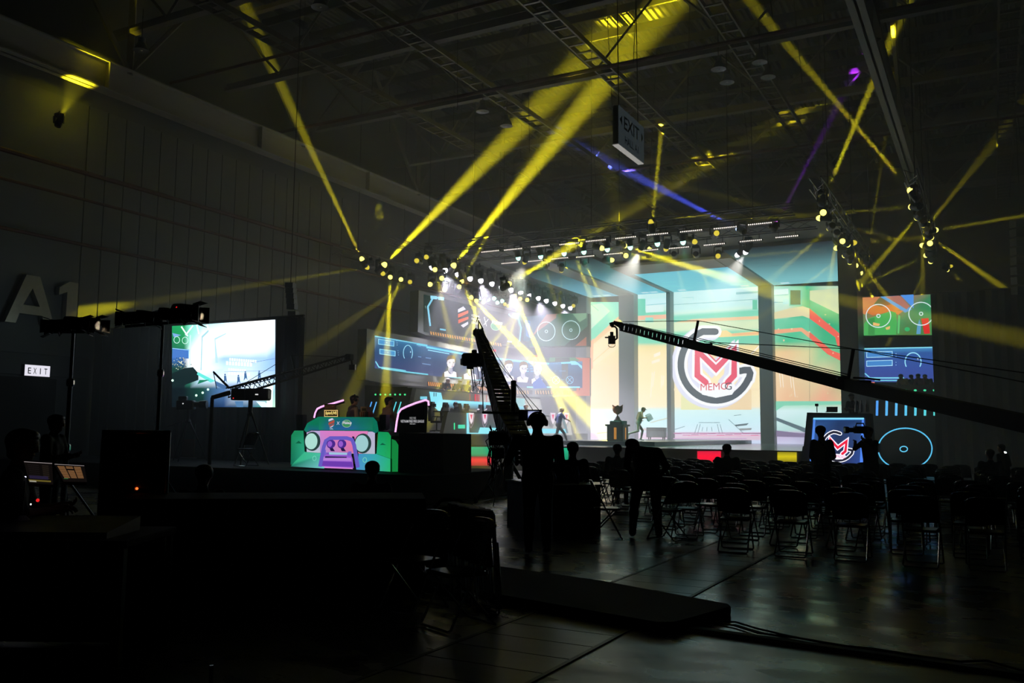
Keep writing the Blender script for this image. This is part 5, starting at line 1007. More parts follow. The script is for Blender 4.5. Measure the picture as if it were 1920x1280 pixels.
# players on the tiers
for k, (px, turn, shirt, hr, ex, dz) in enumerate(((833, -.6, TEEB, mat('grey_hair', (.30, .24, .24), .5), (), 0), (856, 0, cloth('olive_tee', (.07, .06, .02)), HAIRB, (x_mask,), .06), (872, .2, cloth('yellow_tee', (.34, .30, .04)), mat('brown_hair', (.09, .05, .03), .5), (), .02), (885, -.4, TEEB, HAIRB, (x_mask,), 0), (925, .2, cloth('violet_tee', (.16, .12, .22)), HAIRB, (x_mask,), 0), (950, -.2, cloth('tan_tee', (.28, .2, .14)), mat('brown_hair', (.09, .05, .03), .5), (), 0))):
    q = onx(px, 735, -23.0)
    person('player leaning on the upper tier desk in %s, %s from the left' % (('a black tee', 'an olive tee', 'a bright yellow tee', 'a dark tee', 'a violet tee', 'a tan tee')[k], ORD[k]), (-23.12, q.y, 2.5+dz*0), facing((1, -.25)), lean_desk(turn), shirt, PANTS, hair=hr, extras=ex, group='players on the upper tier')
q = onx(852, 765, -20.9); person('seated player in black with headset and white mask at the lower desk', (-20.9, q.y, 1.5), facing((1, -.35)), sit(0, 'desk', .1), TEEB, PANTS, extras=(x_headset, x_mask))
t = thing('tier_platform', 'dark player tier behind the bar panel on the right', 'platform', (-3.7, 46, 0)); MB().box((-4.95, 45.3, 0), (-2.2, 46.85, 2.85)).build('platform_body', STGD, t, True)
for k, (px, shirt) in enumerate(((1699, cloth('ochre_tee', (.20, .17, .04))), (1717, TEEB), (1731, cloth('rose_tee', (.2, .08, .09))), (1743, cloth('grey_tee', (.12, .12, .13))))):
    q = ony(px, 710, 46.0); person('player in front of the right blue screen, %s from the left' % ORD[k], (q.x, 45.75+.55*(k % 2), 2.85), facing((-.5, -1)), lean_desk(.3*(-1)**k), shirt, PANTS, s=1.02, group='players on the right tier')
# ---------------------------------------------------------------- platform with the green vehicle desk on the left
pf = thing('camera_platform', 'long low black platform carrying the green desk and the cameras', 'platform', (-19, 18, 0)); MB().cbox((-27.2, 15.9, 0), (-10.82, 19.9, .63), .02).build('platform_body', mat('platform_black', (.010, .010, .012), .8, spec=.15), pf, True)
YJ = 16.9
def jp(x, y, L=0): return ony(x, y, YJ-L)
jr = thing('vehicle_front_desk', 'green commentator desk shaped like the front of an off-road car', 'desk', (jp(645, 880).x, YJ, .63))
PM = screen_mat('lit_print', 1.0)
def solid(name, pts, col, d0, d1, parent=jr, zmin=.632):
    """a lit panel of real thickness, front face d1 ahead of the desk plane"""
    P = [jp(*c, d1) for c in pts]
    for v in P: v.z = max(v.z, zmin)
    cs = lin(col) if not isinstance(col[0], tuple) else [lin(c) for c in col]
    m = MB(); m.add(P, [list(range(len(P)))], 0, [cs] if isinstance(cs, list) else cs)
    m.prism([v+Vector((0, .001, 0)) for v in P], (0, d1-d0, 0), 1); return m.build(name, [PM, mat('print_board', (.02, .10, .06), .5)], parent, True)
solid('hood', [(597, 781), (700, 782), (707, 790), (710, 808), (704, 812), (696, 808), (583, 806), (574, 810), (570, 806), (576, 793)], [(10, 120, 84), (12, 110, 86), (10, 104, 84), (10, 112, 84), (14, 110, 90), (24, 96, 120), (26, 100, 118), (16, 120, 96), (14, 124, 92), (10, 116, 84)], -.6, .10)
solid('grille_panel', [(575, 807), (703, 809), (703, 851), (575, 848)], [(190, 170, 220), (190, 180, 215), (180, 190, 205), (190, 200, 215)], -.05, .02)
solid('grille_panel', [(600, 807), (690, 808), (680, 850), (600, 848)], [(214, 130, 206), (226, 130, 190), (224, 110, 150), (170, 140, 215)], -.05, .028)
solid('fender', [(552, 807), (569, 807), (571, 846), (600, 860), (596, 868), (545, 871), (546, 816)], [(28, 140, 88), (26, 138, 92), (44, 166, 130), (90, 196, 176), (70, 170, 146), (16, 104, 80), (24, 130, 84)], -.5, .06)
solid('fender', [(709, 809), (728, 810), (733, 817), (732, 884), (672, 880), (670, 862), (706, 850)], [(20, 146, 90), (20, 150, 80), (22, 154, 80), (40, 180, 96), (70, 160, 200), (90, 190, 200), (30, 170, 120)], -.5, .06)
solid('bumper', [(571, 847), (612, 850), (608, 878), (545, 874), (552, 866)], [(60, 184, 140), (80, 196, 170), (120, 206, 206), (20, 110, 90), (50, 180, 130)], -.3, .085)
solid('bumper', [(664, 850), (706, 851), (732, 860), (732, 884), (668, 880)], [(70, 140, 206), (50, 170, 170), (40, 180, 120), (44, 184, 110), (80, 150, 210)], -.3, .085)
solid('side_panel', [(733, 822), (742, 826), (747, 834), (746, 884), (733, 884)], (20, 132, 62), -.55, .02)
def tubecol(name, pts, r, col, d, parent=jr):
    m = MB(); m.tube([jp(*c, d) for c in pts], r, 8, cols=lin(col)); return m.build(name, PM, parent, True)
tubecol('bull_bar', [(600, 874), (607, 838), (611, 826), (619, 821), (650, 821), (660, 824), (664, 834), (671, 876)], .045, (104, 92, 196), .22)
m = Paint(jp); m.k = 0
def flat(pts, c, d): m.poly(pts, c, d)
flat([(603, 850), (658, 852), (661, 860), (663, 877), (599, 874), (602, 856)], (150, 90, 205), .15); flat([(605, 843), (611, 843), (611, 848), (653, 848), (653, 846), (659, 846), (659, 854), (652, 854), (652, 851), (611, 850), (611, 853), (604, 853)], (120, 96, 204), .17); flat([(604, 856), (658, 858), (659, 864), (603, 863)], (186, 130, 220), .165); flat([(602, 864), (660, 866), (662, 875), (600, 873)], (110, 60, 176), .165); flat([(609, 858), (610, 855), (650, 856), (650, 858)], (40, 26, 80), .168); flat([(617, 847.5), (651, 848.5), (651, 852.5), (617, 852)], (160, 200, 226), .172); flat([(608, 873), (660, 876), (662, 879), (608, 877)], (226, 140, 226), .14); flat([(660, 818), (664, 818), (672, 850), (671, 870), (668, 850)], (20, 16, 44), .10)
m.build('bar_plate', jr, PM)
for k, (x, y) in enumerate(((587.5, 827), (682, 831))):
    c = jp(x, y, .03); b = MB(); b.lathe([(.21, -.02), (.235, .03), (.225, .07), (.19, .075)], c, (0, -1, 0), 24, cols=lin((38, 64, 62))); hl = b.build('headlight_ring', PM, jr, True, True)
    b = MB(); b.lathe([(.195, .076), (.18, .09), (.12, .10), (.0, .105)], c, (0, -1, 0), 24, cols=lin((176, 226, 214) if k == 0 else (160, 206, 210))); g = b.build('headlight_glass', PM, jr, True, True)
for x in (621, 641.5):
    c = jp(x, 832, .18); b = MB(); b.lathe([(.085, -.05), (.105, .0), (.105, .04), (.085, .05)], c, (0, -1, 0), 18, cols=lin((74, 40, 140))); b.lathe([(.08, .045), (.05, .062), (0, .066)], c, (0, -1, 0), 18, cols=lin((150, 90, 206))); b.prism([c+Vector((-.03, 0, -.09)), c+Vector((.05, 0, -.09)), c+Vector((.12, 0, -.17)), c+Vector((.02, 0, -.17))], (0, -.03, 0), 0, lin((36, 20, 70))); b.build('fog_lamp', PM, jr, True, True)
for x, y in ((590, 859), (684.5, 862)):
    c = jp(x, y, .09); b = MB(); b.tube([c+Vector((.055*math.cos(a), -.01, .055*math.sin(a))) for a in np.arange(0, 6.2, .5)], .008, 5, closed=True, cols=lin((120, 214, 190))); b.build('bumper_ring', PM, jr, True)
for pts in ([(554, 831), (566, 831), (560, 826)], [(712, 834), (724, 834), (717, 830)]): mm = Paint(jp); mm.poly(pts, (14, 96, 66), .066); mm.build('vent_mark', jr, PM)
p = Paint(jp); p.rows([598, 612, 645, 675, 699], [(783, [(16, 110, 84), (18, 106, 92), (18, 96, 104), (16, 106, 90), (18, 104, 80)]), (796, [(18, 124, 92), (24, 104, 120), (28, 92, 132), (20, 108, 104), (20, 116, 84)]), (805.5, [(20, 130, 96), (30, 104, 134), (44, 92, 160), (26, 108, 118), (22, 120, 88)])], .1025); L = .106
p.poly([(616, 786), (623, 783.5), (626, 786), (616, 790)], (206, 206, 230), L).poly([(616, 792), (627, 787), (627, 792), (616, 797)], (176, 76, 62), L).poly([(617, 798.5), (626.5, 793.5), (626.5, 796), (618, 800)], (176, 76, 62), L).poly([(618, 801), (626, 796.5), (624, 799.5), (620, 801.5)], (206, 206, 230), L).text('VFL', 618, 802.5, 7, 2.6, (206, 216, 230), 0, .01, 0, L)
p.stroke([(632, 790), (636, 796)], .9, (200, 206, 226), lift=L).stroke([(636.5, 790), (631.5, 796)], .9, (200, 206, 226), lift=L+.001).disc(650, 794, 8.5, 6.8, (60, 140, 90), 18, L).arc(650, 794, 8.5, 6.8, 0, 360, .6, (176, 206, 176), 18, L+.002).text('Wakeup', 641, 789.5, 17.5, 7, (226, 214, 240), 0, .015, 1.5, L+.004)
p.build('printed_logo', jr, PM)
for k, (x, lab) in enumerate(((561, 'left'), (717, 'right'))):
    P = [jp(x-6, 777, .0), jp(x+6.5, 777, .0), jp(x+6.5, 803, .0), jp(x+1, 806.5, .0), jp(x-5, 803, .0)]; MB().prism(P, (0, .15, 0)).build('wing_mirror', mat('mirror_shell', (.09, .12, .14), .5), jr, True)
# neon bars, glass sign and the black counter
NE = emit('neon_pink', (1.0, .42, .86), 1.6)
def neon(label, pts, Y): 
    P = [ony(x, y, Y) for x, y in pts]; t = thing('neon_arch', label, 'neon light', P[0], 0, 'pink neon arches'); MB().tube(P, .022, 8).build('neon_tube', NE, t, True); MB().tube([v+Vector((0, .03, -.045)) for v in P], .03, 6).build('back_rail', BLK, t, True); return t
neon('pink neon arch over the left end of the green desk', [(589, 783), (591, 774), (595, 766), (602, 762.5), (612, 759), (624, 756), (634, 753), (644, 750)], 17.6)
neon('pink neon arch around the glass league sign on the counter', [(741, 812), (744, 790), (747, 775), (752, 767), (762, 762), (780, 755), (798, 749.5), (803, 752), (804, 760)], 17.3)
t = thing('counter', 'black counter right of the green desk carrying the league sign', 'counter', tuple(ony(790, 890, 16.95))); q = [ony(748, 811, 16.95), ony(832, 813, 16.95), ony(832, 890, 16.95), ony(748, 890, 16.95)]
for v in q[2:]: v.z = .631
MB().prism(q, (0, 1.2, 0)).build('counter_body', mat('counter_black', (.008, .008, .008), .7, spec=.15), t, True)
def gp(x, y, L=0): return ony(x, y, 17.25-L)
t = thing('glass_sign', 'dark glass league sign standing on the black counter', 'sign', tuple(gp(775, 811)))
MB().prism([gp(745, 811), gp(799, 811), gp(801, 754), (gp(764, 764)), gp(750, 773)], (0, .02, 0)).build('glass_sheet', mat('smoked_glass', (.035, .038, .05), .12), t, True); MB().tube([gp(797, 812, .01), gp(797, 758, .01)], .012, 6).build('edge_strip', CHR, t, True)
p = Paint(gp); p.text('FREE FIRE', 768, 781.5, 12, 4, (150, 150, 150)).text('VIETNAM FREE FIRE LEAGUE', 751, 787, 44, 5, (186, 186, 190), 0, .012).text('MUA 2023', 768.5, 793.4, 10, 2, (200, 200, 200)); p.build('lettering', t, screen_mat('lit_print', 1.0))
def np_(x, y, L=0): return ony(x, y, 16.86-L)
t = thing('neon_sign', 'yellow lit SpinLIVE box sign on top of the green desk', 'sign', tuple(np_(620, 781)), 0); q = [np_(608, 768.5), np_(633.5, 768.5), np_(633.5, 781), np_(608, 781)]
MB().prism(q, (0, .05, 0)).build('sign_box', mat('sign_box_dark', (.04, .03, .015), .5), t, True); p = Paint(np_); p.stroke([(608.5, 769), (633, 769), (633, 780.4), (608.5, 780.4)], 1.1, (250, 206, 130), True).text('Spin/LIVE', 610, 771, 21, 7.4, (255, 226, 130), 0, .03, .6); p.build('lettering', t, screen_mat('lit_print', 1.0))
def np2(x, y, L=0): return ony(x, y, 17.2-L)
t = thing('neon_sign', 'dim brown reflection of the yellow SpinLIVE sign, built as a second box', 'sign', tuple(np2(618, 766)), 0); q = [np2(608, 757), np2(628, 757), np2(628, 781), np2(608, 781)]  # mirror image of the lit sign, modelled as a second dim box
MB().prism(q, (0, .05, 0)).build('sign_box', mat('sign_box_dark', (.04, .03, .015), .5), t, True); p = Paint(np2); p.stroke([(609.5, 760), (628, 760), (628, 766), (609.5, 766)], .5, (84, 54, 34), True).text('Spin/LIVE', 611, 761, 15, 4, (84, 52, 30)); p.build('lettering', t, screen_mat('lit_print', 1.0))
t = thing('product_box', 'orange and white striped drink carton on the green desk', 'carton', tuple(ony(682, 781, 16.9))); q = [ony(674, 772, 16.85), ony(690, 772, 16.85), ony(690, 781.5, 16.85), ony(674, 781.5, 16.85)]; MB().prism(q, (0, .2, 0)).build('carton', mat('carton_orange', (.42, .13, .05), .7), t, True)
b = MB()
for k in range(4): b.prism([ony(675+k*4, 772.5, 16.845), ony(676.5+k*4, 772.5, 16.845), ony(676.5+k*4, 781, 16.845), ony(675+k*4, 781, 16.845)], (0, .004, 0))
b.build('stripe', mat('carton_white', (.5, .42, .34), .7), t, True)
t = thing('product_box', 'small cream carton standing on the striped drink carton', 'carton', tuple(ony(682, 771.8, 16.9))); q = [ony(676, 762, 16.87), ony(688, 762, 16.87), ony(688, 771.9, 16.87), ony(676, 771.9, 16.87)]; MB().prism(q, (0, .14, 0)).build('carton', mat('carton_cream', (.45, .33, .22), .7), t, True); MB().prism([ony(678.5, 765, 16.865), ony(686, 765, 16.865), ony(686, 770, 16.865), ony(678.5, 770, 16.865)], (0, .004, 0)).build('label_panel', mat('carton_label', (.10, .08, .07), .7), t, True)
VST = mat('dark_vest_cloth', (.02, .02, .022), .85)
q = ony(652, 800, 18.4); person('commentator in a tan shirt with dark straps and headset, left behind the green desk', (q.x, 18.5, .63), facing((.55, .8)), stand(0, .12, 'front'), cloth('sand_shirt', (.36, .27, .18)), VST, s=1.06, extras=(x_headset, x_apron((.02, .02, .022), 'strap')))
q = ony(718, 800, 18.4); person('commentator in a peach shirt standing behind the striped carton', (q.x, 18.5, .63), facing((.5, .8)), stand(0, .1, 'front'), cloth('peach_shirt', (.34, .22, .16)), VST, s=1.03)
# cameras, chair and banner on the platform
def tripod(root, top, spread=.55, h0=0.0, n='leg'):
    for k in range(3):
        a = k*2.094+.5; MB().tube([(.05*math.cos(a), .05*math.sin(a), top), (spread*math.cos(a), spread*math.sin(a), h0)], [.028, .018], 6).build(n, BLK, root)
    MB().lathe([(.07, top-.05), (.09, top), (.06, top+.08)], n=10).build('pan_head', BLK, root)
q = ony(468, 800, 17.8)
t = thing('studio_camera', 'studio camera with a long box lens in front of the side screen', 'camera', (q.x, 17.8, .63), RIGHT+PI/2-.05); tripod(t, 1.35)
k_ = at(0, 0, 1); zc_ = ony(468, 740, 17.8).z-.63
MB().cbox((-.50, -.16, zc_-.15), (-.12, .16, zc_+.16), .02).build('camera_body', BLK, t); MB().cbox((-.12, -.17, zc_-.15), (.52, .17, zc_+.17), .04).build('box_lens', mat('lens_box_grey', (.045, .045, .042), .55), t)
MB().tube([(0, 0, 1.35), (0, 0, zc_-.14)], .06, 8).build('column', mat('lens_box_grey', (.045, .045, .042), .55), t); MB().box((.18, -.178, zc_-.01), (.26, -.171, zc_+.02)).build('name_plate', emit('plate_white', (.8, .8, .8)), t); MB().ball((-.42, -.165, zc_-.1), .014, 6).build('tally_light', emit('tally_red', (.9, .03, .03), 2), t)
q = ony(352, 800, 18.6)
t = thing('tripod_camera', 'black camera on a tripod left of the studio camera', 'camera', (q.x, 18.6, .63), RIGHT+PI/2); tripod(t, 1.15, .6); zc_ = ony(352, 758, 18.6).z-.63
MB().cbox((-.34, -.14, zc_-.16), (.18, .14, zc_+.12), .03).build('camera_body', BLK, t); MB().lathe([(.08, 0), (.08, .14), (.11, .15), (.12, .36), (.10, .36)], (.18, 0, zc_), (1, 0, .02), 14).build('lens', BLK, t, smooth=True); MB().cbox((-.30, -.08, zc_+.12), (-.05, .08, zc_+.24), .02).build('viewfinder', BLK, t); MB().tube([(0, 0, 1.15), (0, 0, zc_-.15)], .05, 8).build('column', BLK, t); MB().tube([(-.1, .1, 1.2), (-.7, .2, 1.0)], .016, 6).build('pan_bar', BLK, t)
MB().ball((-.12, -.145, zc_+.02), .02, 6).build('indicator', emit('plate_white', (.8, .8, .8)), t)
q = ony(354, 810, 19.75); t = thing('roll_up_banner', 'dim green and orange roll up banner behind the tripod camera', 'banner', (q.x, 19.75, .63)); MB().box((-.28, -.01, .05), (.28, .01, .62)).build('banner_sheet', mat('banner_orange', (.09, .035, .012), .7), t); MB().box((-.28, -.012, .62), (.28, .012, 1.1)).build('banner_top', mat('banner_green', (.012, .05, .03), .7), t); MB().cbox((-.32, -.08, 0), (.32, .08, .05), .01).build('base', GREY, t)
# ---------------------------------------------------------------- foreground: cranes, chairs, crew
def lattice(root, name, a, b, wa, wb, m, n=14, plate=False, rc=.016):
    """a tapering open arm: four rails and zigzag braces"""
    a, b = Vector(a), Vector(b); d = (b-a).normalized(); u = Vector((0, 0, 1)); u = (u-d*u.dot(d)).normalized(); w = d.cross(u); t = MB()
    P = lambda f, i, j: a+(b-a)*f+(u*i+w*j)*(wa+(wb-wa)*f)/2
    for i, j in ((1, .9), (1, -.9), (-1, .9), (-1, -.9)): t.tube([P(0, i, j), P(1, i, j)], rc, 5)
    r = t.build('rail' if name == 'arm' else name, m, root, True); t = MB()
    for k in range(n):
        f0, f1 = k/n, (k+1)/n; s = 1 if k % 2 else -1
        for j in (.9, -.9):
            t.tube([P(f0, s, j), P(f1, -s, j)], rc*.7, 4)
            if plate:
                q = [P(f0+.10/n, 1, j), P(f0+.78/n, 1, j), P(f0+.86/n, -1, j), P(f0+.2/n, -1, j)]; t.prism(q, w*.01); i_ = 1 if j > 0 else -1; q = [P(f0+.03/n, i_, .9), P(f0+.66/n, i_, .9), P(f0+.66/n, i_, -.9), P(f0+.03/n, i_, -.9)]; t.prism(q, u*.01)
        t.tube([P(f0, 1, .9), P(f0, 1, -.9)], rc*.7, 4); t.tube([P(f0, -1, .9), P(f1, -1, -.9)], rc*.7, 4)
    t.build('brace', m, root, True); return P
CRN = mat('crane_black', (.010, .010, .011), .5)
# crane in the middle
base = onz(952, 943, 0); D1 = 17.2
t = thing('camera_crane', 'camera crane with a perforated arm rising in front of the player portraits', 'camera crane', (base.x, base.y, 0))
piv = at(957, 800, 17.3); tip = at(897, 622, 21.5); rear = at(984, 852, 15.4)
lattice(t, 'arm', piv, tip, .46, .17, CRN, 26, True); lattice(t, 'rear_rail', rear, piv, .34, .46, CRN, 6, True)
b = MB(); b.tube([(base.x, base.y, .35), (piv.x, piv.y, piv.z-.05)], .11, 10); b.build('column', CRN, t, True); b = MB(); b.lathe([(.2, -.12), (.22, 0), (.2, .12)], piv, RT, 14); b.build('pivot_head', CRN, t, True)
for k in range(3):
    a = k*2.094+1.9; MB().tube([(base.x, base.y, 1.0), (base.x+.75*math.cos(a), base.y+.75*math.sin(a), .05)], [.045, .035], 8).build('leg', CRN, t, True)
    MB().lathe([(.06, -.03), (.075, 0), (.06, .03)], (base.x+.75*math.cos(a), base.y+.75*math.sin(a), .075), (math.cos(a), math.sin(a), 0), 12).build('wheel', BLK, t, True)
ms = at(962, 775, 17.2); mt = at(963, 714, 17.4); MB().tube([ms, mt], .055, 8).build('mast', CRN, t, True)
b = MB()
for e in (-.06, .06): b.tube([mt, mt.lerp(tip, .5)+Vector((e, 0, -.03)), tip+Vector((e, 0, .1))], .008, 4); b.tube([mt, at(1006, 770, 15.6)+Vector((e, 0, 0))], .008, 4)
b.build('stay_wire', BLK, t, True)
b = MB(); c = tip; b.cbox((c.x-.11, c.y-.11, c.z-.10), (c.x+.11, c.y+.11, c.z+.06), .03); b.tube([c+Vector((0, 0, 0)), c+Vector((.0, 0, .28)), c+Vector((.13, 0, .05))], .02, 6); b.tube([c+Vector((-.05, 0, .26)), c+Vector((-.02, 0, .36))], .012, 5); b.build('tip_bracket', CRN, t, True)
hd_ = at(886, 673, 20.4); b = MB(); b.cbox((hd_.x-.20, hd_.y-.2, hd_.z-.16), (hd_.x+.2, hd_.y+.2, hd_.z+.13), .04); b.cbox((hd_.x-.28, hd_.y-.1, hd_.z-.14), (hd_.x-.2, hd_.y+.1, hd_.z+.02), .02); b.lathe([(.08, 0), (.09, .2), (.11, .22), (.11, .3)], hd_+Vector((0, .15, -.02)), (-.2, 1, -.1), 12); rr = random.Random(2)
for k in range(16): v = hd_+Vector((rr.uniform(-.24, .24), rr.uniform(-.2, .2), rr.uniform(-.2, .2))); b.cbox(tuple(v-Vector((.05, .05, .05))), tuple(v+Vector((.05, .05, .05))), .015)
b.build('remote_camera', mat('camera_violet_black', (.012, .011, .018), .5), t, True); b = MB(); b.tube([hd_+Vector((.1, 0, 0)), at(905, 671, 20.6), at(913, 664, 20.3)], .06, 8); b.build('camera_mount', CRN, t, True)
b = MB()
for k in range(7):
    v = hd_+Vector((rr.uniform(-.2, .25), 0, -.15)); b.tube([v, v+Vector((.08, 0, -.3-rr.random()*.3)), v+Vector((.25, 0, -.35-rr.random()*.3)), v+Vector((.4, 0, -.05))], .009, 5)
v = at(905, 655, 20); b.tube([at(904, 690, 20), at(905, 740, 19), at(906, 773, 17)], .012, 5)
for k in range(12):
    x0 = rr.uniform(914, 944); y0 = rr.uniform(795, 860); b.tube([at(x0+rr.uniform(-9, 9)*math.sin(s*1.1), y0+s*rr.uniform(8, 16), 16.8) for s in range(7)], .012, 5)
for k in range(6): x0 = rr.uniform(921, 946); y0 = rr.uniform(815, 880); b.tube([at(x0+rr.uniform(5, 9)*math.cos(s*.7), y0+rr.uniform(7, 14)*math.sin(s*.7), 16.7) for s in range(9)], .012, 5, closed=True)
b.build('cable_loop', BLK, t, True)
b = MB(); b.tube([at(905, 773, 16.8), at(975, 774, 16.4)], .025, 6); b.build('cross_bar', CRN, t, True)
mo = at(994, 778, 16.0); b = MB(); b.obox(mo, RT*.21, FW*.06, Vector((0, 0, .095))); b.build('monitor', DRK, t, True)
def mon(x, y, L=0): return at(x, y, 16.0-.075-L)
p = Paint(mon, .003); p.rows([990, 1001, 1010.5], [(770.5, [(110, 120, 170), (150, 160, 206), (90, 96, 130)]), (777, [(190, 200, 236), (226, 232, 250), (150, 160, 210)]), (781, [(120, 140, 220), (90, 110, 200), (110, 130, 210)]), (785, [(70, 80, 120), (110, 120, 160), (60, 70, 110)])]); p.poly([(993, 781), (1000, 777), (1008, 780), (1003, 784)], (40, 50, 110)); p.build('monitor_picture', t, screen_mat('lit_print', 1.0))
cb = at(934, 821, 16.6); b = MB(); b.obox(cb, RT*.17, FW*.14, Vector((0, 0, .12))); b.build('control_box', CRN, t, True); cb = at(934, 848, 16.8); b = MB(); b.obox(cb, RT*.12, FW*.12, Vector((0, 0, .1))); b.build('battery_box', CRN, t, True)
cw = rear; b = MB()
for k in range(4): b.lathe([(.15, -.03), (.17, 0), (.15, .03)], cw+RT*(.09*k-.14)+Vector((0, 0, -.03)), RT, 16)
b.build('counterweight', CRN, t, True)
# long crane coming in from the right
t = thing('camera_crane', 'long black camera crane arm reaching across the logo screen from the right', 'camera crane', tuple(at(2080, 830, 12)-Vector((0, 0, at(2080, 830, 12).z))))
A = at(1168, 613, 25.0); Bm = at(1285, 643, 22.9); Bq = at(1590, 721, 18.2); C_ = at(2085, 829, 12.0)
lattice(t, 'arm', A, Bm, .19, .21, CRN, 15, True, .022)
b = MB()
for p_, q_, w0, w1 in ((Bm, Bq, .21, .25), (Bq, C_, .25, .27)):
    d = (q_-p_).normalized(); u = (Vector((0, 0, 1))-d*d.z).normalized(); w = d.cross(u)
    def sec(p, s): return [p+u*s/2*i+w*s/2.6*j for i, j in ((1, -1), (1, 1), (-1, 1), (-1, -1))]
    v = sec(p_, w0)+sec(q_, w1); b.add(v, [(3, 2, 1, 0), (4, 5, 6, 7)]+[(i, (i+1) % 4, (i+1) % 4+4, i+4) for i in range(4)])
b.build('box_arm', CRN, t, True); b = MB(); b.tube([at(1150, 604, 25), at(1163, 609, 25), A], [.05, .09, .11], 8); b.tube([at(1146, 604, 25), at(1148, 611, 25)], .06, 6); b.build('tip_bracket', CRN, t, True)
b = MB(); b.tube([at(x, y, 25) for x, y in ((1146, 612), (1153, 612), (1156.5, 616), (1157, 634), (1153, 637), (1148, 635))], .03, 6); b.build('gimbal_arm', CRN, t, True)
c = at(1147, 637, 25); b = MB(); b.obox(c, RT*.09, FW*.12, Vector((0, 0, .12))); b.obox(c+Vector((0, 0, .17)), RT*.04, FW*.08, Vector((0, 0, .06))); b.obox(c-RT*.14+Vector((0, 0, .07)), RT*.05, FW*.05, Vector((0, 0, .02))); b.lathe([(.05, 0), (.06, .16), (.05, .17)], c+FW*.1-Vector((0, 0, .05)), FW, 10); b.tube([c+RT*(.10*math.cos(R(a)))+Vector((0, 0, -.14+.07*math.sin(R(a)))) for a in range(180, 361, 30)], .01, 5); b.build('remote_camera', CRN, t, True)
for x0, y0, x1, y1, D in ((1301, 641, 1309, 601, 22.6), (1591, 708, 1600, 654, 18.1)): MB().tube([at(x0, y0, D), at(x1, y1, D)], .035, 6).build('mast', CRN, t, True); 
b = MB()
for ps in (((1168, 603, 25), (1309, 601, 22.6)), ((1309, 601, 22.6), (1600, 654, 18.1), (1930, 718, 13.6)), ((1320, 641, 22.5), (1600, 654, 18.1)), ((1180, 607, 24.8), (1285, 631, 22.8), (1590, 706, 18.1)), ((1600, 654, 18.1), (1930, 700, 13.8)), ((1310, 634, 22.4), (1590, 702, 18.1))): b.tube([at(*q) for q in ps], .009, 4)
b.build('stay_wire', BLK, t, True)
for x, y, D in ((1296, 640, 22.6), (1326, 646, 22.2), (1580, 708, 18.2), (1620, 716, 17.8)): MB().obox(at(x, y, D), RT*.12, FW*.07, Vector((0, 0, .035))).build('mast_foot', CRN, t, True)
MB().tube([at(1600, 708, 18), at(1625, 709, 17.8), at(1650, 712, 17.6)], .02, 5).build('hose', CRN, t, True)
b = MB(); f = C_.copy(); f.z = 0; b.tube([f, C_], .12, 10); b.build('column', CRN, t, True)
for k in range(3): a = k*2.094; MB().tube([f+Vector((0, 0, .9)), f+Vector((.8*math.cos(a), .8*math.sin(a), .02))], .04, 6).build('leg', CRN, t, True)
# far crane in front of the side screen
A = at(655, 670, 27); Bq = at(430, 736, 24); f = at(398, 745, 23.6); 
t = thing('camera_crane', 'distant camera crane arm crossing in front of the bright side screen', 'camera crane', (f.x, f.y, .63)); lattice(t, 'arm', Bq, A, .26, .16, mat('crane_grey', (.05, .048, .045), .45), 26, False, .02)
b = MB(); b.tube([Bq, f], [.07, .06], 8); b.tube([f, Vector((f.x, f.y, .64))], .05, 8); b.build('column', CRN, t, True)
MB().tube([at(552, 691, 25.5), at(546, 665, 25.5)], .03, 6).build('mast', CRN, t, True); b = MB(); b.tube([Bq, at(546, 665, 25.5), A], .008, 4); b.tube([at(400, 697, 24), at(430, 728, 24)], .03, 5); b.build('stay_wire', BLK, t, True)
c = at(661, 688, 27); b = MB(); b.obox(c, RT*.09, FW*.1, Vector((0, 0, .08))); b.tube([A, at(659, 675, 27), c], .03, 6); b.cbox(tuple(A-Vector((.1, .1, .08))), tuple(A+Vector((.1, .1, .1))), .02); b.build('remote_camera', CRN, t, True)
# ---------------------------------------------------------------- folding chairs
VIN = mat('black_vinyl', (.014, .014, .015), .28); SEATM = mat('grey_green_seat', (.05, .055, .055), .3)
def fold_chair(label, group=None):
    t = thing('folding_chair', label, 'folding chair', (0, 0, 0), 0, group); r = .0115
    b = MB(); b.tube([(-.20, .24, .015), (-.215, .22, .03), (-.205, -.20, .80), (-.18, -.225, .84), (.18, -.225, .84), (.205, -.20, .80), (.215, .22, .03), (.20, .24, .015)], r, 7, closed=True); b.build('front_frame', CHR, t, smooth=True)
    b = MB(); b.tube([(-.19, .16, .43), (-.195, -.22, .03), (-.18, -.245, .015), (.18, -.245, .015), (.195, -.22, .03), (.19, .16, .43)], r, 7, closed=True); b.build('rear_frame', CHR, t, smooth=True)
    b = MB(); n = 8; vs = []
    for k in range(n+1):
        x = -.215+.43*k/n; y = -.035*math.sin(PI*k/n); e_ = 1-abs(2*k/n-1)**4
        for z, dy in ((.54, -.08), (.56, -.085), (.80+.03*e_, -.195), (.82+.05*e_, -.21)): vs += [(x, y+dy+.015, z), (x, y+dy-.012, z)]
    fs = []
    for k in range(n):
        o = k*8
        for j in range(3): fs += [(o+j*2, o+j*2+2, o+j*2+10, o+j*2+8), (o+j*2+1, o+j*2+9, o+j*2+11, o+j*2+3)]
        fs += [(o, o+8, o+9, o+1), (o+6, o+7, o+15, o+14)]
    fs += [(0, 1, 3, 2), (2, 3, 5, 4), (4, 5, 7, 6)]+[(n*8+j*2, n*8+j*2+2, n*8+j*2+3, n*8+j*2+1) for j in range(3)]
    b.add(vs, fs); b.build('backrest', VIN, t, smooth=True)
    b = MB(); b.cbox((-.195, -.18, .425), (.195, .21, .455), .03); b.build('seat', SEATM, t); return t
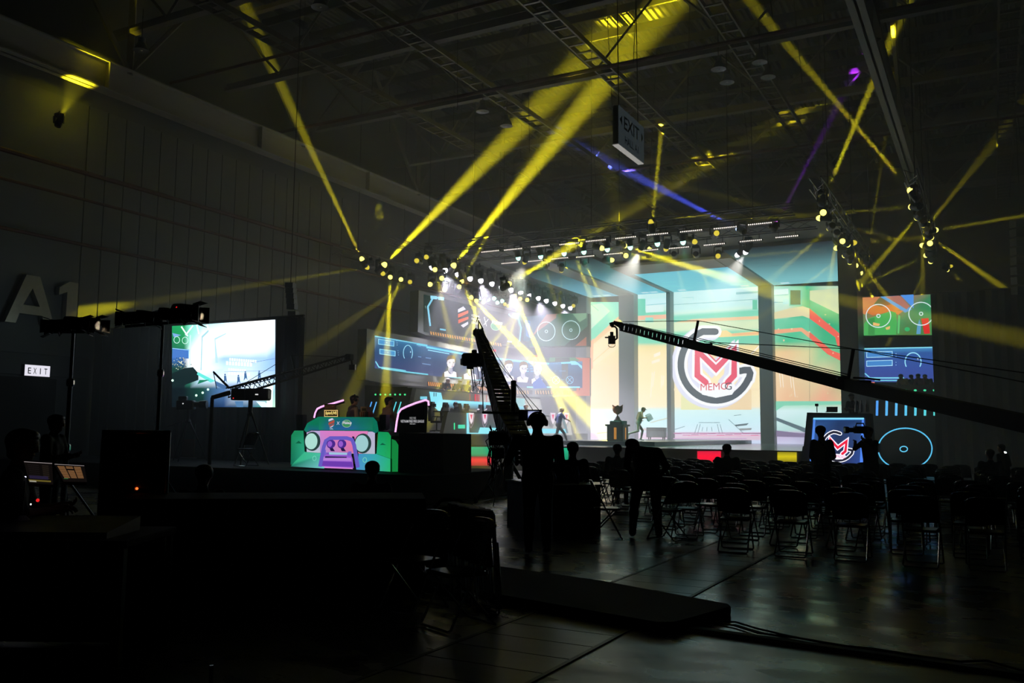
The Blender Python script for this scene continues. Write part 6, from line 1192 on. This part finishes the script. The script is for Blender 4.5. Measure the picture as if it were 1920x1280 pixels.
ch0 = None; NCH = 0
ROWS = [(12.25, -3.15, 5), (13.35, -4.15, 7), (14.45, -4.9, 8), (15.55, -5.6, 9), (16.65, -6.5, 10), (17.75, -7.6, 12), (18.85, -8.4, 13), (19.95, -8.5, 13), (21.05, -8.6, 13), (22.15, -8.6, 13), (23.25, -8.6, 13), (24.35, -8.6, 13), (25.45, -8.4, 12)]
rr = random.Random(11); TAKEN = {}
for r_, (Y, x0, n) in enumerate(ROWS):
    for k in range(n):
        x = x0+k*.765+rr.uniform(-.05, .05); y = Y+rr.uniform(-.09, .09); rz = rr.uniform(-.12, .12)
        lab = 'black folding chair in the %s row from the camera, %s from the left' % (ORD[r_], ORD[k])
        if ch0 is None: ch0 = fold_chair(lab, 'audience folding chairs in rows'); ch0.location = (x, y, 0); ch0.rotation_euler.z = rz
        else: dup(ch0, (x, y, 0), rz, lab)
        TAKEN[r_, k] = (x, y, rz)
q = onz(1175, 1010, 0); dup(ch0, (-5.25, 12.75, 0), -1.15, 'folding chair turned sideways beside the bending person', 'stray folding chairs'); dup(ch0, (-4.35, 13.0, 0), 1.3, 'folding chair turned sideways right of the bending person', 'stray folding chairs')
q = onz(858, 905, 0); dup(ch0, (onz(862, 912, 0).x, onz(862, 912, 0).y, 0), .9, 'lone folding chair near the stage skirt left of the crane', 'stray folding chairs')
q = ony(462, 870, 17.0); dup(ch0, (q.x, 17.0, .63), PI, 'folding chair on the platform under the studio camera', 'stray folding chairs')
# near group: one open chair and folded ones leaning behind it
dup(ch0, (-3.93, 6.38, 0), PI-.42, 'open folding chair at the front of the folded chairs', 'chairs stacked by the black barrier')
def folded(label):
    t = thing('folded_chair', label, 'folding chair', (0, 0, 0), 0, 'chairs stacked by the black barrier'); r = .0115
    MB().tube([(-.20, .02, .012), (-.215, .015, .03), (-.205, -.03, .86), (-.18, -.03, .90), (.18, -.03, .90), (.205, -.03, .86), (.215, .015, .03), (.20, .02, .012)], r, 7, closed=True).build('front_frame', CHR, t, smooth=True)
    MB().tube([(-.19, -.05, .62), (-.195, -.03, .07), (-.18, -.03, .05), (.18, -.03, .05), (.195, -.03, .07), (.19, -.05, .62)], r, 7, closed=True).build('rear_frame', CHR, t, smooth=True)
    MB().cbox((-.195, -.045, .66), (.195, -.015, .89), .02).build('backrest', mat('blue_black_vinyl', (.014, .018, .03), .22), t); MB().cbox((-.19, .0, .42), (.19, .035, .66), .02).build('seat', VIN, t); return t
f0 = None
for k in range(6):
    loc = (-4.02-.10*k+.02*(k % 2), 7.0+.085*k, 0); rz = PI-.45+.05*(k % 3); lab = 'folded black chair, %s in the leaning row behind the open one' % ORD[k]
    if f0 is None: f0 = folded(lab); f0.location = loc; f0.rotation_euler = (R(-7), 0, rz)
    else:
        o = dup(f0, loc, rz, lab); o.rotation_euler = (R(-7), 0, rz)
dup(ch0, (-4.62, 6.75, 0), PI-.2, 'open black chair in the shadow left of the folded chairs', 'chairs stacked by the black barrier')
bg = onz(868, 1012, 0); t = thing('equipment_bag', 'round topped black bag lying behind the folded chairs', 'bag', (-5.6, 8.9, 0), .3); b = MB(); b.ball((0, 0, .32), (.42, .3, .42), 16); b.build('bag_body', BLKC, t, smooth=True); MB().tube([(-.2, -.05, .7), (-.1, -.05, .8), (.1, -.05, .8), (.2, -.05, .7)], .02, 6).build('strap', BLKC, t)
for v in t.children[0].data.vertices: v.co.z = max(0.0, v.co.z)
# carpet slab, cable cover, cables
t = thing('carpet_slab', 'thick dark carpet piece lying across the floor trench', 'carpet', (-3.5, 8, 0)); P = [(-2.12, 8.06), (-2.08, 7.9), (-2.30, 7.05), (-2.42, 6.98), (-4.3, 7.42), (-5.3, 7.7), (-5.35, 9.0), (-3.6, 8.62)]
b = MB(); n = len(P); c = (sum(q[0] for q in P)/n, sum(q[1] for q in P)/n); ring = lambda s, z: [Vector((c[0]+(x-c[0])*s, c[1]+(y-c[1])*s, z)) for x, y in P]
b.add(ring(.995, .008)+ring(1.0, .03)+ring(1.0, .06)+ring(.98, .085), [tuple(range(n-1, -1, -1)), tuple(range(3*n, 4*n))]+[(k*n+i, k*n+(i+1) % n, k*n+n+(i+1) % n, k*n+n+i) for k in range(3) for i in range(n)]); b.build('carpet_body', mat('brown_black_carpet', (.030, .026, .022), .95, 0, .4, 60, .3), t, True)
t = thing('cable_cover', 'long black rubber cable cover crossing the foreground floor', 'cable cover', (0, 7.1, 0)); P0, P1 = Vector((-2.25, 7.22, .009)), Vector((2.2, 6.82, .001)); d = (P1-P0).normalized(); w = Vector((-d.y, d.x, 0)); b = MB(); b.prism([P0-w*.09, P0-w*.04+Vector((0, 0, .022)), P0+w*.04+Vector((0, 0, .022)), P0+w*.09], P1-P0); b.build('cover_strip', mat('black_rubber', (.012, .012, .012), .8), t, True)
for k, (pts, lab) in enumerate(((((1335, 1164), (1380, 1166), (1420, 1178), (1480, 1192), (1560, 1208), (1640, 1216), (1740, 1232), (1800, 1240), (1850, 1238), (1935, 1262)), 'thin black cable running beside the rubber cable cover'), (((1340, 1166), (1376, 1172), (1420, 1186), (1500, 1196), (1600, 1213), (1700, 1226), (1790, 1242), (1935, 1270)), 'second thin black cable looping along the rubber cable cover'))):
    t = thing('floor_cable', lab, 'cable', tuple(onz(*pts[0]))); MB().tube([onz(x, y, .012) for x, y in pts], .008, 6).build('cable_body', BLK, t, True)
for k, (pts, lab) in enumerate(((((832, 918), (870, 922), (925, 930), (950, 929)), 'black cable across the lit floor under the crane'), (((835, 953), (880, 945), (920, 936), (960, 932)), 'thin red cable across the lit floor before the crane'))):
    t = thing('floor_cable', lab, 'cable', tuple(onz(*pts[0]))); MB().tube([onz(x, y, .012) for x, y in pts], .014, 6).build('cable_body', mat('red_cable', (.12, .03, .02), .6) if k else BLK, t, True)
# crew desk with bottles
P, Q = Vector((-6.04, 12.53, 0)), Vector((-5.54, 13.2, 0)); d = (Q-P).normalized(); w = Vector((-d.y, d.x, 0))
t = thing('crew_desk', 'black case shaped crew desk with metal edges in front of the crane operator', 'desk', P+w*.8); b = MB(); b.prism([P, Q, Q+w*1.7, P+w*1.7], (0, 0, .74)); b.build('desk_body', mat('desk_blue_black', (.012, .014, .018), .6), t, True); b = MB(); b.prism([P-w*.03-d*.03, Q-w*.03+d*.03, Q+w*1.73+d*.03, P+w*1.73-d*.03], (0, 0, .03)); 
for v in b.v: v.z += .741
b.build('desktop', mat('desk_top_grey', (.05, .06, .07), .3), t, True); b = MB()
for a_, c_ in ((P, P+Vector((0, 0, .74))), (Q, Q+Vector((0, 0, .74))), (P+Vector((0, 0, .03)), Q+Vector((0, 0, .03)))): b.tube([a_-w*.005, c_-w*.005], .014, 6)
b.build('edge_trim', GREY, t, True)
GLS = mat('clear_plastic', (.32, .35, .36), .12)
for k, (u_, v_, lab) in enumerate(((.10, .16, 'clear water bottle on the near left corner of the crew desk'), (.55, .22, 'taller clear water bottle in the middle of the crew desk'), (.44, .40, 'short clear cup behind the bottles on the crew desk'))):
    o = P+d*u_+w*v_; h = (.20, .27, .1)[k]; t = thing('water_bottle' if k < 2 else 'plastic_cup', lab, 'bottle' if k < 2 else 'cup', (o.x, o.y, .772)); 
    MB().lathe([(.033, 0), (.036, .01), (.036, h*.62), (.015, h*.85), (.015, h*.93)] if k < 2 else [(.03, 0), (.042, h), (.038, h), (.028, .01)], n=12).build('bottle_body' if k < 2 else 'cup_body', GLS, t, smooth=True)
    if k < 2: MB().lathe([(.018, h*.93), (.018, h)], n=10).build('cap', mat('bottle_cap', (.4, .42, .45), .5), t)
# crew and audience
q = at(1008, 900, 11.6); J = stand(0, .06, 'front'); J.update(el=(-.32, .10, 1.16), hl=(-.30, .40, 1.10), er=(.27, .08, 1.15), hr=(.14, .36, 1.06), sl=(-.22, .02, 1.44), sr=(.22, .02, 1.44), chest=(0, .02, 1.30))
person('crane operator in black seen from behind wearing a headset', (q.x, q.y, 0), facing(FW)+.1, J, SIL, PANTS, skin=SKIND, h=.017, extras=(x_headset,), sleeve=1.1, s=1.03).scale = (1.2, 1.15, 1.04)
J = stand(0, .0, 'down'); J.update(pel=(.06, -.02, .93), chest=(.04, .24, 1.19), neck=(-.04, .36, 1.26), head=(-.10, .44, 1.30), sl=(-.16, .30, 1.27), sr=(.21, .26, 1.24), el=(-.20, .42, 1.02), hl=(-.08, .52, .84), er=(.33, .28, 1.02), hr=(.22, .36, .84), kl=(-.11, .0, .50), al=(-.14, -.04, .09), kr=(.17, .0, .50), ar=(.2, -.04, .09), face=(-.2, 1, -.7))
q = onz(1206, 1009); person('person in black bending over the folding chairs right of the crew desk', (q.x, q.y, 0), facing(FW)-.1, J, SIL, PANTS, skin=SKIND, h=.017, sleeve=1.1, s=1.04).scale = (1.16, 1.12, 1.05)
def seated(px, py, D, label, shirt=SIL, turn=0, ex=(), s=1.0, hair=HAIRB, dz=0):
    q = at(px, py, D); return person(label, (q.x, q.y, 0), facing((-.12-.02*px/1000, 1)), sit(turn, 'lap', .03), shirt, PANTS, skin=SKIND, extras=ex, s=s, hair=hair)
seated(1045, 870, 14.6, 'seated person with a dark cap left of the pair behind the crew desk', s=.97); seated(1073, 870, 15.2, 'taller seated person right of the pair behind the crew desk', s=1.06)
seated(1157, 860, 19.0, 'seated person alone before the trophy, dark hair and shirt', s=1.0); seated(1363, 870, 18.85, 'seated person in a grey shirt before the red light patch on the skirt', cloth('grey_tee_dim', (.06, .06, .06)), s=1.02)
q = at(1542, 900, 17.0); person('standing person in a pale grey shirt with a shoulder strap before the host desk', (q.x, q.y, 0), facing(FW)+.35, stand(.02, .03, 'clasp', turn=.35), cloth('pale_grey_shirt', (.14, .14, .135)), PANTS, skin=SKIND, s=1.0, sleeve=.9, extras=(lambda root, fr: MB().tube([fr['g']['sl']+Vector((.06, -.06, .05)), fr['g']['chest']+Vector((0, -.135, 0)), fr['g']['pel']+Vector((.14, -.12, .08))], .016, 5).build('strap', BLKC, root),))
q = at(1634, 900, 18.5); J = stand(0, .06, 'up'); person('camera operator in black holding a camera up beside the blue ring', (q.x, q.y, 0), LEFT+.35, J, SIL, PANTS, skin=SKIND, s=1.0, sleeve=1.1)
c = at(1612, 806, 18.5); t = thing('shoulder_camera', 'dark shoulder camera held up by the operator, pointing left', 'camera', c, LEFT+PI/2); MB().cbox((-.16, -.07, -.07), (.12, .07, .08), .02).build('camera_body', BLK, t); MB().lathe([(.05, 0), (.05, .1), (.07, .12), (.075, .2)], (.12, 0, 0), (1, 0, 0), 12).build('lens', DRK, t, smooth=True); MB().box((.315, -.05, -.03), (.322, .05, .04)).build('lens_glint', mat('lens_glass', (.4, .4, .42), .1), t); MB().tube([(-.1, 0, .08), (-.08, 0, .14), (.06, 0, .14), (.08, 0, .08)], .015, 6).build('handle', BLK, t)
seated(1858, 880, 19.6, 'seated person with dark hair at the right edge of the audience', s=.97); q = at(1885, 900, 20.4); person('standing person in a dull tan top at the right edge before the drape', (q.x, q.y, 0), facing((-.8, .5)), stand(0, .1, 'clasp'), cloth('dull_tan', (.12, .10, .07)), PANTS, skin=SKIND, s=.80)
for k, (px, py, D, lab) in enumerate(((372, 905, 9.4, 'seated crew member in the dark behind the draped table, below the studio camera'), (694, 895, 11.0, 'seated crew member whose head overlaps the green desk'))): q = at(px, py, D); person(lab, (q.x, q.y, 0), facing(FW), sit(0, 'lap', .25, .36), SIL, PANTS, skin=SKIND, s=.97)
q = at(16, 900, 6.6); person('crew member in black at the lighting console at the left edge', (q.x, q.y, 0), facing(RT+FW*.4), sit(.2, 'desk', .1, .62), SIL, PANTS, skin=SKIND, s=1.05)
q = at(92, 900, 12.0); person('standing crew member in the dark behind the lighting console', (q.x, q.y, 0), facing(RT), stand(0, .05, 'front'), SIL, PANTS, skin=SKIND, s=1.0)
# ---------------------------------------------------------------- lighting console corner at the left
o = at(120, 930, 6.2); t = thing('console_table', 'long black table carrying the lighting console', 'table', (o.x, o.y, 0), facing(FW)); tz = .86
MB().cbox((-1.3, -.4, tz-.05), (.62, .5, tz), .01).build('tabletop', BLKC, t); MB().box((-1.28, .44, .02), (.6, .48, tz-.05)).build('front_panel', BLKC, t)
for x in (-1.2, .55):
    for y in (-.3, .4): MB().box((x-.03, y-.03, 0), (x+.03, y+.03, tz-.05)).build('leg', BLK, t)
t2 = thing('lighting_console', 'lighting console with two tilted touch screens on the black table', 'console', (o.x, o.y, tz), facing(FW)); MB().prism([(-.42, -.28, 0), (-.42, .25, 0), (-.42, .25, .10), (-.42, -.28, .04)], (.86, 0, 0)).build('console_body', DRK, t2)
Mi = t2.rotation_euler.to_matrix()
for k, pts in enumerate((((82, 864), (128, 868), (101, 908), (61, 904)), ((132, 869.5), (182, 873.5), (158, 905), (118, 903)))):
    P4 = [at(pts[0][0], pts[0][1], 6.42), at(pts[1][0], pts[1][1], 6.42), at(pts[2][0], pts[2][1], 6.2), at(pts[3][0], pts[3][1], 6.2)]; nrm = (P4[1]-P4[0]).cross(P4[3]-P4[0]).normalized()
    if nrm.dot(O-P4[0]) < 0: nrm = -nrm
    MB().prism([v-nrm*.004 for v in P4], -nrm*.02).build('touch_screen', DRK, t2, True)
    def ms(x, y, L=0, P4=P4, nrm=nrm): a_ = P4[0].lerp(P4[1], x); b_ = P4[3].lerp(P4[2], x); return a_.lerp(b_, y)+nrm*(L+.001)
    p = Paint(ms, .0006); p.rect(0, 0, 1, .03, (150, 140, 140)).rect(0, .03, 1, 1, (14, 11, 10))
    if k == 1:
        for j in range(9):
            for i in range(3):
                if not (j == 2 and i == 1): p.rect(.06+i*.28, .12+j*.09, .06+i*.28+.24, .12+j*.09+.055, (120, 84, 52))
        p.rect(.02, .92, .2, .96, (40, 90, 50))
    else:
        for j in range(7): p.rect(.62, .14+j*.1, .86, .14+j*.1+.05, (34, 28, 22)); p.rect(.1, .14+j*.1, .5, .14+j*.1+.03, (24, 20, 20))
        p.rect(.0, .88, .9, .95, (96, 84, 34)).rect(.02, .93, .3, .99, (150, 146, 130)).rect(.05, .7, .8, .84, (34, 28, 50))
    p.build('screen_picture', t2, screen_mat('lit_print', 1.0))
b = MB(); c = at(62, 936, 6.1); b.ball(c, .012, 8); b.build('indicator_red', emit('led_red', (.5, .01, .01), 1.5), t2, True); b = MB(); b.ball(at(51, 943, 6.1), .007, 6); b.build('indicator_white', emit('plate_white', (.8, .8, .8)), t2, True)
c = at(48, 891, 6.3); t = thing('gooseneck_lamp', 'small bright gooseneck desk lamp left of the console screens', 'lamp', (c.x, c.y, tz)); b = MB(); b.tube([(0, 0, 0), (-.01, 0, .12), (0, 0, c.z-tz+.03), (.02, 0, c.z-tz+.02)], .006, 6); b.build('neck', BLK, t); b = MB(); b.lathe([(.012, .03), (.022, .0), (.02, -.004)], (.02, 0, c.z-tz), n=10); b.build('lamp_shade', DRK, t); b = MB(); b.ball((.02, 0, c.z-tz-.006), (.018, .018, .008), 8); b.build('bulb', emit('bulb_white', (.8, .75, 1.0), 2.2), t)
b = MB(); b.lathe([(.06, 0), (.05, .08), (.02, .11)], n=12); b.build('base', mat('grey_cone', (.16, .16, .17), .6), t)
# long draped control table whose black cloth hides the floor at the left
Pa, Pb = at(798, 900, 8.7), at(205, 900, 8.3); Pa.z = Pb.z = 0; d = (Pb-Pa).normalized(); w = Vector((d.y, -d.x, 0)); w = w if w.dot(FW) > 0 else -w
t = thing('draped_table', 'long control table under a black cloth reaching the floor', 'table', (Pa+Pb)/2); b = MB(); n = 120; L_ = (Pb-Pa).length; vs = []
for z in (-.001, .93):
    for i in range(n+1): vs.append(Pa+d*(L_*i/n)+w*(.018*math.sin(i*1.7)*(1 if z < .5 else .25))+Vector((0, 0, z)))
b.add(vs, [(i, i+1, i+n+2, i+n+1) for i in range(n)]); b.prism([Pa+Vector((0, 0, .90)), Pb+Vector((0, 0, .90)), Pb+w*.85+Vector((0, 0, .90)), Pa+w*.85+Vector((0, 0, .90))], (0, 0, .032)); b.prism([Pa, Pa+w*.85, Pa+w*.85+Vector((0, 0, .9)), Pa+Vector((0, 0, .9))], -d*.01); b.build('cloth', BLKC, t, True)
# rack case
o = at(250, 930, 9.2); t = thing('equipment_rack', 'tall open black equipment rack with worn metal edges beside the console', 'rack', (o.x, o.y, 0), facing(ray(255, 860))); W_, H_ = .32, 1.57; b = MB()
b.box((-W_, -.3, 0), (-W_+.03, .4, H_)); b.box((W_-.03, -.3, 0), (W_, .4, H_)); b.box((-W_, -.3, H_-.05), (W_, .4, H_)); b.box((-W_, -.3, 0), (W_, .4, .12)); b.box((-W_, .37, 0), (W_, .4, H_)); b.build('case_body', BLK, t); b = MB()
b.tube([(W_-.01, -.31, .1), (W_-.01, -.31, H_-.02)], .018, 6); b.tube([(-W_+.01, -.31, .1), (-W_+.01, -.31, H_-.1), (-W_+.08, -.31, H_-.02), (W_, -.31, H_-.02)], .015, 6); b.tube([(-.0, -.28, .1), (-.0, -.28, H_-.08)], .014, 6); b.build('edge_trim', mat('worn_edge_metal', (.30, .29, .25), .35, .8), t)
for k in range(5): MB().cbox((-W_+.06, -.22, .2+k*.26), (W_-.06, .3, .2+k*.26+.19), .01).build('rack_unit', DRK, t)
MB().ball((.03, -.235, .98), .014, 6).build('power_light', emit('led_orange', (1.0, .12, .02), 2.5), t)
# light stands with fresnels
def fresnel(label, c, rz, s=1.0, led=None):
    t = thing('fresnel_light', label, 'stage light', c, rz, 'unlit fresnels on the two stands'); t.scale = (s,)*3; t.rotation_euler = (0, 0, rz)
    MB().lathe([(.06, -.24), (.13, -.22), (.15, -.1), (.15, .14), (.165, .15), (.165, .2), (.14, .2)], (0, 0, 0), (1, 0, -.12), 16).build('housing', BLK, t, smooth=True); MB().tube([(0, -.19, 0), (0, -.19, -.14), (0, 0, -.22), (0, .19, -.14), (0, .19, 0)], .016, 6).build('yoke', BLK, t); MB().lathe([(.13, .19), (.1, .21), (0, .22)], (0, 0, 0), (1, 0, -.12), 14).build('lens', mat('dark_glass', (.02, .02, .025), .1), t, smooth=True)
    for k, (y, z, ty, tz_) in enumerate(((0, 1, .5, .6), (0, -1, .5, -.6), (1, 0, .6, .4), (-1, 0, -.6, .4))):
        a_ = Vector((.2, y*.15, z*.15-.02)); o_ = Vector((.36, y*.22, z*.22-.04)); s_ = Vector((0, .13 if z else 0, .13 if y else 0)); MB().prism([a_-s_, a_+s_, o_+s_*1.15, o_-s_*1.15], (0, y*.008, z*.008)).build('barn_door', BLK, t)
    if led: MB().ball(led, .016, 6).build('indicator', emit('led_red', (.5, .01, .01), 1.5), t)
    return t
def lstand(label, foot, topz, base_px):
    t = thing('light_stand', label, 'light stand', (foot.x, foot.y, foot.z)); h = topz-foot.z; MB().tube([(0, 0, .1), (0, 0, h*.42)], .042, 10).tube([(0, 0, h*.4), (0, 0, h*.75)], .033, 10).tube([(0, 0, h*.73), (0, 0, h)], .025, 10).build('pole', GREY, t)
    for z in (.42, .75): MB().lathe([(.05, -.06), (.06, -.03), (.06, .03), (.05, .06)], (0, 0, h*z), n=10).build('clamp_collar', CHR, t)
    for k in range(3): a = k*2.094+.3; MB().tube([(0, 0, h*.28), (.75*math.cos(a), .75*math.sin(a), .02)], .02, 6).build('leg', GREY, t)
    return t
D_ = 13.5; f = at(121, 900, D_); f.z = 0; tp = at(121, 622, D_); s1 = lstand('tall wind-up light stand below the wall letters', f, tp.z, 0); b = MB(); b.tube([tp-RT*.3-f, tp+RT*.3-f], .025, 6); b.build('cross_bar', BLK, s1)
for k, (x, y, rz, lab) in enumerate(((113, 611, LEFT+PI/2+.3, 'pointing left'), (140, 606, RIGHT+PI/2+.2, 'in the middle'), (168, 607, RIGHT+PI/2-.05, 'pointing right with open barn doors'))): fresnel('black fresnel light on the stand below the wall letters, %s' % lab, at(x, y, D_-.1+.1*k), rz, .68)
D_ = 15.5; f = at(291, 900, D_); f.z = 0; tp = at(288, 606, D_); s2 = lstand('tall wind-up light stand left of the side screen', f, tp.z, 0); b = MB(); b.tube([at(235, 612, D_)-f, at(372, 600, D_)-f], .028, 6); b.build('cross_bar', BLK, s2)
for k, (x, y, rz, led) in enumerate(((247, 596, LEFT+PI/2+.4, (.0, -.14, .06)), (273, 594, RIGHT+PI/2+.3, None), (316, 589, RIGHT+PI/2+.2, None), (347, 585, RIGHT+PI/2-.1, (-.1, -.13, .07)))): fresnel('black fresnel light on the stand left of the side screen, %s from the left' % ORD[k], at(x, y, D_-.06*k), rz, .74 if k < 3 else .95, led)
# spots added at the unlit right hand fresnels to brighten the commentators
for D_, px, py in ((13.4, 172, 607), (15.3, 352, 585)):
    l = bpy.data.lights.new('added_fresnel_spot', 'SPOT'); l.energy = 900; l.color = (1, .78, .5); l.spot_size = R(15); l.spot_blend = .6; l.shadow_soft_size = .1; lo = bpy.data.objects.new('added_fresnel_spot', l); COL.objects.link(lo); a_ = at(px+9, py+2, D_); lo.location = a_; lo.rotation_euler = (at(690, 752, 23.5)-a_).to_track_quat('-Z', 'Y').to_euler()
# hanging loudspeakers
def array(label, pts, D, n, w):
    t = thing('line_array_speaker', label, 'loudspeaker', at(*pts[0], D), 0, 'hanging line array speakers'); b = None
    for k in range(n):
        f = k/(n-1); f = f*(len(pts)-1); i = min(int(f), len(pts)-2); c = at(pts[i][0]+(pts[i+1][0]-pts[i][0])*(f-i), pts[i][1]+(pts[i+1][1]-pts[i][1])*(f-i), D); hh = abs(at(*pts[0], D).z-at(*pts[-1], D).z)/n*.46
        MB().obox(c, RT*w, FW*.25, Vector((0, 0, hh))).build('speaker_box', mat('speaker_grey', (.05, .052, .055), .6), t, True)
    c = at(*pts[0], D); MB().tube([c, Vector((c.x, c.y, ZR))], .015, 5).build('hanging_cable', BLK, t, True); return t
array('curved hanging loudspeaker column right of the side screen', ((545, 535), (548, 575), (557, 628)), 30, 9, .13); array('dark hanging loudspeaker column at the right edge of the hall', ((1914, 420), (1915, 480), (1917, 545)), 38, 8, .35)
c = at(1883, 848.5, 27); t = thing('work_light', 'tiny bright work light at the right beyond the audience', 'lamp', (c.x, c.y, 0)); MB().tube([(0, 0, 0), (0, 0, c.z-.05)], .02, 6).build('pole', BLK, t); MB().ball((0, 0, c.z), (.07, .05, .045), 8).build('bulb', emit('work_white', (.9, .95, .9), 3.0), t)
# chrome microphone stand close to the camera, in the dark
o = at(399, 1190, 3.2); t = thing('music_stand', 'slim chrome stand in the dark foreground at the lower left', 'stand', (o.x, o.y, 0)); MB().tube([(0, 0, .1), (0, 0, .62)], .012, 8).tube([(0, 0, .6), (0, 0, .75)], .008, 8).build('pole', mat('dull_chrome', (.12, .12, .13), .3, 1.0), t)
for k in range(3): a = k*2.094+.6; MB().tube([(0, 0, .42), (.35*math.cos(a), .35*math.sin(a), .01)], .008, 6).build('leg', BLK, t)

# ---------------------------------------------------------------- view
SC.view_settings.view_transform = 'Standard'; SC.view_settings.look = 'None'; SC.view_settings.exposure = 0; SC.view_settings.gamma = 1; SC.view_settings.use_curve_mapping = False
w = bpy.data.worlds.new('world'); SC.world = w; w.use_nodes = True; w.node_tree.nodes['Background'].inputs['Color'].default_value = (0, 0, 0, 1); w.node_tree.nodes['Background'].inputs['Strength'].default_value = 0
cy = SC.cycles; cy.max_bounces = 5; cy.diffuse_bounces = 3; cy.glossy_bounces = 3; cy.transmission_bounces = 4; cy.volume_bounces = 1; cy.caustics_reflective = False; cy.caustics_refractive = False; cy.sample_clamp_indirect = 4; cy.blur_glossy = .5
cy.use_denoising = True; cy.use_light_tree = True
